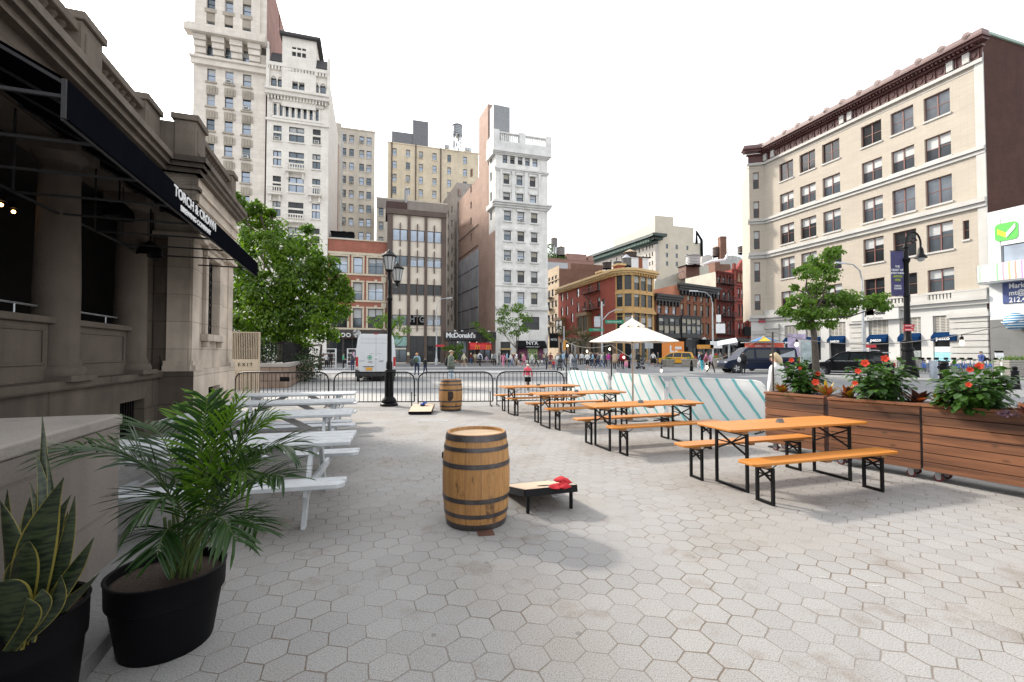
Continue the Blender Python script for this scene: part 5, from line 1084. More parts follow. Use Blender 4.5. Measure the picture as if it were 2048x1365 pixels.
def uleg(mb,x,w,h,inward,tw=.03):
 """U shaped folding leg across y, standing at x; X brace and a thin stay running towards the middle"""
 for s_ in(-1,1):mb.bar((x,s_*w/2,.0),(x,s_*w/2,h),tw,tw,up=(0,1,0))
 mb.bar((x,-w/2,tw/2),(x,w/2,tw/2),tw,tw);mb.bar((x,-w/2,h-.02),(x,w/2,h-.02),tw*.8,tw*.8)
 z0,z1=h*.62,h*.95
 mb.bar((x,-w/2,z0),(x,w/2,z1),tw*.6,tw*.6);mb.bar((x,w/2,z0),(x,-w/2,z1),tw*.6,tw*.6)
 mb.tube([(x,0,(z0+z1)/2),(x+inward*h*.42,0,h)],.006,5);mb.bar((x,-w/2+.01,h*.78),(x,w/2-.01,h*.78),tw*.45,tw*.45)
def beer(name,cat,label,L,Wd,H,group):
 t=thing(name,label,cat,(0,0,0),0,group)
 th=.028 if name=='beer_table' else .03
 m=MB();c=.03;pts=[(-L/2+c,-Wd/2),(L/2-c,-Wd/2),(L/2,-Wd/2+c),(L/2,Wd/2-c),(L/2-c,Wd/2),(-L/2+c,Wd/2),(-L/2,Wd/2-c),(-L/2,-Wd/2+c)]
 m.prism([(x,y,H-th)for x,y in pts],(0,0,th));m.build('tabletop' if name=='beer_table' else 'seat',ORANGE,t,bevel=.006,seg=2)
 for x in(-L/2+.22,0,L/2-.22):MB().box((x-.045,-Wd/2+.03,H-th-.035),(x+.045,Wd/2-.03,H-th-.002)).build('batten',ORANGED,t,bevel=.003)
 for s_ in(-1,1):
  m=MB();uleg(m,s_*(L/2-.27),Wd*.80,H-th-.035,-s_);m.build('leg',IRONB,t)
 return t
tabs=[((1464.4,861.2),(1735,844.3),'orange beer table nearest the wooden planters, largest and closest of the four'),((1194.6,814.6),(1409.5,805.2),'orange beer table second closest, right in front of the umbrella pole'),((1078.6,789.6),(1246,784.6),'orange beer table third from the front, between the umbrella and the far one'),((1011.4,775.2),(1150.3,771.4),'farthest orange beer table, beside the black crowd barriers')]
ben=[((1509.4,929.9),'near side bench of the closest orange table, standing alone in front'),((1371,892.3),'far side bench of the closest orange table, next to the striped barrier'),((1226.3,856.2),'near side bench of the second closest orange table'),((1157,839.5),'far side bench of the second closest orange table, under the umbrella'),((1097,818.8),'near side bench of the third orange table from the front'),((1056,807.5),'far side bench of the third orange table from the front'),((1017,797.4),'near side bench of the farthest orange table'),((992,790.6),'far side bench of the farthest orange table, by the barrier')]
T0=beer('beer_table','table','x',2.2,.62,.76,'orange beer garden tables');B0=beer('beer_bench','bench','x',2.2,.26,.47,'orange beer garden benches')
dirs=[]
for i,(a,c,lab)in enumerate(tabs):
 p,q=G(*a,.76),G(*c,.76);d=(q-p);d.z=0;ang=math.atan2(d.y,d.x)if i==0 else math.radians(18.0+i*.6)
 d=Vector((math.cos(ang),math.sin(ang),0));n=Vector((-d.y,d.x,0));cen=p+d*1.1+n*.31;o=T0 if i==0 else dup(T0,label=lab);o['label']=lab;o.location=(cen.x,cen.y,0);o.rotation_euler=(0,0,ang);dirs.append((ang,d,n))
 sgn=thing('table_number','small folded metal sign standing on the '+['closest','second closest','third','farthest'][i]+' orange table','table sign',(cen.x+d.x*(-.05),cen.y+d.y*(-.05),.76),ang);m=MB();m.prism([(-.045,-.03,0),(-.045,.03,0),(-.045,.004,.05),(-.045,-.004,.05)],(.09,0,0));m.build('plate',M('grey_tin',(.13,.13,.13),.7),sgn);MB().box((-.03,-.021,.012),(.03,-.0205,.03)).build('print',BLACKM,sgn).rotation_euler=(-.46,0,0)
for i,(a,lab)in enumerate(ben):
 ang,d,n=dirs[i//2];p=G(*a,.47);cen=p+d*1.1+n*.13;o=B0 if i==0 else dup(B0,label=lab);o['label']=lab;o.location=(cen.x,cen.y,0);o.rotation_euler=(0,0,ang)
PW_=M('white_timber',(.47,.49,.51),.6,var=.14,scale=8,bump=.12,bscale=30)
def picnic(label):
 t=thing('picnic_table',label,'picnic table',(0,0,0),0,'white picnic tables along the pavilion');L=2.45
 m=MB()
 for k in range(4):y=-.36+k*.185;m.box((-L/2,y,.71),(L/2,y+.172,.75))
 m.build('tabletop',PW_,t,bevel=.006)
 for s_ in(-1,1):
  m=MB();[m.prism([(-L/2+.06,s_*.69+y0-.0,.41),(L/2-.06,s_*.69+y0,.41),(L/2,s_*.69+y0+.04,.41),(L/2,s_*.69+y0+.12,.41),(L/2-.04,s_*.69+y0+.135,.41),(-L/2+.04,s_*.69+y0+.135,.41),(-L/2,s_*.69+y0+.1,.41),(-L/2,s_*.69+y0+.04,.41)],(0,0,.04))for y0 in(-.14,.005)];m.build('bench_seat',PW_,t,bevel=.004)
 for s_ in(-1,1):
  x=s_*(L/2-.38)
  for q in(-1,1):m=MB();m.prism([(x-.02,q*.20,.708),(x-.02,q*.29,.708),(x-.02,q*.66,0),(x-.02,q*.57,0)],(.04,0,0));m.build('leg',PW_,t,bevel=.003)
  m=MB();m.box((x+.022,-.78,.33),(x+.06,.78,.41));m.box((x+.022,-.34,.63),(x+.06,.34,.708));m.build('crossbeam',PW_,t,bevel=.003)
  m=MB();m.bar((x-s_*.06,0,.40),(x-s_*.62,0,.70),.04,.08);m.build('brace',M('grey_shaded_timber',(.42,.41,.40),.6),t)
 return t
Q0=picnic('x');pang=math.radians(13.5)
pts=[((699,884),'white picnic table nearest the camera, behind the potted palm'),((702,828.5),'second white picnic table from the camera, its left end by the pavilion base'),((706,803.5),'third white picnic table, second from the black barriers'),((709,787.5),'farthest white picnic table, right before the black barriers')]
for i,(uv,lab)in enumerate(pts):
 p=G(*uv,.75);an=pang if i==0 else math.radians(15.5);d=Vector((math.cos(an),math.sin(an),0));n=Vector((-d.y,d.x,0));cen=p-d*1.225+n*.37;o=Q0 if i==0 else dup(Q0,label=lab);o['label']=lab;o.location=(cen.x,cen.y,0);o.rotation_euler=(0,0,an)
def barrelmat():
 m,t=newmat('oak_barrel_staves');o=t.obj();sp=t.add('ShaderNodeSeparateXYZ',inp={0:o});an=t.math('ARCTAN2',sp.outputs[1],sp.outputs[0]);k=t.math('ADD',t.math('MULTIPLY',an,25/6.2832),t.math('MULTIPLY',t.math('SINE',t.math('MULTIPLY',an,5.0)),.45))
 jit=t.math('ADD',k,t.math('MULTIPLY',t.noise(.6,1,o),.0));idx=t.math('FLOOR',jit);fr=t.math('FRACT',jit)
 rn=t.add('ShaderNodeTexWhiteNoise',noise_dimensions='1D',inp={'W':idx}).outputs['Value']
 v=t.add('ShaderNodeCombineXYZ',inp={0:t.math('MULTIPLY',k,2.2),1:t.math('MULTIPLY',rn,31),2:t.math('MULTIPLY',sp.outputs[2],2.4)}).outputs[0]
 g=t.noise(3.0,5,v,.6);c=t.mix(t.ramp(g,(.3,0.),(.7,1.)),(.31,.145,.042),(.49,.27,.095));c=t.mix(t.math('MULTIPLY',rn,.42),c,(.22,.095,.03))
 seam=t.math('LESS_THAN',t.math('MINIMUM',fr,t.math('SUBTRACT',1.0,fr)),.035);c=t.mix(t.math('MULTIPLY',seam,.55),c,(.12,.06,.03))
 st=t.ramp(t.noise(1.0,6,t.mapped((9,9,3.4)),.7),(.57,0.),(.65,1.));c=t.mix(t.math('MULTIPLY',st,.75),c,(.045,.02,.012))
 dr=t.ramp(t.noise(1.0,5,t.mapped((5,5,5)),.7),(.5,0.),(.8,1.));c=t.mix(t.math('MULTIPLY',dr,.35),c,(.2,.13,.08))
 t.col(c);t.bsdf.inputs['Roughness'].default_value=.55;t.bump(t.math('SUBTRACT',t.math('MULTIPLY',g,.3),seam),.25,.004);return m
OAK=barrelmat();HOOP=M('iron_hoop',(.085,.075,.075),.42,.6,var=.35,scale=9,bump=.2,bscale=40);OAKTOP=woodmat('oak_barrel_head',(.42,.29,.17),(.55,.40,.25),0,plank=.09,pz=1,ring=8)
def barrel(label,loc,rz,tagc=True,H=.885,rb=.333,rt=.288):
 t=thing('wooden_barrel',label,'barrel',loc,rz,'oak barrels used as standing tables');n=14
 rad=lambda z:rt+(rb-rt)*(1-((z/H-.5)*2)**2)**.85 if 0<z<H else rt
 prof=[(rad(H*k/n),H*k/n)for k in range(n+1)];m=MB();m.lathe(prof+[(rt-.022,H),(rt-.028,H-.035)],52,caps=False);m.build('staves',OAK,t,smooth=True)
 MB().lathe([(rt-.02,H-.038),(rt-.02,H-.030),(.0001,H-.028)],40,caps=False).build('barrel_head',OAKTOP,t)
 for z0,z1 in((.0,.058),(.115,.155),(.255,.30),(.575,.62),(.73,.77),(H-.062,H-.004)):
  m=MB();e=.004;m.lathe([(rad(z0)+.0005,z0),(rad(z0)+e,z0+.001),(rad((z0+z1)/2)+e+.0008,(z0+z1)/2),(rad(z1)+e,z1-.001),(rad(z1)+.0005,z1)],52,caps=False);m.tube([((rad((z0+z1)/2)+.004)*math.cos(a),(rad((z0+z1)/2)+.004)*math.sin(a),(z0+z1)/2)for a in(1.0,1.003)],.008,6);m.build('hoop',HOOP,t,smooth=True)
 return t
b1_=barrel('large oak barrel with black hoops standing in the middle foreground',(PX(953,4.56),4.56,0),.3)
q=MB();a=-1.83;q.X=Matrix.Rotation(a+math.pi/2-.3,4,'Z')@Matrix.Translation((0,-.2955,.845));q.box((-.02,-.004,-.012),(.02,0,.012));q.X=None;q.build('paper_tag',WHITE,b1_)
q=MB();q.X=Matrix.Rotation(-1.25-.3,4,'Z');q.lathe([(.03,-.002),(.034,.006),(.02,.01)],12);q.X=Matrix.Rotation(math.radians(-178)-.3,4,'Z')@Matrix.Translation((.332,0,.645))@Matrix.Rotation(math.pi/2,4,'Y');q.lathe([(.034,-.004),(.03,.006),(.0,.008)],12);q.X=None;q.build('bung',BLACKM,b1_)
b2_=barrel('smaller looking far oak barrel with a dark square patch, by the crowd barriers',(PX(902,13.2),13.2,0),2.1)
q=MB();q.X=Matrix.Rotation(-math.pi/2-2.1+.08,4,'Z');sh=[(-.2,.33,.54),(-.12,.31,.57),(-.04,.29,.55),(.04,.3,.58),(.12,.33,.56),(.2,.36,.55),(.26,.4,.52)]
for(a,l0,h0),(c_a,l1,h1)in zip(sh,sh[1:]):q.poly([(.3415*math.cos(a),.3415*math.sin(a),l0),(.3415*math.cos(c_a),.3415*math.sin(c_a),l1),(.3415*math.cos(c_a),.3415*math.sin(c_a),h1),(.3415*math.cos(a),.3415*math.sin(a),h0)])
q.X=None;q.build('dark_patch',M('burnt_wood_patch',(.035,.02,.015),.8,var=.5,scale=20),b2_)
BOARD=woodmat('pale_board_top',(.52,.38,.27),(.60,.46,.34),0,ring=5,rough=.45,bump=.03)
def cornhole(label,p,ang,L,Wd,hz,slope_dir,hole=True):
 t=thing('cornhole_board',label,'game board',p,ang,'cornhole game boards');tilt=math.atan2(hz-.09,L)
 Xm=Matrix.Rotation(-tilt,4,'X')@Matrix.Translation((0,0,0))
 m=MB();m.X=Matrix.Translation((0,0,hz))@Xm;m.box((-Wd/2,0,-.012),(Wd/2,L,0));m.build('board',BOARD,t)
 m=MB();m.X=Matrix.Translation((0,0,hz))@Xm;m.box((-Wd/2-.003,-.003,-.075),(Wd/2+.003,.015,-.002));m.box((-Wd/2-.003,L-.015,-.075),(Wd/2+.003,L+.003,-.002));[m.box((s_*Wd/2-.009,.015,-.075),(s_*Wd/2+.006,L-.015,-.002))for s_ in(-1,1)];m.build('frame',BLACK,t)
 m=MB();m.X=Matrix.Translation((0,0,hz))@Xm;m.lathe([(.078,.0015),(.0001,.0015)],20,(0,.22,0),caps=False);m.build('hole',BLACKM,t)
 for s_ in(-1,1):MB().box((s_*(Wd/2-.045)-.014,.03,0),(s_*(Wd/2-.045)+.014,.065,hz-.03)).build('leg',BLACK,t,bevel=.002)
 m=MB();m.tube([(.05+.05*math.cos(a),-.004,hz-.075-.03*math.sin(a))for a in[math.pi*k/6 for k in range(7)]],.004,5);m.build('handle',STEEL,t)
 return t
pA,pB=G(1053,1028.5),G(1152,1021.6);d=(pB-pA).normalized();ang=math.atan2(d.y,d.x)+.12;mid_=(pA+pB)/2
cornhole('near cornhole board with pale top and black frame half behind the large barrel',(mid_.x,mid_.y,0),ang,.80,.58,.262,1)
pA,pB=G(833,808,.2),G(870,808,.2);cornhole('far cornhole board between the lamp post and the far barrel',((pA.x+pB.x)/2,13.15,0),math.radians(-4+180)if False else math.radians(-2),.85,.6,.2,1)
fb=bpy.data.objects['cornhole_board.001'];fb.rotation_euler=(0,0,math.radians(184));fb.location=(PX(848,13.05),13.05,0)
def bag(name,label,p,col,mat,rz,grp):
 m=MB();n=9;pts=[];rr_=random.Random(rz)
 top=[[None]*(n+1)for _ in range(n+1)];bot=[[None]*(n+1)for _ in range(n+1)]
 for i in range(n+1):
  for j in range(n+1):
   x,y=(i/n-.5)*2,(j/n-.5)*2;e=max(0,(1-x**4)*(1-y**4))**.6;z=.022*e*(1+.25*math.sin(3*x+rz)*math.cos(4*y+rz));sc_=.064*(1-.1*(1-abs(x))*abs(y))
   top[i][j]=m.vert((x*sc_,y*sc_,.022+z+.006*math.sin(3*x+2*y+rz)));bot[i][j]=m.vert((x*sc_,y*sc_,.022-z*.8+.006*math.sin(3*x+2*y+rz)))
 for i in range(n):
  for j in range(n):m.face((top[i][j],top[i+1][j],top[i+1][j+1],top[i][j+1]));m.face((bot[i][j],bot[i][j+1],bot[i+1][j+1],bot[i+1][j]))
 o=m.build(name,mat,smooth=True,loc=p,rot=(.05*math.sin(rz*3),.07*math.cos(rz*2),rz));return tag(o,label,'bean bag',grp)
REDF=M('red_cotton',(.40,.006,.014),.85,var=.15,scale=30,bump=.3,bscale=400);BLUEF=M('blue_cotton',(.015,.06,.30),.85,var=.15,scale=30)
z0=.252
for k,(u,v,dz,rz,lab)in enumerate(((1127,974.5,.0,.4,'lowest red bean bag lying flat at the right end of the near board'),(1112,975,.0,1.1,'leftmost red bean bag on the near cornhole board'),(1129,970,.035,2.0,'red bean bag leaning in the middle of the red pile'),(1120,969.5,.055,2.9,'topmost red bean bag of the pile on the near board'))):
 p=G(u,v,z0);bag('bean_bag',lab,(p.x,p.y,z0-.012+dz*.8),None,REDF,rz,'red bean bags on the near board')
for k,(u,rz)in enumerate(((838,.5),(841,1.7))):p=G(u,811,.2);bag('bean_bag',('lower','upper')[k]+' blue bean bag on the far cornhole board',(p.x+.06+k*.02,12.9,.178+.045*k),None,BLUEF,rz,'blue bean bags on the far board')
def barrier(p,q,label):
 d=q-p;L=d.length;t=thing('crowd_barrier',label,'barrier',(p.x,p.y,0),math.atan2(d.y,d.x),'black crowd control barriers');z0,z1,r=.15,1.06,.26
 arc=lambda cx,cz,a0,a1:[(cx+r*math.cos(math.radians(a)),0,cz+r*math.sin(math.radians(a)))for a in(a0,(a0*2+a1)/3,(a0+a1*2)/3,a1)]
 pts_=[(0.02,0,z0)]+arc(.02+r,z1-r,180,90)+arc(L-.02-r,z1-r,90,0)+[(L-.02,0,z0)]
 m=MB();m.tube(pts_,.022,8);m.tube([(.02,0,z0),(L-.02,0,z0)],.016,8);m.build('frame',BLACK,t,smooth=True)
 m=MB();n=int(L/.125)
 for k in range(1,n):x=.02+(L-.04)*k/n;zt_=z1 if r<x<L-r else z1-r+math.sqrt(max(0,r*r-(r-min(x,L-x)+.02)**2));m.tube([(x,0,z0),(x,0,zt_-.01)],.0085,5)
 m.build('bars',BLACK,t)
 for x in(.06,L-.06):m=MB();m.tube([(x-.04,0,z0+.3),(x-.04,0,.012)],.017,6);m.tube([(x,-.22,.008),(x,-.05,.03),(x,.05,.03),(x,.22,.008)],.014,6);m.build('foot',BLACK,t)
 m=MB();m.tube([(L-.02,0,.85),(L+.05,0,.85),(L+.05,0,.80)],.012,6);m.tube([(L-.02,0,.35),(L+.05,0,.35)],.012,6);m.build('hook',BLACK,t)
 if 'sign' in label:MB().box((L*.48,-.02,.78),(L*.58,-.008,.92)).build('plate',BLACKM,t)
us=[(470,14.0),(659.5,14.0),(667.5,14.0),(830.5,14.1),(835.5,14.1),(987,14.25),(992.5,14.3),(1129,14.7)]
labs=['leftmost crowd barrier with a small sign plate, by the pavilion','crowd barrier with a sign plate in front of the white van','crowd barrier directly behind the far barrel','rightmost crowd barrier, behind the farthest orange table']
for i in range(4):a,c=us[2*i],us[2*i+1];barrier(Vector((PX(a[0],a[1]),a[1],0)),Vector((PX(c[0],c[1]),c[1],0)),labs[i])
def stripemat():
 m,t=newmat('white_fabric_teal_stripes');o=t.obj();sp=t.add('ShaderNodeSeparateXYZ',inp={0:o});w=t.noise(1.4,2,o)
 x=t.math('ADD',t.math('ADD',t.math('MULTIPLY',sp.outputs[0],2.75),t.math('MULTIPLY',sp.outputs[2],2.05)),t.math('MULTIPLY',w,.35));f=t.math('FRACT',x)
 s_=t.add('ShaderNodeMapRange',interpolation_type='SMOOTHSTEP',inp={0:t.math('ABSOLUTE',t.math('SUBTRACT',f,.5)),1:.075,2:.11,3:1.0,4:0.0}).outputs[0]
 side=t.math('GREATER_THAN',.045,t.math('SUBTRACT',1.0,sp.outputs[2]));c=t.mix(s_,t.mix(t.noise(3,3,o),(.84,.84,.83),(.88,.88,.88)),(.22,.56,.58));t.col(c);t.bsdf.inputs['Roughness'].default_value=.75;t.bump(t.noise(4,3,t.mapped((1,1,.4))),.5,.05);return m
STRIPE=stripemat();nt=NT(STRIPE);tr_=nt.add('ShaderNodeBsdfTranslucent');nt.l.new(nt.bsdf.inputs['Base Color'].links[0].from_socket,tr_.inputs[0]);mx_=nt.add('ShaderNodeMixShader',inp={0:.55,1:nt.bsdf.outputs[0],2:tr_.outputs[0]});nt.l.new(mx_.outputs[0],nt.n['Material Output'].inputs[0])
def fabric(p,q,label):
 d=q-p;L=d.length;t=thing('striped_barrier',label,'barrier',(p.x,p.y,0),math.atan2(d.y,d.x),'striped fabric barriers');H,r,b0=1.07,.2,.06
 loop=[(0.01,b0),(.0,.5)]+[(r+r*math.cos(math.radians(a)),H-r+r*math.sin(math.radians(a)))for a in(180,150,120,90)]+[(L-r+r*math.cos(math.radians(a)),H-r+r*math.sin(math.radians(a)))for a in(90,60,30,0)]+[(L,.5),(L-.01,b0)]
 m=MB();rr_=random.Random(int(L*100));cx,cz=L/2,H/2
 def lp(y,k):return[(cx+(x-cx)*k,y,cz+(z-cz)*k)for x,z in loop]
 nx,nz=28,12
 for sgn in(-1,1):
  gridv=[]
  for i in range(nx+1):
   x=L*i/nx;zt_=H if r<x<L-r else H-r+math.sqrt(max(0,r*r-(r-min(x,L-x))**2));col_=[]
   for j in range(nz+1):
    z=b0+(zt_-b0)*j/nz;e=min(1,4*min(i/nx,1-i/nx)*1.6)*min(1,4*min(j/nz,1-j/nz)*1.3);y=sgn*(.018+.022*e+.012*math.sin(2.2*x+1.3*z*sgn)*e);col_.append(m.vert((x,y,z)))
   gridv.append(col_)
  for i in range(nx):
   for j in range(nz):m.face((gridv[i][j],gridv[i+1][j],gridv[i+1][j+1],gridv[i][j+1])if sgn<0 else(gridv[i][j],gridv[i][j+1],gridv[i+1][j+1],gridv[i+1][j]))
 m.tube([(x,0,z)for x,z in loop],.024,8)
 m.build('fabric_cover',STRIPE,t,smooth=True)
 for x in(.12,L-.12):m=MB();m.tube([(x,0,.1),(x,0,.03)],.015,6);m.tube([(x,-.25,.015),(x,.25,.015)],.014,6);m.build('foot',BLACK,t)
pp=[Vector((5.20,9.35,0)),Vector((3.80,11.0,0)),Vector((3.72,11.12,0)),Vector((2.84,12.95,0)),Vector((2.78,13.07,0)),Vector((1.87,15.1,0))]
fabric(pp[1],pp[0],'nearest striped white and teal barrier, right of the umbrella');fabric(pp[3],pp[2],'middle striped white and teal barrier, behind the umbrella pole');fabric(pp[5],pp[4],'farthest striped white and teal barrier, beside the black crowd barrier')
PLK=woodmat('brown_stained_planks',(.06,.025,.013),(.31,.125,.055),0,plank=.1243,pz=2,ring=7,rough=.55,knots=.75,coat=.05)
def planter(p,q,label,depth=.46,b0=.13,H=.995,grp='brown wooden planters on castors'):
 d=q-p;L=d.length;t=thing('wooden_planter',label,'planter',(p.x,p.y,0),math.atan2(d.y,d.x),grp);m=MB();n=7;ph=(H-.04-b0)/n
 for k in range(n):
  z=b0+k*ph
  for y0,y1 in((0,.022),(depth-.022,depth)):m.box((0,y0,z+.003),(L,y1,z+ph-.006))
  for x0,x1 in((0.002,.022),(L-.022,L-.002)):m.box((x0,.024,z+.002),(x1,depth-.024,z+ph-.003))
 m.build('planks',PLK,t,bevel=.003);m=MB();m.box((-.012,-.014,H-.038),(L+.012,.05,H));m.box((-.012,depth-.05,H-.038),(L+.012,depth+.014,H));m.box((-.012,.052,H-.038),(.05,depth-.052,H));m.box((L-.05,.052,H-.038),(L+.012,depth-.052,H));m.build('top_rim',PLK,t,bevel=.003)
 MB().box((.03,.03,b0),(L-.03,depth-.03,H-.07)).build('soil',M('dark_soil',(.03,.02,.014),.95,bump=.8),t)
 for x in(.12,L-.12):
  for y in(.1,depth-.1):m=MB();m.tube([(x-.0,y-.014,.05),(x,y+.014,.05)],.05,14);m.tube([(x,y-.018,.05),(x,y+.018,.05)],.028,10,1);m.box((x-.03,y-.026,.05),(x+.03,y-.02,b0),2);m.box((x-.03,y+.02,.05),(x+.03,y+.026,b0),2);m.box((x-.045,y-.04,b0-.008),(x+.045,y+.04,b0+.001),2);m.build('castor',[M('red_castor_tread',(.12,.02,.02),.6),STEEL,STEEL],t)
 return t,L
PLP=[Vector((4.345,7.84,0)),Vector((4.84,7.0,0)),Vector((4.74,6.84,0)),Vector((5.345,5.99,0)),Vector((5.36,5.97,0)),Vector((6.2,4.42,0))]
PLP[1]=PLP[0]+(PLP[1]-PLP[0]).normalized()*.92
pls=[planter(PLP[0],PLP[1],'farthest wooden planter, next to the striped barrier'),planter(PLP[2],PLP[3],'middle wooden planter behind the closest orange table'),planter(PLP[4],PLP[5],'nearest wooden planter running out of the right picture edge')]
CANV=M('cream_parasol_canvas',(.72,.66,.57),.85,var=.04,scale=2,bump=.1,bscale=200)
up_=G(1266,840);um=thing('parasol','cream market umbrella with scalloped vent top on a pale pole','umbrella',(up_.x,up_.y,0));UY=up_.y
ze,zp,zv=PY(1266,684,UY).z,PY(1266,653,UY).z,PY(1266,643,UY).z;R0=91/F*UY
def canopy(r0,z0,r1,z1,n=8,scal=0.0,ph=math.radians(11)):
 m=MB();rings=[];S_=6
 for j in range(7):
  f=j/6;r=r0+(r1-r0)*f;z=z0+(z1-z0)*f;row=[]
  for k in range(n*S_):
   a=2*math.pi*k/(n*S_)+ph;loc_=(k%S_)/S_;chord=math.cos(math.pi/n)/math.cos(math.pi/n*(2*loc_-1));sag=math.sin(math.pi*loc_)*.018*(r/r0)*(1-.3*f);dz=-scal*math.sin(math.pi*loc_)if j==0 else 0
   row.append(m.vert((r*chord*math.cos(a),r*chord*math.sin(a),z-sag+dz)))
  rings.append(row)
 for A_,B_ in zip(rings,rings[1:]):
  for k in range(n*S_):m.face((A_[k],A_[(k+1)%(n*S_)],B_[(k+1)%(n*S_)],B_[k]))
 return m
canopy(R0,ze,R0*.2,zp).build('canopy',CANV,um,smooth=True);canopy(R0*.29,zp-.0,.02,zv+.06,scal=.05).build('vent_top',CANV,um,smooth=True)
m=MB();m.tube([(0,0,.05),(0,0,zv)],.024,10);m.build('pole',M('champagne_metal',(.42,.37,.31),.35,.5),um,smooth=True);MB().lathe([(.012,zv),(.03,zv+.03),(.028,zv+.06),(.012,zv+.08),(.018,zv+.1),(.004,zv+.15)],12).build('finial',WHITE,um,smooth=True)
for k in range(8):a=2*math.pi*k/8+math.radians(11);m=MB();m.tube([(.02*math.cos(a),.02*math.sin(a),zp-.0),(R0*.97*math.cos(a),R0*.97*math.sin(a),ze+.01)],.008,5);m.tube([(.03*math.cos(a),.03*math.sin(a),ze-.06),(R0*.5*math.cos(a),R0*.5*math.sin(a),ze+(zp-ze)*.5-.02)],.007,5);m.build('rib',CANV,um)
MB().lathe([(.33,0),(.34,.02),(.33,.035),(.05,.045),(.035,.05),(.03,.22)],28).build('base',M('grey_base',(.18,.18,.18),.6),um,smooth=True);MB().lathe([(.035,0),(.035,.06)],12,(0,0,ze-.09)).build('hub',CANV,um)
fp=[(1132.5,15.25,684),(1222.5,13.05,690),(1545,8.05,665)];tops=[]
for i,(u,Y,v)in enumerate(fp):
 p=PY(u,v,Y);tops.append(p);t=thing('light_pole',['thin black festoon pole at the end of the crowd barriers','thin black festoon pole left of the umbrella','thin dark festoon pole at the left end of the planters'][i],'pole',(p.x,p.y,0));MB().tube([(0,0,0),(0,0,p.z)],.018 if i<2 else .016,8).build('pole',BLACK if i<2 else M('brown_pole',(.04,.025,.022),.5),t);MB().lathe([(.1,0),(.1,.012),(.03,.02)],14).build('foot',BLACK,t)
endp=Vector((6.9,4.9,2.5));CAB=M('grey_cable',(.13,.125,.12),.6);BG=M('lit_bulb_glass',(.8,.75,.6),.15,var=0,emit=(1,.82,.55),es=1.6)
ends_=tops+[endp];sags=[.14,.62,.44];bl_=[[.03,.5,.97],[.12,.42,.70],[.1,.62]]
for i in range(3):
 a,c=ends_[i],ends_[i+1];n=24;pth=[a+(c-a)*(k/n)-Vector((0,0,sags[i]*4*(k/n)*(1-k/n)))for k in range(n+1)]
 if i==0:pth=[a+(c-a)*(k/n)-Vector((0,0,sags[i]*4*(k/n)*(1-k/n)))for k in range(n+1)]
 o=MB().tube([p-a for p in pth],.006,5).build('festoon_cable',CAB,loc=tuple(a));tag(o,['festoon cable between the two far black poles','festoon cable sagging from the umbrella side to the planter pole','festoon cable crossing in front of the buff building on the right'][i],'light cable')
 for j,f in enumerate(bl_[i]):
  p=a+(c-a)*f-Vector((0,0,sags[i]*4*f*(1-f)));t=thing('festoon_bulb','festoon bulb number in row','light bulb',p,0,'festoon bulbs on the light cable')
  t['label']=[['bulb by the far left festoon pole','bulb midway between the two far poles','bulb beside the pole left of the umbrella'],['bulb low on the cable just right of the umbrella pole','lowest hanging bulb above the middle striped barrier','bulb over the grey road left of the blond woman'],['bulb in front of the street tree trunk','bulb before the blue awnings of the buff building']][i][j]
  MB().tube([(0,0,0),(0,0,-.03)],.006,5).build('wire',BLACK,t);MB().lathe([(.012,-.075),(.02,-.07),(.018,-.03),(.01,-.025)],10).build('socket',BLACK,t);MB().lathe([(.002,-.15),(.02,-.138),(.028,-.118),(.024,-.095),(.014,-.075)],12).build('globe',BG,t,smooth=True)
def lantern(parent,x,y,z,s=1.0):
 G_=MATS.get('frosted_lantern')or M('frosted_lantern',(.40,.41,.42),.2,var=.05)
 m=MB();m.lathe([(.045*s,z),(.12*s,z+.02*s),(.19*s,z+.42*s),(.2*s,z+.44*s),(.05,z+.44*s)],8,(x,y,0));m.build('lantern_glass',G_,parent)
 m=MB();m.lathe([(.2*s,z+.43*s),(.235*s,z+.45*s),(.235*s,z+.475*s),(.17*s,z+.53*s),(.15*s,z+.55*s),(.11*s,z+.60*s),(.04*s,z+.64*s),(.03*s,z+.66*s),(.012*s,z+.69*s)],20,(x,y,0));m.lathe([(.035*s,z-.16*s),(.06*s,z-.1*s),(.05*s,z-.06*s),(.1*s,z-.01*s),(.13*s,z+.03*s),(.05*s,z+.03*s)],16,(x,y,0))
 for k in range(8):a=2*math.pi*k/8;m.tube([(x+.12*s*math.cos(a),y+.12*s*math.sin(a),z+.02*s),(x+.2*s*math.cos(a),y+.2*s*math.sin(a),z+.45*s)],.01*s,4)
 m.build('lantern_frame',BLACK,parent,smooth=True)
lp=G(778,812);t=thing('street_lamp','black park lamp post with two lanterns in front of the white van','street lamp',(lp.x,lp.y,0),0);H=PY(778,498,lp.y).z;m=MB()
m.lathe([(.27,0),(.275,.05),(.26,.08),(.22,.1),(.23,.16),(.2,.22),(.14,.28),(.135,.3),(.12,1.02),(.14,1.06),(.13,1.12),(.1,1.15),(.1,1.35),(.075,1.4),(.058,3.3),(.09,3.34),(.09,3.38),(.06,3.42),(.062,3.5),(.055,3.95)],20);m.build('post',BLACK,t,smooth=True)
MB().tube([(-.02,0,3.95),(-.02,0,H-.86)],.05,8).tube([(0,0,3.75),(-.04,.7,3.78),(-.09,1.25,3.9),(-.1,1.3,4.0)],.03,6).build('arm',BLACK,t,smooth=True)
lantern(t,-.02,0,H-.70,1.0);lantern(t,-.1,1.3,4.1,1.0)
sp_=G(1817,758.5);t=thing('street_lamp','tall ornate black lamp post with hooked arm and bell lamp beside the parked car','street lamp',(sp_.x,sp_.y,0),0);k_=sp_.y/F;H=PY(1817,459,sp_.y).z
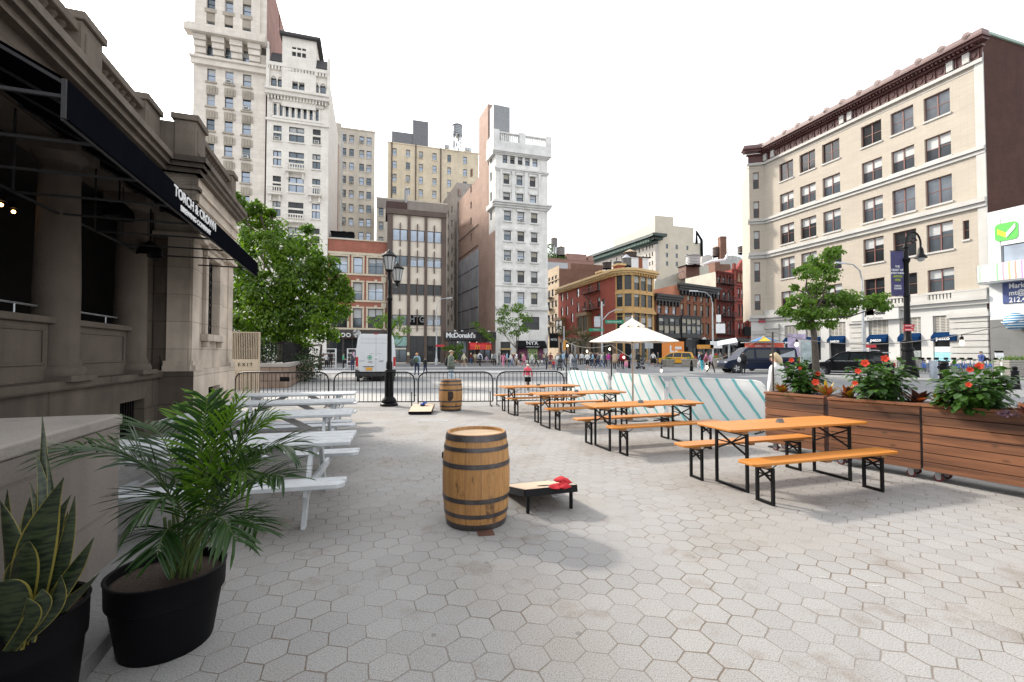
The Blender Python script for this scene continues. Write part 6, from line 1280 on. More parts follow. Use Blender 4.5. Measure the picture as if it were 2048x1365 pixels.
m=MB();m.lathe([(.52,0),(.54,.15),(.5,.55),(.52,.6),(.5,.72),(.4,.8),(.34,1.3),(.28,1.75),(.35,1.8),(.33,1.95),(.24,2.0),(.23,2.35),(.28,2.4),(.2,2.5),(.17,3.6),(.15,5.2),(.2,5.25),(.15,5.4),(.14,7.3),(.22,7.5),(.24,7.6),(.14,7.75),(.12,8.3),(.17,8.35),(.1,8.5),(.07,H-.9)],18);m.build('post',BLACK,t,smooth=True)
m=MB();r=.48;pts_=[(0,0,H-.9)]+[(r-r*math.cos(math.radians(a)),0,H-.9+r*1.5*math.sin(math.radians(a)))for a in range(15,181,15)]+[(2*r,0,H-1.15)];m.tube(pts_,.055,8);m.tube([(.5+.22*math.cos(a)*(1-a/9),0,H-.75+.22*math.sin(a)*(1-a/9))for a in[k*.5 for k in range(16)]],.035,6);m.build('arm',BLACK,t,smooth=True)
MB().lathe([(.04,H-1.1),(.1,H-1.2),(.14,H-1.3),(.17,H-1.6),(.3,H-1.75),(.33,H-1.85)],16,(2*r,0,0),caps=False).build('lamp_shade',BLACK,t,smooth=True);MB().ball((2*r,0,H-1.85),(.22,.22,.22),14,9).build('lamp_globe',MATS['frosted_lantern'],t,smooth=True)
bn=thing('banner','dark blue vertical street banner on the ornate lamp post','banner',(sp_.x-.12,sp_.y,PY(1800,640-44,sp_.y).z));NAVY=M('navy_banner',(.035,.03,.11),.6,var=.25,scale=3);zz0,zz1=PY(1800,592,sp_.y).z,PY(1800,503,sp_.y).z;bn.location.z=zz0
MB().box((-.85,-.02,0),(-.05,.02,zz1-zz0)).build('cloth',NAVY,bn);LIMEY=M('lime_print',(.4,.5,.04),.6)
for s_,sz,z,mt in(('THE',.2,1.85,WHITE),('HEART OF',.2,1.63,WHITE),('EVERYTHING',.17,1.43,WHITE),('HAPPENS',.18,1.22,LIMEY),('HERE',.2,1.0,LIMEY),('UNION',.16,.62,WHITE),('SQUARE',.16,.46,WHITE)):text(s_,sz,mt,bn,(-.45,-.03,z),name='lettering',sx=.8)
MB().tube([(-.9,0,zz1-zz0+.03),(.1,0,zz1-zz0+.03)],.02,6).tube([(-.9,0,-.03),(.1,0,-.03)],.02,6).build('bracket',BLACK,bn)
ns=thing('street_sign','red and white parking sign plates on the ornate lamp post','sign',(sp_.x-.1,sp_.y-.22,PY(1817,663,sp_.y).z));MB().box((-.35,-.02,0),(.3,0,.22)).box((-.32,-.02,.26),(.35,0,.42)).build('plate',M('red_sign',(.5,.02,.03),.5),ns);MB().box((-.25,-.03,.06),(.2,-.021,.1)).box((-.25,-.03,.32),(.2,-.021,.35)).build('print',WHITE,ns)
def leafmat(name,c1,c2,trans=.35,rough=.5,scale=1.2,tcol=None):
 m,t=newmat(name);isl=t.add('ShaderNodeNewGeometry').outputs['Random Per Island'];n=t.ramp(t.noise(scale,3,t.obj()),(.35,0.),(.65,1.))
 f=t.math('ADD',t.math('MULTIPLY',isl,.55),t.math('MULTIPLY',n,.45));c=t.mix(f,c1,c2);t.col(c);t.bsdf.inputs['Roughness'].default_value=rough;t.bsdf.inputs['Specular IOR Level'].default_value=.35
 tr=t.add('ShaderNodeBsdfTranslucent');t.l.new(t.mix(1.0,c,tcol or(1.6,1.75,.5),'MULTIPLY'),tr.inputs[0])
 mx=t.add('ShaderNodeMixShader',inp={0:trans});t.l.new(t.bsdf.outputs[0],mx.inputs[1]);t.l.new(tr.outputs[0],mx.inputs[2]);t.l.new(mx.outputs[0],t.n['Material Output'].inputs[0]);return m
BARK=M('grey_brown_bark',(.075,.06,.048),.9,var=.3,scale=6,bump=.8,bscale=18)
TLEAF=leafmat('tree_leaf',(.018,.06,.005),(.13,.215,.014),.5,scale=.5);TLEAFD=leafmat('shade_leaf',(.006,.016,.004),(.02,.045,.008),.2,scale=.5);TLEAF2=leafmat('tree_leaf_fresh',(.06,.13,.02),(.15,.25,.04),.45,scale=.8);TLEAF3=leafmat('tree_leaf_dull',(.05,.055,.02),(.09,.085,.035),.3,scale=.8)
def leafblob(mb,c,r,n,s,rr_):
 for _ in range(n):
  while True:
   p=Vector((rr_.uniform(-1,1),rr_.uniform(-1,1),rr_.uniform(-1,1)))
   if .25<p.length<1:break
  p*=rr_.uniform(.75,1.08);q=c+Vector((p.x*r[0],p.y*r[1],p.z*r[2]))
  out=(p.normalized()+Vector((rr_.uniform(-.7,.7),rr_.uniform(-.7,.7),rr_.uniform(-.3,.9)))).normalized();a,b_=frame(out,Vector((rr_.uniform(-1,1),rr_.uniform(-1,1),.3)).normalized())
  k=s*rr_.uniform(.6,1.35);a=a*k;b_=b_*k*.42;q2=q+a;m_=q+a*.5
  mb.face([mb.vert(q),mb.vert(m_-b_),mb.vert(q2-Vector((0,0,k*.15))),mb.vert(m_+b_)])
def tree(label,base,trunk,blobs,s,mat,group='street trees',tr=.2,limbs=True,seed=1,name='tree'):
 """trunk: list of points (local), blobs: (centre, radii, leaves)"""
 rr_=random.Random(seed);t=thing(name,label,'tree',base,0,group);n=len(trunk)
 m=MB();m.tube(trunk,[tr*(1-.5*k/(n-1))for k in range(n)],9);top=Vector(trunk[-1])
 for i,(c,r,k)in enumerate(blobs):
  c=Vector(c);st=Vector(trunk[max(1,n-1-(i%2))]);mid_=st.lerp(c,.5)+Vector((rr_.uniform(-.3,.3),rr_.uniform(-.3,.3),-.15*(c-st).length*.5))
  m.tube([st,mid_,c],[tr*.42,tr*.25,tr*.08],6)
  for j in range(5):e=c+Vector((rr_.uniform(-1,1)*r[0],rr_.uniform(-1,1)*r[1],rr_.uniform(-.6,1)*r[2]))*.85;m.tube([c.lerp(mid_,.3),c.lerp(e,.5)+Vector((0,0,.1)),e],[tr*.14,tr*.08,tr*.03],4,caps=False)
 m.build('trunk',BARK,t,smooth=True);m=MB()
 for c,r,k in blobs:
  c=Vector(c);leafblob(m,c,r,int(k*.45),s,rr_)
  for j in range(9):
   v=Vector((rr_.uniform(-1,1),rr_.uniform(-1,1),rr_.uniform(-1,1))).normalized()*rr_.uniform(.55,1.02);cc=c+Vector((v.x*r[0],v.y*r[1],v.z*r[2]));f=rr_.uniform(.22,.42);leafblob(m,cc,(r[0]*f,r[1]*f,r[2]*f*.7),int(k*.065),s,rr_)
 m.build('crown',mat,t);return t
def pb(u,v,Y,ru,rv,k,base,ry=None):
 p=PY(u,v,Y)-Vector(base);s_=Y/F;return(p,(ru*s_,(ry if ry else ru)*s_,rv*s_),k)
Bs=PY(560,745,29);Bs.z=.6
bl=[]
for u,v,ru,rv,dy in((500,480,34,34,0),(490,545,45,45,-1),(545,455,34,26,1),(560,500,48,42,-1.5),(610,490,36,36,1),(640,540,42,42,-.5),(590,560,50,45,-2),(530,590,50,40,-2),(650,590,42,38,0),(670,620,34,34,.5),(620,630,50,36,-1.5),(560,640,50,34,-1.8),(500,640,45,34,-1),(480,600,40,36,1),(600,670,40,20,0),(650,665,30,22,.5),(540,670,40,20,0),(515,415,20,16,0),(540,425,12,10,.5),(478,405,14,24,0),(490,440,26,22,.5),(695,590,16,22,0),(680,560,20,20,0)):
 bl.append(pb(u,v,29+dy,ru,rv,int(ru*rv*.95)+120,Bs))
T_=[(0,0,-.4),(.1,0,1.4),(0,.1,2.8),(.3,0,4.4),(.2,0,6.2)]
tree('large dense green park tree rising between the pavilion and the brick building',tuple(Bs),T_,bl,.19,TLEAF,'park trees',tr=.3,seed=4)
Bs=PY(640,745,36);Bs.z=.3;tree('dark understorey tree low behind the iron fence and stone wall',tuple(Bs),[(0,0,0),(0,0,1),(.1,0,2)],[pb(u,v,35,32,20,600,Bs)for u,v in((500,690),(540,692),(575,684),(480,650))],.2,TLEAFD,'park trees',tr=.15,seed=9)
Y=26.0;Bs=G(1633,764);Bs=Vector((PX(1633,Y),Y,0));tk=[PY(u,v,Y)-Bs for u,v in((1633,764),(1631,715),(1628,668),(1622,635),(1625,600))];tk[0].z=0
bl=[pb(u,v,Y+dy,ru,rv,int(ru*rv*1.05)+90,Bs)for u,v,ru,rv,dy in((1665,505,22,14,0),(1640,525,30,20,.5),(1615,545,24,18,-.4),(1655,550,26,16,0),(1635,575,26,16,.3),(1600,600,28,16,-.5),(1650,600,40,18,.4),(1690,595,34,18,-.3),(1730,605,32,15,0),(1765,612,20,11,0),(1600,630,34,14,0),(1640,625,34,14,-.6),(1680,625,34,13,.3),(1572,622,18,10,0),(1755,595,20,9,0),(1625,650,20,9,0),(1662,648,18,8,.4),(1603,652,14,8,0),(1590,575,8,6,0))]
tree('lopsided street tree standing before the buff building behind the planters',tuple(Bs),tk,bl,.15,TLEAF2,tr=.2,seed=6)
def small(label,u,Y,vb,blobs,mat,s=.24,tr=.12,seed=3,top=None):
 Bs=Vector((PX(u,Y),Y,0));v0,v1=vb;tk=[Vector((0,0,0)),PY(u+1,(v0+v1)/2,Y)-Bs,PY(u,v1,Y)-Bs];tree(label,tuple(Bs),tk,[pb(a,b_,Y+dy,ru,rv,k,Bs)for a,b_,ru,rv,k,dy in blobs],s,mat,tr=tr,seed=seed)
small('street tree before the white tower by the black makeup shop awning',1033,61,(732,665),[(1010,622,17,13,260,0),(1035,615,17,11,260,0),(1052,635,16,12,240,0),(1020,645,20,13,260,0),(1045,658,18,12,230,0),(1005,662,14,9,120,0),(1028,670,16,9,140,0),(1000,640,10,10,90,0)],TLEAF2,seed=11)
small('sparse young tree growing behind the white van',778,40,(740,665),[(768,634,15,12,150,0),(785,650,15,11,150,0),(800,640,12,9,100,0),(757,650,13,8,100,0),(790,670,12,10,120,0),(812,660,11,8,80,0),(740,640,9,8,50,0),(782,690,10,7,70,0)],TLEAF2,s=.17,seed=12)
small('thin green tree between the two dark signs left of the white tower',958,68,(730,690),[(952,650,11,9,130,0),(964,662,10,8,110,0),(975,672,12,7,90,0),(984,680,8,5,60,0)],TLEAF2,s=.24,seed=13)
small('dark green tree in front of the left end of the fast food shop',905,60,(733,715),[(898,696,14,9,220,0),(915,700,13,9,210,0),(905,712,14,7,150,0),(922,692,7,7,80,0)],TLEAF,s=.2,seed=14)
small('brownish street tree at the base of the red corner house',1145,74,(730,690),[(1128,668,15,11,160,0),(1150,662,16,11,170,0),(1170,672,15,10,150,0),(1140,684,18,9,150,0),(1165,690,14,8,120,0),(1118,655,8,7,60,0)],TLEAF3,s=.26,seed=15)
POT=M('black_plastic_pot',(.0025,.0025,.0035),.6,var=.2,spec=.12);SOIL=M('dark_bark_mulch',(.035,.02,.013),.95,var=.5,scale=60,bump=1,bscale=120)
def pot(t,R_,H,rb):
 MB().lathe([(rb*.98,0),(rb,.01),(rb+(R_-rb)*.7,H*.66),(R_*.985,H*.68),(R_*.99,H*.72),(R_*1.0,H-.01),(R_*1.02,H),(R_*1.0,H+.003),(R_*.95,H),(R_*.93,H-.05)],48,caps=False).build('pot',POT,t,smooth=True)
 MB().lathe([(R_*.94,H-.05),(.001,H-.03)],32,caps=False).build('soil',SOIL,t)
PALM=leafmat('palm_leaf',(.008,.028,.008),(.028,.07,.010),.22,.38,scale=2.5,tcol=(1.8,2.2,.4));PALMY=leafmat('palm_leaf_young',(.06,.14,.012),(.12,.22,.02),.4,.4,scale=3,tcol=(1.4,1.5,.4));STEM=M('palm_stem',(.06,.09,.02),.6,var=.3,scale=12)
PC=Vector((-1.985,2.66,0));pm=thing('potted_palm','areca palm with long feathery fronds in a large round black pot','potted plant',tuple(PC));pot(pm,.285,.42,.225)
def strip(mb,p,d,L,w,droop,rr_,seg=4,side=Vector((0,0,1)),mi=0):
 d=Vector(d).normalized();s_=d.cross(side);s_=s_.normalized()if s_.length>.05 else Vector((1,0,0));pr=None
 for k in range(seg+1):
  f=k/seg;q=p+d*L*f-Vector((0,0,1))*droop*L*f*f;ww=w*(.35+1.3*f)*(1-f)**.5*1.0 if f>0 else w*.25;up_n=s_.cross(d)*(-ww*.35)
  row=[mb.vert(q-s_*ww+up_n*-1),mb.vert(q),mb.vert(q+s_*ww+up_n*-1)]
  if pr:
   mb.face((pr[0],pr[1],row[1],row[0]),mi);mb.face((pr[1],pr[2],row[2],row[1]),mi)
  pr=row
def bez(pts,f):
 pts=[Vector(p)for p in pts]
 while len(pts)>1:pts=[a.lerp(c,f)for a,c in zip(pts,pts[1:])]
 return pts[0]
fr_=[([(380,1125,2.66),(385,960,2.6),(270,880,2.45),(140,900,2.4)],.36,28,0),([(385,1125,2.68),(410,1000,2.7),(425,880,2.75),(445,800,2.8)],.26,22,1),([(385,1125,2.68),(430,960,2.7),(480,860,2.8),(545,835,2.9)],.30,24,1),([(385,1125,2.66),(440,980,2.6),(530,860,2.6),(582,900,2.6)],.30,24,0),([(385,1125,2.66),(440,1000,2.55),(520,930,2.5),(565,955,2.45)],.27,22,0),([(375,1125,2.62),(380,980,2.45),(330,960,2.3),(275,1040,2.25)],.26,20,0),([(380,1125,2.6),(400,1020,2.4),(440,1000,2.3),(470,1080,2.28)],.24,18,0),([(375,1125,2.66),(380,960,2.8),(330,850,2.95),(290,850,3.0)],.28,20,0),([(375,1125,2.62),(360,1040,2.45),(330,1030,2.35),(315,1110,2.3)],.2,16,0),([(385,1125,2.66),(420,1000,2.75),(450,930,2.85),(500,900,2.95)],.28,20,0),([(385,1125,2.66),(430,1050,2.6),(480,1010,2.55),(515,1060,2.5)],.24,18,0),([(380,1125,2.64),(400,990,2.6),(450,900,2.6),(500,960,2.55)],.28,20,1),([(385,1125,2.7),(400,950,2.8),(400,850,2.9),(405,800,3.0)],.26,18,1)]
fr_+=[([(385,1125,2.66),(405,960,2.6),(440,860,2.6),(478,800,2.62)],.26,20,1),([(385,1125,2.66),(400,960,2.62),(405,860,2.6),(415,800,2.58)],.24,20,0),([(385,1125,2.66),(425,980,2.7),(480,870,2.72),(520,820,2.75)],.27,20,0)];rr_=random.Random(21);stm=MB()
fr_+=[]and[([(u+rr_.uniform(-25,25),v+rr_.uniform(-25,25),Y+.1*rr_.uniform(-1,1))for u,v,Y in c_],l_*.95,n_,0)for c_,l_,n_,y_ in(fr_[3],fr_[4],fr_[7])]
for i,(cp_,ll,n,yg)in enumerate(fr_):
 n=int(n*1.35)
 P_=[PY(u,v,Y)-PC for u,v,Y in cp_];P_[0].z=max(P_[0].z,.37);P_[0]=Vector((rr_.uniform(-.07,.07)+.08,rr_.uniform(-.07,.07),.37));path=[bez(P_,k/12)for k in range(13)]
 m=MB();m.tube(path,[.007*(1-.6*k/12)for k in range(13)],5,1)
 for k in range(n):
  f=.30+.70*k/(n-1);p=bez(P_,f);tg=(bez(P_,min(1,f+.03))-bez(P_,f-.03)).normalized();sd_=tg.cross(Vector((0,0,1)));sd_=sd_.normalized()if sd_.length>.1 else Vector((1,0,0));upv=sd_.cross(tg)
  env=math.sin(math.pi*min(1,(.16+.84*(f-.34)/.66)))**.55 if f<.95 else .55
  for s_ in(-1,1):
   d=tg*rr_.uniform(.65,.95)+sd_*s_*rr_.uniform(.7,1.0)+upv*rr_.uniform(-.05,.38);strip(m,p,d,ll*env*rr_.uniform(.9,1.25),.0112,rr_.uniform(.12,.4),rr_,5,upv)
 m.build('frond',[PALMY if yg else PALM,STEM],pm)
m=MB();
for k in range(7):a=k*.9;m.tube([(.07+.05*math.cos(a),.05*math.sin(a),.36),(.075+.06*math.cos(a),.06*math.sin(a),.5),(.08+.09*math.cos(a),.08*math.sin(a),.72)],[.014,.012,.008],7)
m.build('stem',STEM,pm,smooth=True)
SNG,nt=newmat('snake_leaf');o_=nt.obj();w_=nt.add('ShaderNodeTexNoise',inp={'Scale':1.0,'Detail':4.0,'Vector':nt.mapped((14,14,75))}).outputs[0];nt.col(nt.mix(nt.ramp(w_,(.42,0.),(.58,1.)),(.006,.013,.006),(.03,.045,.018)));nt.bsdf.inputs['Roughness'].default_value=.42
SNY=M('snake_leaf_edge',(.17,.145,.025),.45,var=.15)
SC=Vector((-2.22,2.04,0));sn=thing('snake_plant','snake plant with yellow edged leaves in a tall black pot, bottom left corner','potted plant',(SC.x,SC.y,.0));pot(sn,.265,.52,.22)
def sleaf(pts,w,tw,i):
 m=MB();n=14;pr=None;off=random.Random(i).uniform(0,3)
 for k in range(n+1):
  f=k/n;q=bez(pts,f);ww=w*(.55+.75*math.sin(math.pi*min(1,f*.75+.12)))*(1-f**3.2)+.0008;a=tw[0]+(tw[1]-tw[0])*f+.15*math.sin(3*f+off);ax=Vector((math.cos(a),math.sin(a),0));nn=Vector((-math.sin(a),math.cos(a),0));c_=ww*.28
  row=[m.vert(q-ax*ww+nn*c_),m.vert(q-ax*ww*.89+nn*c_*.75),m.vert(q),m.vert(q+ax*ww*.89+nn*c_*.75),m.vert(q+ax*ww+nn*c_)]
  if pr:
   for j in range(4):m.face((pr[j],pr[j+1],row[j+1],row[j]),1 if j in(0,3)else 0)
  pr=row
 m.build('leaf',[SNG,SNY],sn,smooth=True)
lv_=[((60,1290,2.0),(70,1080,2.02),(95,950,2.05),(84,828,2.1),.021,0),((70,1290,1.95),(60,1120,1.9),(70,1060,1.88),(128,955,1.85),.055,.1),((90,1290,2.0),(95,1120,2.0),(100,1000,2.02),(72,905,2.05),.026,.5),((100,1290,2.0),(105,1150,2.0),(120,1050,1.98),(90,888,2.0),.022,1.0),((110,1290,2.0),(120,1180,1.98),(140,1060,1.97),(150,992,1.96),.024,.3),((120,1290,1.98),(130,1170,1.95),(150,1140,1.93),(188,1075,1.9),.030,.2),((60,1290,1.9),(40,1150,1.85),(45,1110,1.82),(58,1082,1.8),.050,-.2),((40,1290,1.95),(35,1150,1.95),(20,1060,1.95),(0,1000,1.95),.045,-.4),((30,1320,1.8),(20,1200,1.78),(10,1150,1.77),(2,1165,1.75),.055,-.1),((90,1300,1.85),(90,1220,1.82),(85,1200,1.8),(84,1178,1.8),.030,.4),((105,1290,2.05),(112,1120,2.1),(118,1050,2.12),(126,1010,2.12),.035,.8),((75,1290,2.1),(62,1100,2.15),(55,1040,2.15),(60,995,2.15),.03,.9),((20,1290,2.05),(10,1100,2.1),(8,1030,2.1),(15,978,2.1),.03,-.6),((115,1290,1.9),(122,1230,1.88),(118,1190,1.86),(122,1150,1.85),.026,.1),((50,1290,1.85),(65,1240,1.8),(70,1215,1.79),(52,1195,1.78),.03,-.3)]
lv_+=[tuple((u+dx,v+dv*(k_/3),Y+.07)for k_,(u,v,Y)in enumerate(L_[:4]))+(L_[4]*.85,L_[5]+.5)for L_,dx,dv in zip(lv_[1:12],(14,-12,10,-14,12,-10,16,-8,9,12,-15),(35,60,50,30,70,25,60,40,30,50,45))]
for i,(a,b_,c,d,w,tw)in enumerate(lv_):
 P_=[PY(*x)-SC for x in(a,b_,c,d)];P_[0]=Vector((max(-.2,min(.2,P_[0].x+.05)),max(-.18,min(.18,P_[0].y-.05)),.46));sleaf(P_,w,(tw,tw+.6),i)
HLEAF=leafmat('hibiscus_leaf',(.014,.045,.010),(.055,.12,.02),.25,.35,scale=6);HFL=leafmat('hibiscus_petal',(.55,.03,.015),(.68,.08,.03),.25,.6,scale=20,tcol=(1,.5,.5));CRO_Y=leafmat('croton_yellow',(.42,.27,.02),(.16,.12,.02),.2,.35,scale=60,tcol=(1.2,1,.4));CRO_R=leafmat('croton_red',(.20,.05,.025),(.40,.13,.04),.2,.35,scale=60,tcol=(1.2,.7,.4));CRO_D=leafmat('croton_dark',(.035,.03,.02),(.10,.03,.025),.1,.35,scale=50,tcol=(1,.6,.5));VAR_=leafmat('variegated_leaf',(.09,.15,.05),(.45,.47,.30),.2,.5,scale=90,tcol=(1,1,.7));PURL=leafmat('purple_leaf',(.08,.03,.07),(.30,.22,.28),.2,.5,scale=90,tcol=(1,.8,1));TWIG=M('plant_twig',(.09,.06,.035),.8)
def oleaf(m,p,d,n_,L,w,mi=0,cup=.2,tip=.3):
 """pointed oval leaf with a folded midrib"""
 d=Vector(d).normalized();s_=d.cross(n_);s_=s_.normalized()if s_.length>.05 else Vector((1,0,0));up_v=s_.cross(d);pr=None
 for f,ww in((0,.08),(.22,.8),(.5,1.0),(.78,.62),(1,.02)):
  q=p+d*L*f-Vector((0,0,tip*L*f*f));row=[m.vert(q-s_*w*ww+up_v*w*ww*cup),m.vert(q),m.vert(q+s_*w*ww+up_v*w*ww*cup)]
  if pr:m.face((pr[0],pr[1],row[1],row[0]),mi);m.face((pr[1],pr[2],row[2],row[1]),mi)
  pr=row
def hibiscus(label,base,R_,H,nleaf,flowers,seed):
 rr_=random.Random(seed);t=thing('hibiscus',label,'plant',base,0,'hibiscus bushes in the wooden planters');st=MB();m=MB();tips=[]
 for k in range(16):
  a=k*2.4;r=R_*(.3+.65*rr_.random());e=Vector((r*math.cos(a),r*math.sin(a),H*rr_.uniform(.45,.95)));mid_=Vector((e.x*.6,e.y*.6,e.z*.35));st.tube([(0,0,-.05),mid_,e],[.008,.006,.003],5);tips.append((mid_,e))
 for k in range(nleaf):
  mid_,e=tips[k%len(tips)];f=rr_.random()**.6;p=mid_.lerp(e,f)+Vector((rr_.gauss(0,1),rr_.gauss(0,1),rr_.gauss(0,1)))*R_*.22;out=Vector((p.x,p.y,(p.z-H*.4)*.8));out=out.normalized()if out.length>.01 else Vector((0,0,1));d=(out+Vector((rr_.uniform(-.6,.6),rr_.uniform(-.6,.6),rr_.uniform(-.7,.2)))).normalized()
  p.z=max(p.z,.05);d.z=max(d.z,-.35);oleaf(m,p,d,(out*.5+Vector((rr_.uniform(-.3,.3),rr_.uniform(-.3,.3),1))).normalized(),rr_.uniform(.065,.105),rr_.uniform(.030,.046),tip=.3)
 st.build('stems',TWIG,t);m.build('foliage',HLEAF,t)
 for(u,v,Y,sz)in flowers:
  p=PY(u,v,Y)-Vector(base);q=MB();face=Vector((-p.x*0-base[0]*.15,-1,.35)).normalized();a_,b_=frame(face)
  for k in range(5):an=k*2*math.pi/5+u;d=(a_*math.cos(an)+b_*math.sin(an)+face*.35).normalized();oleaf(q,p,d,face,sz,sz*.48,cup=-.1,tip=.0)
  q.tube([p,p+face*sz*.8],.004,5);q.build('flower',HFL,t)
def rosette(label,base,mats,n,L,w,seed,name='croton',cat='plant',up_=.9):
 rr_=random.Random(seed);t=thing(name,label,cat,base,0,'coloured foliage plants in the wooden planters');m=MB()
 for k in range(n):
  a=k*2.4+rr_.random();el=rr_.uniform(.35,1.3)*up_;d=Vector((math.cos(a)*math.cos(el),math.sin(a)*math.cos(el),math.sin(el)));oleaf(m,Vector((.01*math.cos(a),.01*math.sin(a),.03+.06*rr_.random())),d,Vector((-math.cos(a)*.6,-math.sin(a)*.6,1)),L*rr_.uniform(.7,1.1),w*rr_.uniform(.8,1.1),rr_.randrange(len(mats)),tip=.1)
 m.tube([(0,0,-.05),(0,0,.1)],.008,5,0);m.build('leaves',mats,t)
def filler(label,base,mat,R_,n,seed,name):
 rr_=random.Random(seed);t=thing(name,label,'plant',base,0,'small filler plants in the wooden planters');m=MB()
 for k in range(n):a=rr_.uniform(0,6.28);r=R_*rr_.random()**.5;p=Vector((r*math.cos(a),r*math.sin(a)*.8,rr_.uniform(0,R_*.9)*(1-r/R_*.5)));oleaf(m,p,(math.cos(a),math.sin(a),rr_.uniform(-.2,.8)),Vector((0,0,1)),rr_.uniform(.018,.035),.011,tip=.1)
 m.build('leaves',mat,t)
ZS=.93
def on(u,Y):return(PX(u,Y),Y,ZS)
hibiscus('leftmost hibiscus bush, with red flowers low on its right side',on(1606,7.62),.26,.58,620,[(1583,721,7.6,.045),(1636,748,7.45,.045),(1631,765,7.3,.062),(1600,737,7.5,.03)],31)
hibiscus('middle hibiscus bush, with a salmon flower on its upper left',on(1757,6.62),.31,.60,800,[(1730,727,6.5,.06),(1716,743,6.45,.045),(1770,718,6.6,.06),(1710,767,6.4,.04)],32)
hibiscus('rightmost hibiscus bush, widest and nearest, with orange blooms on top',on(1942,5.62),.32,.52,900,[(1958,733,5.5,.05),(1937,770,5.3,.035),(1997,787,5.4,.03),(1940,740,5.5,.04)],33)
rosette('yellow and red croton at the left end of the farthest planter',on(1562,7.72),[CRO_Y,CRO_R],30,.2,.034,41);rosette('yellow tipped croton at the right end of the farthest planter',on(1652,7.15),[CRO_Y,CRO_Y,CRO_R],26,.26,.034,42,up_=1.15)
rosette('croton with bold yellow veined leaves at the left end of the middle planter',on(1697,6.86),[CRO_Y,CRO_R,CRO_D],26,.25,.044,43,up_=1.1);rosette('large dark red croton at the right end of the middle planter',on(1834,6.18),[CRO_D,CRO_R,CRO_D],20,.25,.056,44);rosette('bright yellow croton at the left end of the nearest planter',on(1880,5.98),[CRO_Y],18,.19,.042,45);rosette('dark croton cut by the right picture edge',on(2052,5.05),[CRO_D,CRO_R],16,.2,.042,46)
for i,(u,Y,mt,lab)in enumerate(((1577,7.55,VAR_,'white flecked filler plant beside the leftmost croton'),(1630,7.25,PURL,'purple filler plant under the low red hibiscus flower'),(1733,6.6,VAR_,'green filler plant left of the middle hibiscus'),(1790,6.35,VAR_,'pale flecked filler plant right of the middle hibiscus'),(1905,5.75,PURL,'purple flecked filler at the foot of the rightmost hibiscus'),(2010,5.2,PURL,'trailing purple filler plant at the right of the rightmost hibiscus'))):filler(lab,on(u,Y),mt,.1,150,50+i,'filler_plant')
gt=thing('exit_gate','beige slatted steel gate with a round cut-out and EXIT plate beside the pavilion','gate',(PX(457,16.5),16.5,0),math.radians(12));GY=16.5;W_=1.05;zt=PY(480,664,GY).z;zp_=PY(480,719,GY).z;zq=PY(480,741,GY).z
BEI=M('beige_painted_steel',(.36,.31,.24),.5,var=.1)
m=MB();m.box((0,-.03,.1),(.04,.03,zt));m.box((W_-.04,-.03,.1),(W_,.03,zt));m.box((.04,-.03,zt-.04),(W_-.04,.03,zt));m.box((.04,-.03,zq-.1),(W_-.04,.03,zq));m.box((.04,-.03,.1),(W_-.04,.03,.16));m.build('gate_frame',BEI,gt)
m=MB();[m.box((.06+k*.058,-.02,zp_),(.085+k*.058,.02,zt-.04))for k in range(17)];m.build('slats',BEI,gt);m=MB();[m.box((.06+k*.058,-.02,.16),(.085+k*.058,.02,zq-.1))for k in range(17)];m.build('slats',BEI,gt)
m=MB();m.box((.04,.03,zp_-.02),(W_-.04,.05,zt-.05));m.build('back_panel',M('beige_back_panel',(.24,.20,.155),.6),gt)
m=MB();cz=zp_+.68;m.tube([(W_*.54,.022,cz),(W_*.54,.028,cz)],.30,28);m.box((W_*.33,.02,zp_),(W_*.74,.029,cz-.33));m.build('emblem',BLACKM,gt)
m=MB();m.box((.04,-.035,zq),(W_-.04,.01,zp_));pl_=m.build('plate',M('beige_plate',(.42,.37,.29),.5,var=.08),gt);text('E X I T',.17,BLACKM,pl_,(W_*.55,-.042,(zp_+zq)/2),name='lettering')
RUB=stone('rough_brown_stone',(.28,.205,.16),.45,.34,.62,.75,scale=2.5,bump=.8,mort=.03);SCAP=stone('grey_wall_cap',(.34,.315,.29),.3,bump=.5)
wc=G(576,776.7);we=G(627,748.6);t=thing('stone_wall','low brown rubble stone wall with grey coping under the park trees','stone wall',(wc.x,wc.y,0),0)
dw=(we-wc).normalized();nw=Vector((dw.y,-dw.x,0));wl_=(we-wc).length;back=Vector((-nw.x,-nw.y,0));
m=MB();A0=Vector((0,0,0));A1=dw*wl_;lft=Vector((-6,-1.6,0));
m.prism([A0,A1,A1+back*.6,A0+back*.6+dw*.5,A0+lft+Vector((0,.6,0)),A0+lft],(0,0,1.0));m.build('wall',RUB,t,recalc=True)
o1=nw*.05;m=MB();m.prism([A0+o1-dw*.06,A1+o1,A1+back*.65,A0+back*.65+dw*.5],(0,0,.17));m.prism([A0+o1-dw*.06,A0+back*.65+dw*.5,A0+lft+Vector((0,.65,0)),A0+lft+Vector((0,-.06,0))],(0,0,.17));o=m.build('coping',SCAP,t,recalc=True);o.location=(0,0,1.0)
ft=thing('iron_fence','black iron railings on top of the rubble stone wall','fence',(wc.x,wc.y,1.17),0);m=MB();
for k in range(78):p=A0+back*.3+dw*(.5+k*.18);m.bar(p,p+Vector((0,0,1.05)),.022,.022)
for z in(.12,.95):m.bar(A0+back*.3+dw*.3+Vector((0,0,z)),A0+back*.3+dw*14.4+Vector((0,0,z)),.04,.04)
for k in range(32):p=A0+lft*(k/32)+back*.2+dw*.3;m.bar(p,p+Vector((0,0,1.05)),.022,.022)
for z in(.12,.95):m.bar(A0+back*.2+dw*.3+Vector((0,0,z)),A0+lft+back*.2+dw*.3+Vector((0,0,z)),.04,.04)
m.build('railing',BLACK,ft)
hg=MB();rr_=random.Random(77)
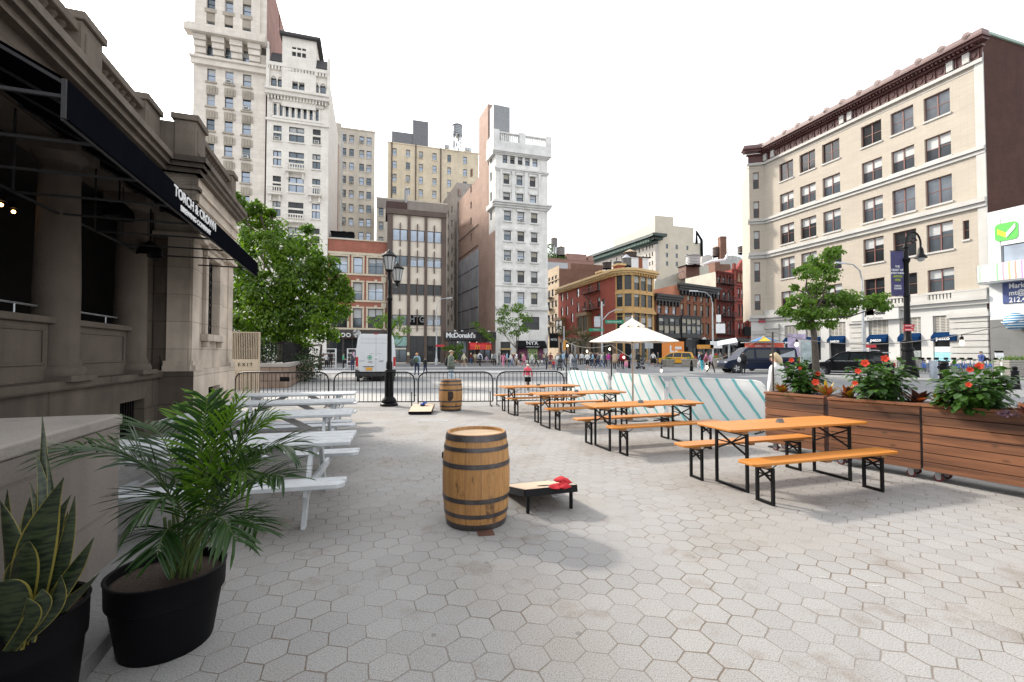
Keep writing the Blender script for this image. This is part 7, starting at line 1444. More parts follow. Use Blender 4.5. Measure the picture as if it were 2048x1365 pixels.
for k in range(16):leafblob(hg,Vector((-1.2-k*.55+rr_.uniform(-.5,.5),1.5+k*.0+rr_.uniform(0,7),1.2+rr_.uniform(-.6,.7))),(1.2,1.2,.9),420,.13,rr_)
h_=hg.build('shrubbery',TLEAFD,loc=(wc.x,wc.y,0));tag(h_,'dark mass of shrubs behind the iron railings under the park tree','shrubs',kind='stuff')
CARGLASS=glassmat('car_glass',(.02,.024,.028),.12,.05);TAIL=M('red_lens',(.35,.01,.01),.25,var=0);CHROME=M('chrome_trim',(.55,.56,.58),.2,.9,var=0);LENS=M('clear_lens',(.6,.62,.62),.2,var=0)
def wheel(t,x,y,r,w=.24,rim=None):
 s_=1 if y>0 else-1;o=MB().tube([(x,y-s_*w,r),(x,y-s_*.02,r),(x,y,r)],[r,r,r*.94],22).build('wheel',RUBBER,t)
 m=MB();m.tube([(x,y-s_*.01,r),(x,y+s_*.004,r)],r*.64,18)
 for k in range(5):a=k*2*math.pi/5;m.bar((x+r*.1*math.cos(a),y+s_*.012,r+r*.1*math.sin(a)),(x+r*.6*math.cos(a),y+s_*.012,r+r*.6*math.sin(a)),r*.2,.012,1,up=(0,1,0))
 m.build('rim',[M('wheel_dark',(.05,.05,.055),.5,.3),rim or CHROME],o);return o
def car(name,label,loc,rz,paint,L,W,H,low,cab,side,wheels,r,z_b,inset=.16,glass=True,group=None,cat='car',tails=None,rearglass=None,frontglass=None,mirrors=True):
 """x = forward; low, cab = side outlines (x, z); side = list of side window outlines"""
 t=thing(name,label,cat,loc,rz,group);m=MB()
 secs=[]
 for y,k,dz in((-W/2,.965,.04),(-W/2+.05,.99,.01),(-W/2+.2,1,0),(W/2-.2,1,0),(W/2-.05,.99,.01),(W/2,.965,.04)):secs.append([(x*k,y,min(z,z if z>z_b-.05 else z)-(dz if z>z_b-.1 else-dz*.5))for x,z in low])
 m.loft(secs);hy=lambda z:W/2-.07-(z-z_b)/(H-z_b)*inset
 a=[m.vert((x,-hy(z),z))for x,z in cab];c=[m.vert((x,hy(z),z))for x,z in cab];n=len(cab);m.face(a[::-1]);m.face(c)
 for k in range(n):m.face((a[k],a[(k+1)%n],c[(k+1)%n],c[k]))
 m.build('body',paint,t,recalc=True,bevel=.035,seg=2)
 for s_ in(-1,1):
  q=MB()
  for w_ in side:q.poly([(x,s_*(hy(z)+.008),z)for x,z in(w_ if s_>0 else w_[::-1])])
  q.build('side_window',CARGLASS,t)
 for nm,g in(('rear_window',rearglass),('windscreen',frontglass)):
  if g:
   (x0,z0),(x1,z1)=g;y0,y1=hy(z0)-.1,hy(z1)-.12;e=.015 if x1>x0 and nm=='windscreen' else 0;sx=-1 if nm=='rear_window' else 1
   MB().poly([(x0+sx*.012,-y0,z0+.012),(x0+sx*.012,y0,z0+.012),(x1+sx*.012,y1,z1+.012),(x1+sx*.012,-y1,z1+.012)]).build(nm,CARGLASS,t)
 for x in wheels:
  for s_ in(-1,1):wheel(t,x,s_*(W/2+.005),r);q=MB();q.tube([(x,s_*(W/2-.2),r+.02),(x,s_*(W/2-.005),r+.02)],r*1.16,22);q.build('wheel_arch',BLACKM,t)
 xr=min(x for x,z in low);xf=max(x for x,z in low)
 for s_ in(-1,1):
  tz=tails or(z_b-.28,z_b-.06);q=MB();q.box((xr-.012,s_*(W/2-.17)-.13,tz[0]),(xr+.12,s_*(W/2-.17)+.13,tz[1]));q.build('tail_light',TAIL,t);q=MB();q.box((xf-.15,s_*(W/2-.22)-.16,z_b-.32),(xf-.02,s_*(W/2-.22)+.16,z_b-.18));q.build('headlight',LENS,t)
  if mirrors:MB().box((side[0][0][0]-.2 if False else max(x for w_ in side for x,z in w_)-.28,s_*(W/2-.05)-.1,z_b+.02),(max(x for w_ in side for x,z in w_)-.12,s_*(W/2-.05)+.12,z_b+.17)).build('mirror',paint,t)
 return t
SUVP=M('black_car_paint',(.004,.004,.005),.2,.0,var=0,coat=.12,spec=.2);TAXI=M('taxi_yellow',(.72,.35,.01),.3,var=.03,coat=.6);NAVP=M('navy_van_paint',(.005,.010,.032),.3,.0,var=0,coat=.08,spec=.2);WVAN=M('white_van_paint',(.55,.57,.59),.35,var=.03,coat=.3);BUMP=M('black_bumper',(.02,.02,.022),.6)
h=math.atan2(.62,-.78);c_=Vector((23.6,31.9,0))
lowS=[(-2.42,.32),(-2.46,.6),(-2.40,.95),(-2.3,1.05),(.95,1.08),(1.5,1.02),(2.2,.92),(2.42,.75),(2.45,.45),(2.35,.3),(1.9,.24),(-1.9,.26)]
cabS=[(-2.28,1.02),(-1.95,1.50),(-1.8,1.70),(-.9,1.76),(.1,1.74),(.55,1.62),(1.35,1.04)]
sv=car('parked_car','shiny black sport utility car with roof rails parked before the buff building',tuple(c_),h,SUVP,4.9,1.92,1.76,lowS,cabS,[[(-2.0,1.1),(-1.75,1.58),(-1.1,1.63),(-1.05,1.12)],[(-.98,1.12),(-1.0,1.63),(-.15,1.65),(-.05,1.12)],[(.03,1.12),(-.06,1.64),(.45,1.56),(1.1,1.12)]],(1.52,-1.45),.37,1.05,rearglass=((-2.2,1.12),(-1.93,1.56)),frontglass=((1.28,1.08),(.6,1.6)))
m=MB();[m.tube([(-1.7,s_*.68,1.78),(-1.5,s_*.7,1.83),(-.2,s_*.7,1.83),(.1,s_*.68,1.76)],.025,6)for s_ in(-1,1)];m.box((-2.25,-.66,1.64),(-1.75,.66,1.70));[m.box((-1.0,s_*.97-.01,.36),(1.0,s_*.97+.01,.42))for s_ in(-1,1)];[m.bar((-.95,s_*.905,1.1),(1.3,s_*.905,1.1),.012,.03)for s_ in(-1,1)];m.build('trim',CHROME,sv);MB().box((-2.485,-.26,.68),(-2.46,.26,.84)).build('plate',M('pale_plate',(.5,.5,.48),.5),sv)
tx=Vector((PX(1352,62.5),62.5,0));h=math.atan2(.45,-.89)
lowT=[(-2.5,.35),(-2.55,.7),(-2.45,1.0),(1.4,1.02),(2.1,.9),(2.45,.7),(2.5,.4),(2.3,.28),(-2.3,.28)];cabT=[(-2.42,.98),(-2.15,1.55),(-1.9,1.74),(-.5,1.8),(.6,1.72),(1.75,.98)]
tt=car('taxi','yellow minivan taxi turning beyond the market umbrella',tuple(tx),h,TAXI,5,1.98,1.8,lowT,cabT,[[(-2.1,1.06),(-1.9,1.6),(-.9,1.66),(-.85,1.06)],[(-.78,1.06),(-.82,1.66),(.15,1.66),(.25,1.06)],[(.32,1.06),(.22,1.64),(.7,1.56),(1.5,1.06)]],(1.55,-1.5),.36,1.0,rearglass=((-2.38,1.05),(-2.12,1.6)),frontglass=((1.7,1.02),(.7,1.66)),tails=(.85,1.15),cat='taxi')
text('N Y C  T A X I',.22,BLACKM,tt,(-.1,1.0,.85),(math.pi/2,0,math.pi),name='lettering');MB().box((-.15,-.3,1.8),(.15,.3,1.95)).build('roof_sign',WHITE,tt)
NVc=Vector((PX(1514,37.8),37.8,0));hV=math.radians(176)
lowV=[(-2.85,.4),(-2.88,.75),(-2.82,1.15),(1.9,1.18),(2.3,1.12),(2.75,.98),(2.9,.8),(2.92,.45),(2.7,.34),(-2.6,.34)];cabV=[(-2.8,1.12),(-2.72,1.9),(-2.6,2.08),(1.0,2.1),(1.25,2.0),(2.05,1.14)]
nv=car('navy_van','dark navy passenger van facing left with a rack of food umbrellas behind',tuple(NVc),hV,NAVP,5.8,2.0,2.1,lowV,cabV,[[(.65,1.2),(.62,1.92),(1.1,1.9),(1.75,1.2)],[(-.85,1.25),(-.85,1.9),(.45,1.92),(.45,1.25)],[(-2.6,1.25),(-2.55,1.86),(-1.0,1.9),(-1.0,1.25)]],(2.05,-1.75),.40,1.15,rearglass=((-2.8,1.25),(-2.74,1.85)),frontglass=((1.98,1.18),(1.22,1.96)),cat='van',tails=(.8,1.3))
m=MB();[m.box((2.9,-.8,.42),(2.97,.8,.6))for _ in(0,)];[m.box((-2.6,s_*1.0-.012,.95),(1.9,s_*1.0+.012,.99))for s_ in(-1,1)];m.build('bumper',BUMP,nv)
q=MB();
for s_ in(1,):q.poly([(-2.5,s_*.975,1.3),(-.9,s_*.975,1.3),(-1.4,s_*.955,1.5),(-2.5,s_*.93,1.86)]);q.tube([(-2.35+.17*math.cos(a),s_*.94,1.62+.17*math.sin(a))for a in[k*math.pi/6 for k in range(12)]],.015,5,closed=True)
q.build('decal',M('grey_decal',(.35,.38,.42),.4),nv)
wv=thing('white_van','tall white service van seen from behind with green leaf emblem and orange plate','van',(PX(752,26.6),26.6,0),math.atan2(.956,-.292)-math.pi/2);Wv,Hv=2.26,2.76
m=MB()
def sec(y,k):return[(-Wv/2*k,y,.45),(-Wv/2*k,y,1.15),(-Wv/2*.985*k,y,1.7),(-Wv/2*.90*k,y,2.5),(-Wv/2*.82*k,y,Hv-.08),(-Wv/2*.72*k,y,Hv),(Wv/2*.72*k,y,Hv),(Wv/2*.82*k,y,Hv-.08),(Wv/2*.90*k,y,2.5),(Wv/2*.985*k,y,1.7),(Wv/2*k,y,1.15),(Wv/2*k,y,.45)]
m.loft([sec(0,.965),sec(.06,1),sec(4.2,1),[(x*.97,4.9,min(z,2.2))for x,y_,z in sec(0,1)],[(x*.93,5.9,min(z,1.2))for x,y_,z in sec(0,1)]]);m.build('body',WVAN,wv,bevel=.03,seg=2)
SEAM=M('grey_seam',(.22,.23,.24),.6);m=MB();m.box((-.008,-.006,.5),(.008,.004,2.62));m.box((-.84,-.006,2.22),(.84,.004,2.235));m.box((-.86,-.006,2.46),(.84,.003,2.472));m.box((-.93,-.006,1.17),(-.62,.004,1.20));m.box((-.96,-.006,.52),(.96,.004,.535));m.box((-.35,-.006,1.60),(-.1,.004,1.615));m.box((.08,-.006,1.60),(.3,.004,1.615));m.build('door_seam',SEAM,wv)
m=MB();m.box((-.72,-.03,.84),(-.1,.0,.875));m.box((.18,-.03,1.16),(.42,.0,1.19));m.box((-1.12,-.10,.28),(1.12,.1,.5));m.box((-1.14,-.02,.5),(-.98,.1,.68));m.box((.98,-.02,.5),(1.14,.1,.68));m.build('bumper',BUMP,wv,bevel=.01)
MB().box((-.56,-.04,.64),(-.2,-.02,.81)).build('plate',M('orange_plate',(.62,.3,.04),.5),wv);pass
for s_ in(-1,1):MB().box((s_*1.05-.07,-.02,.72),(s_*1.05+.07,.12,1.42)).build('tail_light',TAIL,wv,bevel=.02);MB().box((s_*1.05-.05,-.025,.74),(s_*1.05+.05,.1,.86)).build('reverse_light',LENS,wv);MB().tube([(s_*.9,.15,.34),(s_*.9+s_*.16,.15,.34)],.34,20).build('wheel',RUBBER,wv);MB().tube([(s_*.82,3.9,.34),(s_*.82+s_*.16,3.9,.34)],.34,20).build('wheel',RUBBER,wv);MB().box((s_*1.22-.1,4.4,1.5),(s_*1.22+.1,4.5,1.85)).build('mirror',BUMP,wv)
m=MB();m.tube([(-.34+.125*math.cos(a),-.012,1.39+.125*math.sin(a))for a in[k*math.pi/10 for k in range(20)]],.012,5,closed=True)
for k in range(3):a=math.radians(90+120*k);m.tube([(-.34+.045*math.cos(a),-.012,1.395+.045*math.sin(a)),(-.34+.045*math.cos(a),-.004,1.395+.045*math.sin(a))],.042,9)
m.box((-.35,-.012,1.31),(-.33,-.004,1.38));m.build('emblem',M('emblem_green',(.02,.28,.14),.5,var=0),wv);text('7588',.13,SEAM,wv,(-.33,-.012,1.12),name='lettering');MB().lathe([(.065,0),(.06,.01),(.03,.03)],14).build('round_lock',CHROME,wv)
lk=bpy.data.objects['round_lock'];lk.rotation_euler=(math.pi/2,0,0);lk.location=(0.02,-.0,1.34)
MB().prism([(-.12,-.02,Hv-.02),(.12,-.02,Hv-.02),(.04,-.02,Hv+.06),(-.04,-.02,Hv+.06)],(0,.1,0)).build('high_brake_light',TAIL,wv);MB().box((-.9,.2,.25),(.9,5.4,.5)).build('underbody',BLACKM,wv)
fc=thing('food_cart','food cart with red signboard and blue yellow umbrella behind the navy van','food cart',(PX(1527,41.5),41.5,0));MB().box((-1.6,0,.4),(1.6,1.2,1.9)).build('body',STEEL,fc);m=MB();m.box((-1.7,-.1,2.0),(1.8,0,2.55));sg=m.build('sign_board',M('red_orange_sign',(.55,.07,.03),.5,var=.5,scale=5),fc);text('SABRETT   SABRETT',.2,WHITE,sg,(.05,-.12,2.28),name='lettering');MB().box((-1.8,-.1,2.56),(1.9,.6,2.64)).build('roof',STEEL,fc)
for k in range(8):a0,a1=k*math.pi/4,(k+1)*math.pi/4;m=MB();m.poly([(1.25*math.cos(a0),1.25*math.sin(a0),2.7),(1.25*math.cos(a1),1.25*math.sin(a1),2.7),(0,0,3.2)]);m.build('umbrella_panel',M('panel_yellow',(.55,.36,.03),.6)if k%2 else M('panel_blue',(.05,.15,.35),.6),fc)
MB().tube([(0,0,1.9),(0,0,3.25)],.03,6).build('umbrella_pole',STEEL,fc)
for x in(-1,1):MB().tube([(x,.1,.3),(x,.2,.3)],.3,16).build('wheel',RUBBER,fc)
BBLU=M('bike_blue',(.01,.055,.22),.35,var=.05);
def bike(label,frame_mat,dock=True,group='blue share bikes in the docks'):
 t=thing('bicycle',label,'bicycle',(0,0,0),0,group)
 for x in(-.52,.52):
  m=MB();m.tube([(x+.33*math.cos(a),0,.34+.33*math.sin(a))for a in[k*math.pi/9 for k in range(18)]],.02,5,closed=True);[m.tube([(x,0,.34),(x+.32*math.cos(a),0,.34+.32*math.sin(a))],.003,3)for a in[k*math.pi/5 for k in range(10)]];m.build('wheel',RUBBER,t)
 m=MB();P=dict(bb=(-.05,0,.32),seat=(-.25,0,.85),head=(.35,0,.85),r=(-.52,0,.34),f=(.52,0,.34));m.tube([P['r'],P['bb']],.02,6);m.tube([P['bb'],(.1,0,.42),(.34,0,.78)],.04,6);m.tube([P['bb'],P['seat']],.022,6);m.tube([P['r'],(-.17,0,.62)],.018,6);m.tube([(.33,0,.95),P['f']],.022,6);m.build('frame',frame_mat,t)
 m=MB();m.tube([(.22,-.28,1.05),(.3,-.2,1.06),(.33,0,1.0),(.3,.2,1.06),(.22,.28,1.05)],.016,6);m.tube([(.33,0,.93),(.33,0,1.02)],.02,6);m.build('handlebar',BLACK,t);MB().loft([[(-.38,-.09,.90),(-.38,.09,.90),(-.38,.09,.95),(-.38,-.09,.95)],[(-.1,-.02,.90),(-.1,.02,.90),(-.1,.02,.94),(-.1,-.02,.94)]]).build('saddle',BLACK,t)
 if dock:
  m=MB();[m.prism([(-.52+.36*math.cos(a),-.03,.34+.36*math.sin(a))for a in(.5,.9,1.4,2.0,2.6,3.1)]+[(-.52+.16*math.cos(3.1),-.03,.34),(-.52+.1,-.03,.5)],(0,.06,0))for _ in(0,)];m.build('rear_guard',BBLU,t);m=MB();m.box((.28,-.12,.98),(.5,.12,1.16));m.build('front_basket',BLACK,t)
  m=MB();m.box((.72,-.12,0),(.86,.12,.72));m.build('dock_post',STEEL,t)
 return t
bk=None
labs_=['share bike just right of the ornate lamp post','share bike second from the ornate lamp post','share bike third from the ornate lamp post','share bike in the dock behind the black hydrant','share bike fifth from the ornate lamp post','share bike left of the rightmost hibiscus bush top','share bike left of the man with the backpack','share bike right of the man with the backpack','share bike at the right end of the dock, beside the leaning sign','share bike half hidden left of the ornate lamp post']
for i,u in enumerate((1846,1859,1875,1893,1910,1926,1944,1975,1993,1806)):
 Y=36.2-(u-1846)*.006;loc=(PX(u,Y),Y,.12)
 if bk is None:bk=bike(labs_[0],BBLU);bk.location=loc;bk.rotation_euler=(0,0,math.radians(58))
 else:dup(bk,loc,math.radians(58+R.uniform(-7,7)),labs_[i])
bz2=bike('grey bicycle of the cyclist beyond the umbrella near the taxi',M('bike_grey',(.12,.12,.13),.4),False,'private bicycles');bz2.location=(PX(1319,55),55,0);bz2.rotation_euler=(0,0,.2)
bz3=dup(bz2,(PX(2028,33),33,.0),1.0,'black bicycle leaning by the slatted planter at the right edge')
def bollard(label,u,v,h=.95,r=.11,name='bollard',mat=BLACK,ball=True,cat='bollard',group='black cast iron bollards'):
 p=G(u,v);t=thing(name,label,cat,(p.x,p.y,0),0,group);MB().lathe([(r*1.15,0),(r*1.2,.04),(r,.06),(r*.72,h*.74),(r*.9,h*.76),(r*.8,h*.8),(r*.5,h*.82),(r*.45,h*.85),(r*.62,h*.92),(r*.45,h*.98),(.005,h)],14).build('post',mat,t,smooth=True);return t
for lab,u,v in(('bollard behind the umbrella, nearest the parasol pole',1258.5,737),('bollard in front of the stroller beyond the parasol',1278.5,737.5),('bollard alone on the road left of the women in pink',1383,743),('bollard at the right edge in front of the slatted planter',2031,779)):bollard(lab,u,v,h=1.0 if u<2000 else 1.05,r=.15 if u<2000 else .17)
p=G(1868,760);t=thing('grey_bollard','plain pale grey round bollard right of the ornate lamp post','bollard',(p.x,p.y,.1));MB().lathe([(.2,0),(.2,1.0),(.15,1.08)],16).build('post',M('pale_blue_grey',(.32,.36,.42),.5),t,smooth=True)
p=G(1888,762);t=thing('fire_hydrant','black fire hydrant with side outlets between grey bollard and bikes','hydrant',(p.x,p.y,0));MB().lathe([(.3,0),(.3,.1),(.2,.12),(.2,.3),(.28,.32),(.28,.4),(.19,.42),(.19,.95),(.25,1.0),(.22,1.1),(.1,1.18)],14).build('barrel',BLACK,t,smooth=True);m=MB();m.tube([(-.3,0,.8),(.42,0,.8)],.1,10);m.build('outlet',BLACK,t)
def cplant(label,u,Y,r,h,slat=False,plant=True,mat=None):
 t=thing('concrete_planter',label,'planter',(PX(u,Y),Y,0),0,'round concrete planters on the street');MB().lathe([(r*.72,0),(r*.74,.05),(r*.95,h*.86),(r*1.04,h*.88),(r*1.04,h),(r*.93,h),(r*.9,h-.1)],22,caps=False).build('pot',mat or M('cast_concrete',(.36,.33,.29),.85,var=.15),t,smooth=True)
 m=MB();leafblob(m,Vector((0,0,h)),(r*.8,r*.8,.35),160,.14,random.Random(int(u)));m.build('greenery',TLEAF2,t);return t
cplant('small grey concrete planter left of the taxi rear wheel',1336,56,.85,.85);cplant('pale concrete planter right of the taxi',1379,53,.98,.95);cplant('pale concrete planter left of the navy van',1429,48.5,.8,1.1)
sl_=thing('slatted_planter','long grey slatted street planter at the right edge behind the bollard','planter',(PX(2018,31),31,0),0);m=MB();[m.box((0,0,.05+k*.16),(4,1,.19+k*.16))for k in range(7)];m.build('slats',M('grey_timber_slats',(.30,.28,.25),.8,var=.15),sl_);m=MB();[leafblob(m,Vector((x*.5+.2,.5,1.25)),(.4,.4,.25),90,.1,random.Random(x))for x in range(8)];m.build('greenery',TLEAF,sl_)
s2_=thing('slatted_planter','grey slatted street planter behind the ornate lamp post','planter',(PX(1793,37.5),37.5,.12),0);m=MB();[m.box((0,0,.02+k*.16),(2.4,.8,.16+k*.16))for k in range(6)];m.build('slats',MATS['grey_timber_slats'],s2_);m=MB();leafblob(m,Vector((1.2,.4,1.1)),(1,.4,.3),160,.1,random.Random(5));m.build('greenery',TLEAF,s2_)
ws_=thing('delineator_post','thin white flexible post before the docked bikes at the right','post',tuple(G(2004,757)));MB().lathe([(.12,0),(.12,.03),(.04,.05),(.04,1.0),(.02,1.05)],10).build('post',WHITE,ws_)
ab=thing('sidewalk_sign','white folding sidewalk sign leaning behind the bikes at the right','sign',(PX(2000,37),37,.12),-.3);m=MB();m.prism([(-.3,-.3,0),(.35,-.3,0),(.2,0,1.55),(-.35,0,1.55)],(0,.04,0));m.build('board',WHITE,ab);MB().box((-.35,-.02,1.55),(.2,.06,1.7)).build('header',BLACK,ab)
def cobra(label,u,Y,vtop,vbase,reach,mat=STEEL,group='grey cobra head street lights',zarm=None,signs=()):
 b0=Vector((PX(u,Y),Y,0));z1=PY(u,vtop,Y).z;t=thing('street_light',label,'street light',tuple(b0),0,group);m=MB();m.lathe([(.24,0),(.22,.8),(.13,.95),(.11,2),(.06,z1-1.2)],10);m.build('post',mat,t,smooth=True)
 m=MB();m.tube([(0,0,z1-1.4),(reach*.1,0,z1-.6),(reach*.4,0,z1-.1),(reach*.85,0,z1)],.05,6);m.build('arm',mat,t,smooth=True);MB().loft([[(reach*.8,-.08,z1-.05),(reach*.8,.08,z1-.05),(reach*.8,.06,z1+.08),(reach*.8,-.06,z1+.08)],[(reach*1.25,-.13,z1-.02),(reach*1.25,.13,z1-.02),(reach*1.25,.08,z1+.12),(reach*1.25,-.08,z1+.12)]]).build('lamp_head',mat,t)
 for(v0,v1,w,mt,dx)in signs:z0,zz=PY(u,v1,Y).z,PY(u,v0,Y).z;MB().box((dx-w/2,-.14,z0),(dx+w/2,-.11,zz)).build('sign_plate',mt,t)
 return t
ORG=M('orange_sign',(.55,.25,.04),.5);GRN=M('green_street_sign',(.01,.22,.12),.5)
cobra('tall grey street light with long curved arm left of the navy van',1426,50,583,712,-2.0,signs=((648,667,1.0,WHITE,.8),(630,645,.5,WHITE,.6),(683,697,1.3,WHITE,.3),(690,698,1.8,ORG,-.9)))
cobra('slim grey street light left of the fast food shop',873,62,597,731,1.7,signs=((690,694,1.2,M('red_sign',(.5,.02,.03),.5),.5),))
cobra('grey street light behind the lopsided street tree',1727,36,527,740,-1.7,signs=((690,696,.8,MATS['red_sign'],.5),(607,631,.55,M('crimson_banner',(.35,.02,.08),.5),.45),(607,631,.55,MATS['crimson_banner'],.45)))
ts=Vector((PX(1204,52),52,0));t=thing('traffic_signal','grey traffic signal pole with green street name signs left of the umbrella','traffic light',tuple(ts));m=MB();m.lathe([(.22,0),(.2,.6),(.13,.8),(.11,7.5)],10);m.tube([(0,0,5.3),(.8,0,6.2),(1.6,0,6.6),(2.3,0,6.6)],.06,6);m.build('post',STEEL,t);MB().box((-.85,-.2,4.6),(-.2,.2,5.8)).build('control_box',STEEL,t);m=MB();m.box((.35,-.1,5.0),(2.5,-.06,5.4));m.box((-1.5,-.1,4.1),(.2,-.06,4.45));g_=m.build('name_plate',GRN,t);text('Union Square W',.24,WHITE,g_,(1.4,-.12,5.2),name='lettering');text('E 16 St',.22,WHITE,g_,(-.65,-.12,4.28),name='lettering')
t=thing('traffic_signal','slim grey pole with orange signal box behind the crowd left of the umbrella','traffic light',(PX(1128,50),50,0));MB().lathe([(.12,0),(.08,.5),(.06,4.6)],8).build('post',STEEL,t);MB().box((-.1,-.3,1.9),(.3,-.05,3.0)).build('signal_box',ORG,t);
t=thing('led_sign','orange lit poster on a dark kiosk behind the taxi','kiosk',(PX(1338,70),70,0));MB().box((-2.6,0,0),(2.6,.8,3.9)).build('kiosk',BLACKM,t);MB().box((-1.1,-.06,.8),(2.3,-.01,3.4)).build('poster',M('orange_poster',(.75,.25,.05),.5,var=.1),t);MB().box((.1,-.09,1.7),(.35,-.07,2.8)).box((.35,-.09,1.7),(.7,-.07,1.95)).box((.9,-.09,2.2),(1.9,-.07,2.6)).build('print',WHITE,bpy.data.objects['poster'])
for i,(u,Y,lab)in enumerate(((1298,58,'pair of grey parking signs beyond the umbrella right edge'),(1270,62,'blue grey sign plate on a pole behind the parasol canopy'))):t=thing('street_sign',lab,'sign',(PX(u,Y),Y,0));MB().tube([(0,0,0),(0,0,3.6)],.05,6).build('post',STEEL,t);MB().box((-.55,-.08,2.2),(-.05,-.05,3.5)).box((.05,-.08,2.2),(.5,-.05,3.3)).build('plate',STEEL,t)
t=thing('solar_canopy','tilted white panel on a post left of the food cart','panel',(PX(1458,46),46,0));MB().tube([(0,0,0),(0,0,2.6)],.08,8).build('post',STEEL,t);MB().poly([(-1.1,0,2.4),(.9,0,2.75),(1.1,.8,3.2),(-.8,.8,2.85)]).poly([(-1.1,.03,2.36),(-.8,.83,2.81),(1.1,.83,3.16),(.9,.03,2.71)]).build('panel',WHITE,t)
t=thing('poster_frame','glass advertising panel behind the street tree trunk','advertising panel',(PX(1618,41),41,.12));MB().box((-.8,0,0),(.75,.15,2.7)).build('case',STEEL,t);MB().box((-.68,-.02,.4),(.62,0,2.5)).build('poster',M('pale_blue_grey_poster',(.35,.42,.43),.3,var=.4,scale=1.5),t)
t=thing('wall_poster','lilac and red poster on the dark shop front left of the advertising panel','poster',(PX(1594,50),50,.12));MB().box((-1.0,0,.5),(1.0,.06,3.6)).build('poster',M('lilac_poster',(.42,.35,.5),.5,var=.5,scale=1.6),t)
def shelf(label,u,Y,w):
 t=thing('book_cart',label,'book cart',(PX(u,Y),Y,0),math.radians(10),'white book carts on the pavement');m=MB();[m.box((x,0,0),(x+.07,.5,2.1))for x in(0,w-.07)];[m.box((.07,0,z),(w-.07,.5,z+.07))for z in(.3,.7,1.15,1.6,2.03)];m.build('frame',WHITE,t);m=MB();[m.box((.12+k*.1,.1,z),(.2+k*.1,.4,z+.28+.05*(k%3)),k%3)for z in(.37,.77,1.22)for k in range(int((w-.25)/.1))];m.build('books',[M('books_dark',(.05,.05,.07),.7,var=.5),M('books_red',(.2,.08,.06),.7),M('books_pale',(.35,.33,.3),.7)],t)
shelf('leftmost white book cart, at the foot of the dark shop front',641,47,1.5);shelf('white book cart between the green shirted person and the van',694,47,.9)
t=thing('bench','long dark bench before the fast food shop','bench',(PX(975,66),66,.13));MB().box((-1.6,0,.4),(1.4,.5,.48)).build('seat',STEEL,t);[MB().box((x,.05,0),(x+.08,.45,.4)).build('leg',BLACK,t)for x in(-1.5,1.2)]
def stroller(label,u,Y,rz,col):
 t=thing('stroller',label,'stroller',(PX(u,Y),Y,0),rz,'baby strollers on the square');m=MB();
 for s_ in(-1,1):m.tube([(s_*.24,.1,.25),(s_*.24,-.05,.6),(s_*.24,-.4,1.05)],.018,6);m.tube([(s_*.24,-.35,.2),(s_*.22,.3,.7)],.016,6)
 m.tube([(-.24,-.4,1.05),(.24,-.4,1.05)],.02,6);m.build('frame',STEEL,t);m=MB();m.loft([[(-.2,-.3,.45),(.2,-.3,.45),(.22,.25,.4),(-.22,.25,.4)],[(-.22,-.38,.95),(.22,-.38,.95),(.22,-.2,.95),(-.22,-.2,.95)]]);m.ball((0,-.2,.98),(.25,.28,.2),12,8);m.box((-.2,-.25,.2),(.2,.2,.32));m.build('seat',col,t,smooth=True)
 for x,y in((-.27,-.3),(.27,-.3),(-.2,.35),(.2,.35)):MB().tube([(x-.02,y,.14),(x+.02,y,.14)],.14,12).build('wheel',RUBBER,t)
DKG=M('charcoal_fabric',(.04,.042,.048),.8,var=.2,scale=10);stroller('stroller beside the two small children, left of the festoon pole',1120,42.5,math.pi-.3,DKG);stroller('stroller just right of the far festoon pole',1149,42,math.pi+.2,M('slate_fabric',(.09,.10,.12),.8));stroller('dark stroller pushed by a person beyond the parasol',1281,46,1.3,DKG)
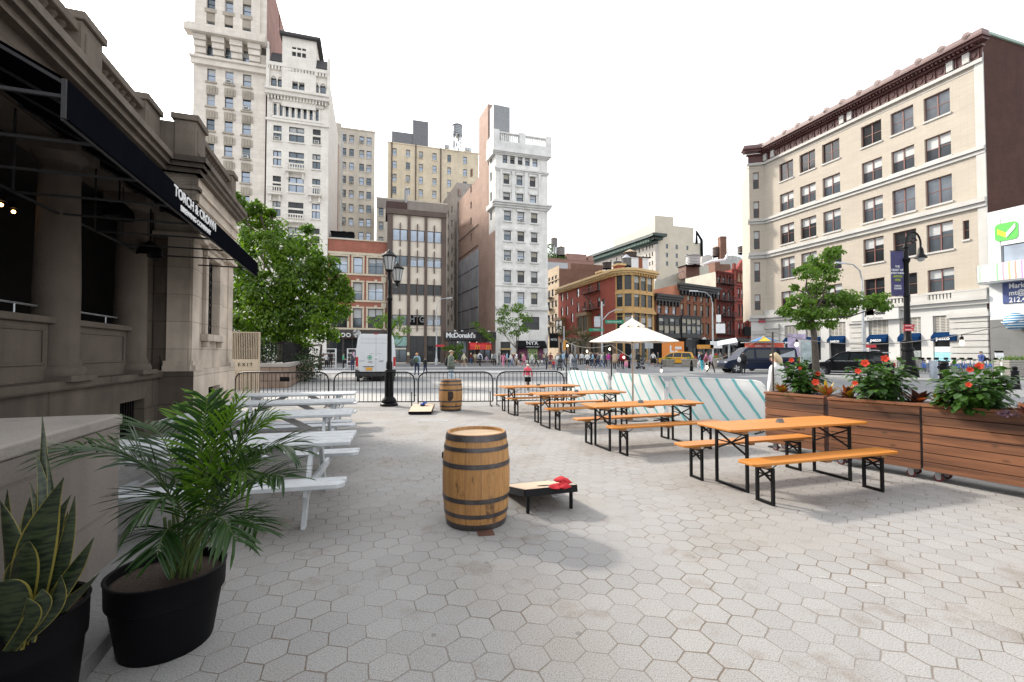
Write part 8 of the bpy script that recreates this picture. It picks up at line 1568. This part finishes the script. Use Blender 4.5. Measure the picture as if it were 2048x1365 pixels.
def body_mesh(pose):
 st=dict(P=(0,0,.93),B=(0,-.005,1.08),Ch=(0,0,1.28),N0=(0,0,1.42),N=(0,-.012,1.49),H=(0,-.03,1.58),HT=(0,-.02,1.665),J=(0,-.075,1.545),C=(0,0,1.40))
 rad=dict(P=(.155,.115),B=(.135,.105),Ch=(.165,.115),N0=(.10,.08),N=(.052,.055),H=(.078,.092),HT=(.055,.065),J=(.032,.03),C=(.1,.08))
 ed=[('P','B'),('B','Ch'),('Ch','N0'),('N0','N'),('N','H'),('H','HT'),('H','J')]
 def leg(s,hipdx,kn,an,toe):
  k='LR'[s>0];x=.095*s;st['hip'+k]=(x,0,.88);st['kn'+k]=(x+kn[0]*s,kn[1],kn[2]);st['an'+k]=(x+an[0]*s,an[1],an[2]);st['to'+k]=(x+toe[0]*s,toe[1],toe[2]);rad.update({'hip'+k:(.09,.095),'kn'+k:(.058,.06),'an'+k:(.042,.045),'to'+k:(.035,.03)});ed.extend([('P','hip'+k),('hip'+k,'kn'+k),('kn'+k,'an'+k),('an'+k,'to'+k)])
 def arm(s,el,wr,ha):
  k='LR'[s>0];st['sh'+k]=(.175*s,0,1.385);st['el'+k]=(el[0]*s,el[1],el[2]);st['wr'+k]=(wr[0]*s,wr[1],wr[2]);st['ha'+k]=(ha[0]*s,ha[1],ha[2]);rad.update({'sh'+k:(.062,.065),'el'+k:(.043,.045),'wr'+k:(.03,.032),'ha'+k:(.034,.02)});ed.extend([('Ch' if False else 'N0','sh'+k),('sh'+k,'el'+k),('el'+k,'wr'+k),('wr'+k,'ha'+k)])
 if pose in('stand','phone','carry'):
  leg(-1,0,(.0,-.01,.5),(.01,.03,.08),(.03,-.13,.03));leg(1,0,(.01,-.02,.5),(.03,.01,.08),(.05,-.14,.03))
 elif pose=='sit':
  leg(-1,0,(.02,-.42,.86),(.02,-.44,.45),(.03,-.58,.42));leg(1,0,(.02,-.42,.86),(.02,-.46,.45),(.03,-.6,.42))
 elif pose=='walk2':
  leg(-1,0,(0,-.12,.5),(.0,-.06,.1),(0,-.2,.05));leg(1,0,(0,.02,.5),(0,.26,.16),(0,.15,.04))
 else:
  leg(-1,0,(0,-.19,.52),(0,-.33,.11),(0,-.47,.09));leg(1,0,(0,.07,.5),(0,.33,.17),(0,.23,.04))
 if pose=='phone':arm(-1,(.23,-.02,1.12),(.13,-.24,1.2),(.09,-.31,1.24));arm(1,(.23,-.02,1.12),(.12,-.25,1.15),(.07,-.32,1.18))
 elif pose=='carry' or pose=='sit':arm(-1,(.24,-.06,1.12),(.2,-.28,1.02),(.18,-.36,1.02));arm(1,(.24,-.03,1.12),(.2,-.25,1.0),(.18,-.33,.99))
 elif pose=='stand':arm(-1,(.235,.03,1.12),(.25,-.03,.88),(.25,-.05,.79));arm(1,(.235,.02,1.12),(.25,-.03,.88),(.25,-.05,.79))
 elif pose=='walk2':arm(-1,(.235,.12,1.15),(.25,.12,.9),(.25,.09,.82));arm(1,(.235,-.1,1.13),(.23,-.25,.95),(.22,-.32,.9))
 else:arm(-1,(.235,.16,1.15),(.25,.2,.91),(.25,.19,.82));arm(1,(.235,-.12,1.14),(.23,-.3,.96),(.22,-.37,.9))
 names=list(st);idx={n_:i for i,n_ in enumerate(names)};used={n_ for e in ed for n_ in e};names=[n_ for n_ in names if n_ in used];idx={n_:i for i,n_ in enumerate(names)}
 me=bpy.data.meshes.new('person_src');me.from_pydata([st[n_]for n_ in names],[(idx[a],idx[c])for a,c in ed],[]);o=bpy.data.objects.new('person_src',me);C.objects.link(o)
 sk=o.modifiers.new('s','SKIN');sk.use_smooth_shade=True
 for n_,sv_ in zip(names,me.skin_vertices[0].data):sv_.radius=rad[n_];sv_.use_root=n_=='P'
 sb=o.modifiers.new('d','SUBSURF');sb.levels=1
 dg=bpy.context.evaluated_depsgraph_get();out=bpy.data.meshes.new_from_object(o.evaluated_get(dg));bpy.data.objects.remove(o);out.name='person'
 seg=[]
 lab={}
 for a,c in ed:
  if a in('P','B','Ch','N0')and c in('B','Ch','N0'):k=1
  elif c in('N','H','HT','J'):k=0
  elif c[:3]=='hip' or c[:2]=='kn':k=2
  elif c[:2]=='an':k=5
  elif c[:2]=='to':k=3
  elif c[:2]in('sh','el'):k=1
  elif c[:2]=='wr':k=4
  else:k=0
  seg.append((Vector(st[a]),Vector(st[c]),k,(rad[a][0]+rad[c][0])/2))
 mi=[]
 for p in out.polygons:
  c=p.center;best=(9,0)
  for a,b_,k,r in seg:
   ab_=b_-a;tt_=max(0,min(1,(c-a).dot(ab_)/max(ab_.length_squared,1e-6)));d=(c-(a+ab_*tt_)).length/(r+.02)
   if d<best[0]:best=(d,k)
  k=best[1]
  if c.z<.10 and k==5:k=3
  if k==1 and c.z<.98:k=2
  mi.append(k)
 out.materials.clear()
 for _ in range(6):out.materials.append(DKG)
 out.polygons.foreach_set('material_index',mi);out.polygons.foreach_set('use_smooth',[True]*len(mi));return out
BM={k:body_mesh(k)for k in('stand','walk','walk2','phone','carry','sit')}
def mk(mb,nm):me=bpy.data.meshes.new(nm);me.from_pydata([tuple(v)for v in mb.v],[],mb.f);me.materials.append(DKG);me.polygons.foreach_set('use_smooth',[True]*len(me.polygons));return me
def hairm(kind):
 m=MB();n=14;rings=[];c=Vector((0,-.022,1.60));low={'short':-.02,'bob':-.11,'long':-.28,'cap':.0}[kind]
 for j in range(9):
  f=j/8;row=[]
  for k in range(n):
   a=2*math.pi*k/n;back=max(0,math.sin(a));z=1.702-(1.702-(1.60+.035+(low-.035)*(back**.6)))*f;phi=math.sin(min(1,f*1.25)*math.pi/2);fr_=.088+.012*(kind!='short');yy=fr_*1.12
   row.append(m.vert((fr_*phi*math.cos(a),c.y+.012+yy*phi*math.sin(a)+(0),z)))
  rings.append(row)
 for A_,B_ in zip(rings,rings[1:]):
  for k in range(n):m.face((A_[k],B_[k],B_[(k+1)%n],A_[(k+1)%n]))
 m.face(rings[0])
 if kind=='cap':m.poly([(-.07,-.10,1.645),(.07,-.10,1.645),(.05,-.19,1.63),(-.05,-.19,1.63)]);m.poly([(-.07,-.10,1.637),(-.05,-.19,1.622),(.05,-.19,1.622),(.07,-.10,1.637)])
 return mk(m,'hair')
HM={k:hairm(k)for k in('short','bob','long','cap')}
def skirtm(z0,z1,r0,r1):m=MB();m.lathe([(r0*.9,z0),((r0+r1)/2,(z0+z1)/2),(r1,z1),(r1*.96,z1+.01)],14,caps=False,sq=.75);return mk(m,'garment')
SK={'skirt':skirtm(1.03,.58,.16,.23),'coat':skirtm(1.38,.62,.17,.25),'jacket':skirtm(1.36,.86,.18,.215),'shorts':skirtm(1.0,.62,.165,.2)}
FACE=MB();[FACE.ball((s_*.03,-.108,1.60),(.009,.006,.006),6,4)for s_ in(-1,1)];FACE.box((-.022,-.112,1.538),(.022,-.104,1.544));FACE.ball((0,-.118,1.572),(.012,.014,.018),6,4);FACEM=mk(FACE,'face')
SKINS=[M('skin_light',(.50,.31,.22),.55,var=.04),M('skin_tan',(.36,.21,.13),.55,var=.04),M('skin_dark',(.12,.065,.04),.55,var=.04)]
CM={}
COL=dict(black=(.012,.012,.014),white=(.66,.66,.66),cream=(.55,.52,.36),grey=(.2,.21,.22),dgrey=(.06,.065,.07),navy=(.02,.03,.08),jeans=(.05,.10,.20),ljeans=(.38,.46,.52),green=(.06,.36,.20),olive=(.07,.10,.055),lblue=(.28,.44,.58),blue=(.03,.06,.2),pink=(.62,.22,.33),hot=(.5,.05,.3),lav=(.42,.3,.42),red=(.42,.02,.03),maroon=(.14,.03,.03),beige=(.45,.33,.24),khaki=(.28,.21,.14),teal=(.02,.38,.45),brown=(.08,.045,.03),sage=(.14,.16,.13),coral=(.66,.08,.12))
def cm(k):
 if k not in CM:CM[k]=M('cloth_'+k,COL[k],.85,var=.12,scale=9,bump=.3,bscale=40)
 return CM[k]
HC=dict(black=M('hair_black',(.012,.010,.009),.5),brown=M('hair_brown',(.05,.028,.015),.5),blond=M('hair_blond',(.50,.38,.22),.5),ginger=M('hair_ginger',(.40,.17,.05),.5),capb=M('cap_beige',(.38,.30,.22),.8),capd=M('cap_dark',(.05,.04,.05),.8),helmet=M('helmet_white',(.6,.58,.5),.4),green=M('cap_green',(.1,.25,.2),.8),grey=M('hair_grey',(.3,.29,.28),.6))
def person(label,u,Y,rz,pose='walk',shirt='grey',pants='black',hair='black',hk='short',h=1.70,skin=0,shoes='white',sleeve=True,shorts=False,garment=None,gcol=None,z=0,group='pedestrians on the square',x=None):
 t=thing('person',label,'person',((PX(u,Y)if x is None else x),Y,z),rz,group);s_=h/1.70;mats=[SKINS[skin],cm(shirt),cm(pants),cm(shoes),cm(shirt)if sleeve else SKINS[skin],SKINS[skin]if shorts else cm(pants)]
 def put(me,nm,ms):
  o=bpy.data.objects.new(nm,me);C.objects.link(o);o.parent=t;o.scale=(s_,s_,s_)
  for i,mt in enumerate(ms):o.material_slots[i].link='OBJECT';o.material_slots[i].material=mt
  return o
 put(BM[pose],'body',mats);put(HM[hk],'cap' if hk=='cap' else 'hair',[HC[hair]])
 if Y<60:put(FACEM,'face',[SKINS[skin]if True else DKG])
 if garment:put(SK[garment],garment,[cm(gcol or shirt)])
 return t
W_L,W_R,TO,AW=-math.pi/2,math.pi/2,0.0,math.pi
person('person in white top and black trousers at the leftmost book cart',653,47,.6,'stand','white','black',h=1.62,sleeve=False);person('person all in black standing by the leftmost book cart',661,46.6,AW,'stand','black','black',h=1.74)
person('person in a mint green shirt reaching to a book cart',687,46,W_R+.2,'carry','green','black',h=1.6,sleeve=False);person('person in dark clothes carrying a bag left of the white van',705,41,AW+.5,'walk2','dgrey','navy',h=1.8,shoes='black')
person('woman with ginger hair and light blue top walking away',834,31.5,AW,'walk2','lblue','navy','ginger','bob',1.66);person('child in black hooded top walking beside the ginger haired woman',850.5,32.5,AW-.4,'walk2','black','navy',h=1.32)
person('man in beige cap and grey green jacket standing behind the far barrel',902,21.2,W_R-.35,'phone','sage','ljeans','capb','cap',1.78,garment='jacket');person('woman in pale yellow jacket and shorts walking by the fast food shop',928,52.5,W_R-.3,'walk','cream','khaki','brown','short',1.7,shorts=True,garment='jacket')
person('person in white shirt with navy pack outside the fast food entrance',959.5,52,AW+.4,'walk2','white','black',h=1.78);person('person seated on the bench under the red awnings',973,65,.3,'sit','lav','grey',h=1.6,z=-.32)
crowd=[(989,54,AW,'walk2','grey','black','brown','short',{},'person in grey tee and black trousers by the shop wall'),(998,56,W_R,'stand','black','black','black','short',{},'person in black jumper left of the pink outfit'),(1006.5,52,AW+.3,'walk2','pink','pink','brown','long',{},'woman in a bright pink two piece'),(1014,54.5,W_R,'stand','lblue','khaki','black','short',{},'person in pale blue shirt and khaki trousers'),(1021.5,49,W_L,'walk','white','jeans','brown','long',dict(garment='jacket'),'woman in white cardigan and blue jeans'),(1033,53,W_L+.3,'walk','white','khaki','black','short',dict(shorts=True,garment='shorts',gcol='khaki'),'person in white shirt and tan shorts'),(1041.5,54,W_R,'walk','black','black','brown','long',dict(shorts=True,garment='skirt'),'woman in a short black dress'),(1048,51,W_L,'walk','pink','pink','brown','long',dict(garment='coat'),'woman in long pink coat'),(1064,46.5,W_R-.2,'walk','white','grey','green','cap',dict(shorts=True,garment='shorts',gcol='grey'),'man in white hoodie, green cap and grey shorts'),(1071.5,49,W_R-.2,'walk','olive','black','black','short',{},'person in olive jacket and black trousers'),(1080,60,W_R,'stand','dgrey','black','black','short',{},'dark figure by the plum coloured poster'),(1093,41.5,W_R+.2,'stand','dgrey','black','brown','long',dict(garment='jacket'),'tall person in dark suit left of the small children'),(1101,45,TO,'stand','maroon','khaki','brown','bob',{},'woman in maroon top behind the small children'),(1115,47,TO+.2,'walk2','grey','grey','ginger','bob',dict(garment='jacket',gcol='white'),'woman in grey shirt and pale jacket behind the stroller'),(1126,47,W_L+.7,'walk','lblue','navy','black','short',{},'man in pale blue shirt right of the stroller'),(1142,52,TO,'walk2','white','white','brown','short',{},'person all in white right of the festoon pole'),(1147,53,W_R,'stand','black','black','black','short',{},'person in black beside the one all in white'),(1159,57,TO,'stand','brown','brown','black','short',{},'person in dark brown beside the shop plants'),(1163.5,56,TO,'stand','white','dgrey','brown','short',{},'person in white tee at the tree, left of the white blouse'),(1174.6,44.5,TO,'phone','white','black','brown','bob',dict(shorts=True,garment='shorts',gcol='black'),'woman in loose white blouse and black shorts looking at a phone'),(1182,51,TO,'walk2','dgrey','black','grey','short',dict(garment='jacket'),'man in dark grey suit jacket in the crowd'),(1185.5,50,W_L,'walk2','lblue','navy','brown','short',{},'person in pale blue shirt in the thick of the crowd'),(1191,52,W_R,'walk2','black','black','black','short',{},'person in black in the thick of the crowd'),(1196.5,47.5,W_L,'walk','grey','navy','black','short',{},'person in grey top leaning forward in the crowd'),(1203,47,W_R,'walk','white','jeans','brown','short',dict(sleeve=False),'man in white tee and blue jeans with a backpack strap'),(1211,50,AW,'stand','dgrey','black','black','short',{},'dark dressed person left of the magenta top'),(1217,49.5,AW,'stand','hot','grey','grey','short',{},'person in a magenta top'),(1229,43.5,AW,'walk2','beige','black','black','short',dict(garment='coat'),'woman in beige coat seen from behind'),(1236.5,48,AW,'walk2','grey','black','brown','bob',{},'smaller person between the beige coat and the red jacket'),(1245,43.5,AW,'walk2','red','black','brown','short',dict(garment='jacket',h=1.8),'person in red jacket with grey sleeves seen from behind'),(1277,46.5,AW,'walk2','black','black','black','short',{},'person in black pushing the dark stroller'),(1306,54,TO,'walk2','white','black','black','long',dict(shorts=True,sleeve=False,garment='skirt',gcol='black'),'woman in white tank top and short black skirt'),(1316,56,W_L,'walk2','dgrey','khaki','black','short',{},'cyclist in khaki trousers by the grey bicycle'),(1399,40.5,W_L,'walk2','lblue','white','blond','bob',{},'fair haired person in pale blue left of the black jacket'),(1404,39.5,AW,'walk2','black','teal','black','short',{},'person in black jacket and turquoise trousers'),(1412,36.2,W_R-.5,'walk2','pink','white','black','short',{},'person in pink hoodie with a dark red bag'),(1421,36,W_R+.4,'walk','lav','black','brown','short',{},'person in lavender top and black leggings striding'),(1432,60,TO,'stand','red','black','black','short',{},'distant person in red between the planters'),(1440,62,TO,'stand','grey','black','black','short',{},'distant person in grey behind the street light'),(1449,62,TO,'stand','brown','black','black','short',{},'distant person in brown left of the navy van')]
nc=['white','navy','grey','black','lblue','beige','maroon','olive','dgrey','cream'];nw_=dict(zip(nc,('white','navy','grey','black','light blue','beige','maroon','olive','charcoal','cream')))
wh=[(984,60,'by the brown tiled shop corner'),(1010,59,'behind the pink two piece'),(1027,58,'between the blue jeans and the tan shorts'),(1045,60,'behind the pink coat'),(1057,57,'left of the white hoodie'),(1088,60,'behind the dark suit'),(1121,55,'between stroller and blue shirt man'),(1134,58,'left of the all white figure'),(1153,61,'under the brownish tree'),(1170,60,'behind the white blouse'),(1179,58,'behind the grey suit jacket'),(1188,60,'at the back of the crowd'),(1194,56,'mid crowd behind the grey top'),(1200,60,'behind the white tee'),(1207,57,'right of the white tee'),(1213,62,'far behind the magenta top'),(1222,60,'between magenta top and beige coat'),(1241,61,'behind the red jacket'),(1263,60,'beyond the parasol pole'),(1290,61,'under the parking signs'),(1424,57,'behind the lavender top'),(1452,58,'by the solar canopy post'),(942,62,'near the fast food door'),(950,63,'left of the navy pack')]
for k_i,(u_,Y_,w_)in enumerate(wh):c1_=nc[(k_i*3)%10];crowd.append((u_,Y_,R.choice([TO,AW,W_L,W_R]),['stand','walk2','walk','phone'][k_i%4],c1_,['black','navy','jeans','khaki'][k_i%4],['black','brown','blond','brown'][k_i%4],['short','bob','long'][k_i%3],{},'distant person in '+nw_[c1_]+' top '+w_))
for u,Y,rz,po,sh,pa,ha,hk,kw,lab in crowd:kw=dict(kw);person(lab,u,Y,rz,po,sh,pa,ha,hk,h=kw.pop('h',R.uniform(1.62,1.78)),skin=R.choice([0,0,1,0,2]),**kw)
person('small child standing left of the child in red',1099.5,41.8,TO,'stand','navy','beige','brown','short',1.0);person('small child in a red top beside the stroller',1107,41.8,TO,'stand','red','navy','brown','short',1.02)
person('man in a black suit walking past the navy van',1486,35,AW-.4,'walk2','black','black','black','short',1.76,shoes='black',garment='jacket');mb_=person('man in blue top and cap with black backpack by the share bikes',1962,33.5,W_L,'walk2','blue','khaki','capd','cap',1.78,shoes='black');person('person crouched on the kerb left of the ornate lamp post',1807,34,.8,'sit','cream','grey','brown','short',1.6,z=-.2)
kid=person('child in coral shirt and white patterned helmet on a small bike',1055.5,20.3,AW+.15,'walk2','coral','white','helmet','short',1.16,shorts=True)
kb=bike('small child bike with a black box, ridden by the child in coral',BLACK,False,'private bicycles');kb.location=(PX(1057,20.4),20.4,0);kb.rotation_euler=(0,0,1.45);kb.scale=(.62,.62,.62);MB().box((-.62,-.2,.62),(-.2,.2,.95)).build('rear_box',BLACK,kb)
lady=person('blond woman in white shirt with a dark patterned strap behind the planters',1553,8.6,AW+.55,'stand','white','ljeans','blond','bob',1.665,garment='jacket')
m=MB();m.tube([(-.17,.09,1.40),(-.1,.155,1.28),(.02,.19,1.12),(.14,.17,.98),(.17,.12,.9)],.014,6);sb_=m.build('bag_strap',M('dark_patterned_strap',(.06,.02,.03),.8,var=.6,scale=40),lady)
def pack(label,u,Y,rz,mat,h=1.7,hold=None):
 s_=h/1.7;t=thing('backpack',label,'backpack',(PX(u,Y),Y,0),rz,'bags and backpacks of passers-by');m=MB();z=1.18*s_ if hold is None else hold;m.ball((0,.19,z),(.15,.1,.22),12,9);m.ball((0,.27,z-.06),(.11,.05,.12),10,7);m.build('bag',mat,t,smooth=True);m=MB();[m.tube([(s_2*.09,.12,z+.17),(s_2*.11,.02,z+.24),(s_2*.12,-.13,z+.1),(s_2*.1,.12,z-.15)],.018,5)for s_2 in(-1,1)];m.build('strap',mat,t)
pack('black backpack worn by the man in the beige cap',902,21.2,W_R-.35,cm('black'),1.78);pack('patterned backpack worn by the ginger haired woman',834,31.5,AW,cm('olive'),1.66);pack('black backpack worn by the man in blue by the share bikes',1962,33.5,W_L,cm('black'),1.78);pack('navy backpack worn outside the fast food entrance',959.5,52,AW+.4,cm('navy'),1.78);pack('dark backpack worn by the man in white tee and blue jeans',1203,47,W_R,cm('dgrey'))
def bagc(label,u,Y,z,r,mat):t=thing('carried_bag',label,'bag',(PX(u,Y),Y,z),0,'bags and backpacks of passers-by');MB().ball((0,0,0),(r*.7,r*.5,r),10,8).build('bag',mat,t,smooth=True);MB().tube([(-r*.4,0,r*.8),(0,0,r*1.6),(r*.4,0,r*.8)],.012,5).build('handle',mat,t)
bagc('grey duffel bag hanging at the left side of the ginger haired woman',824.5,31.3,.98,.26,cm('dgrey'));bagc('pink plastic bag held by the person in the red jacket',1252,43.3,.55,.28,cm('pink'));bagc('dark red bag of the person in the pink hoodie',1411.5,35.9,1.05,.22,cm('maroon'));bagc('white paper bag held by the man passing the navy van',1478,34.8,1.12,.2,cm('white'));bagc('pale sack on the shoulder of the person left of the white van',709,40.8,1.5,.24,cm('lav'))
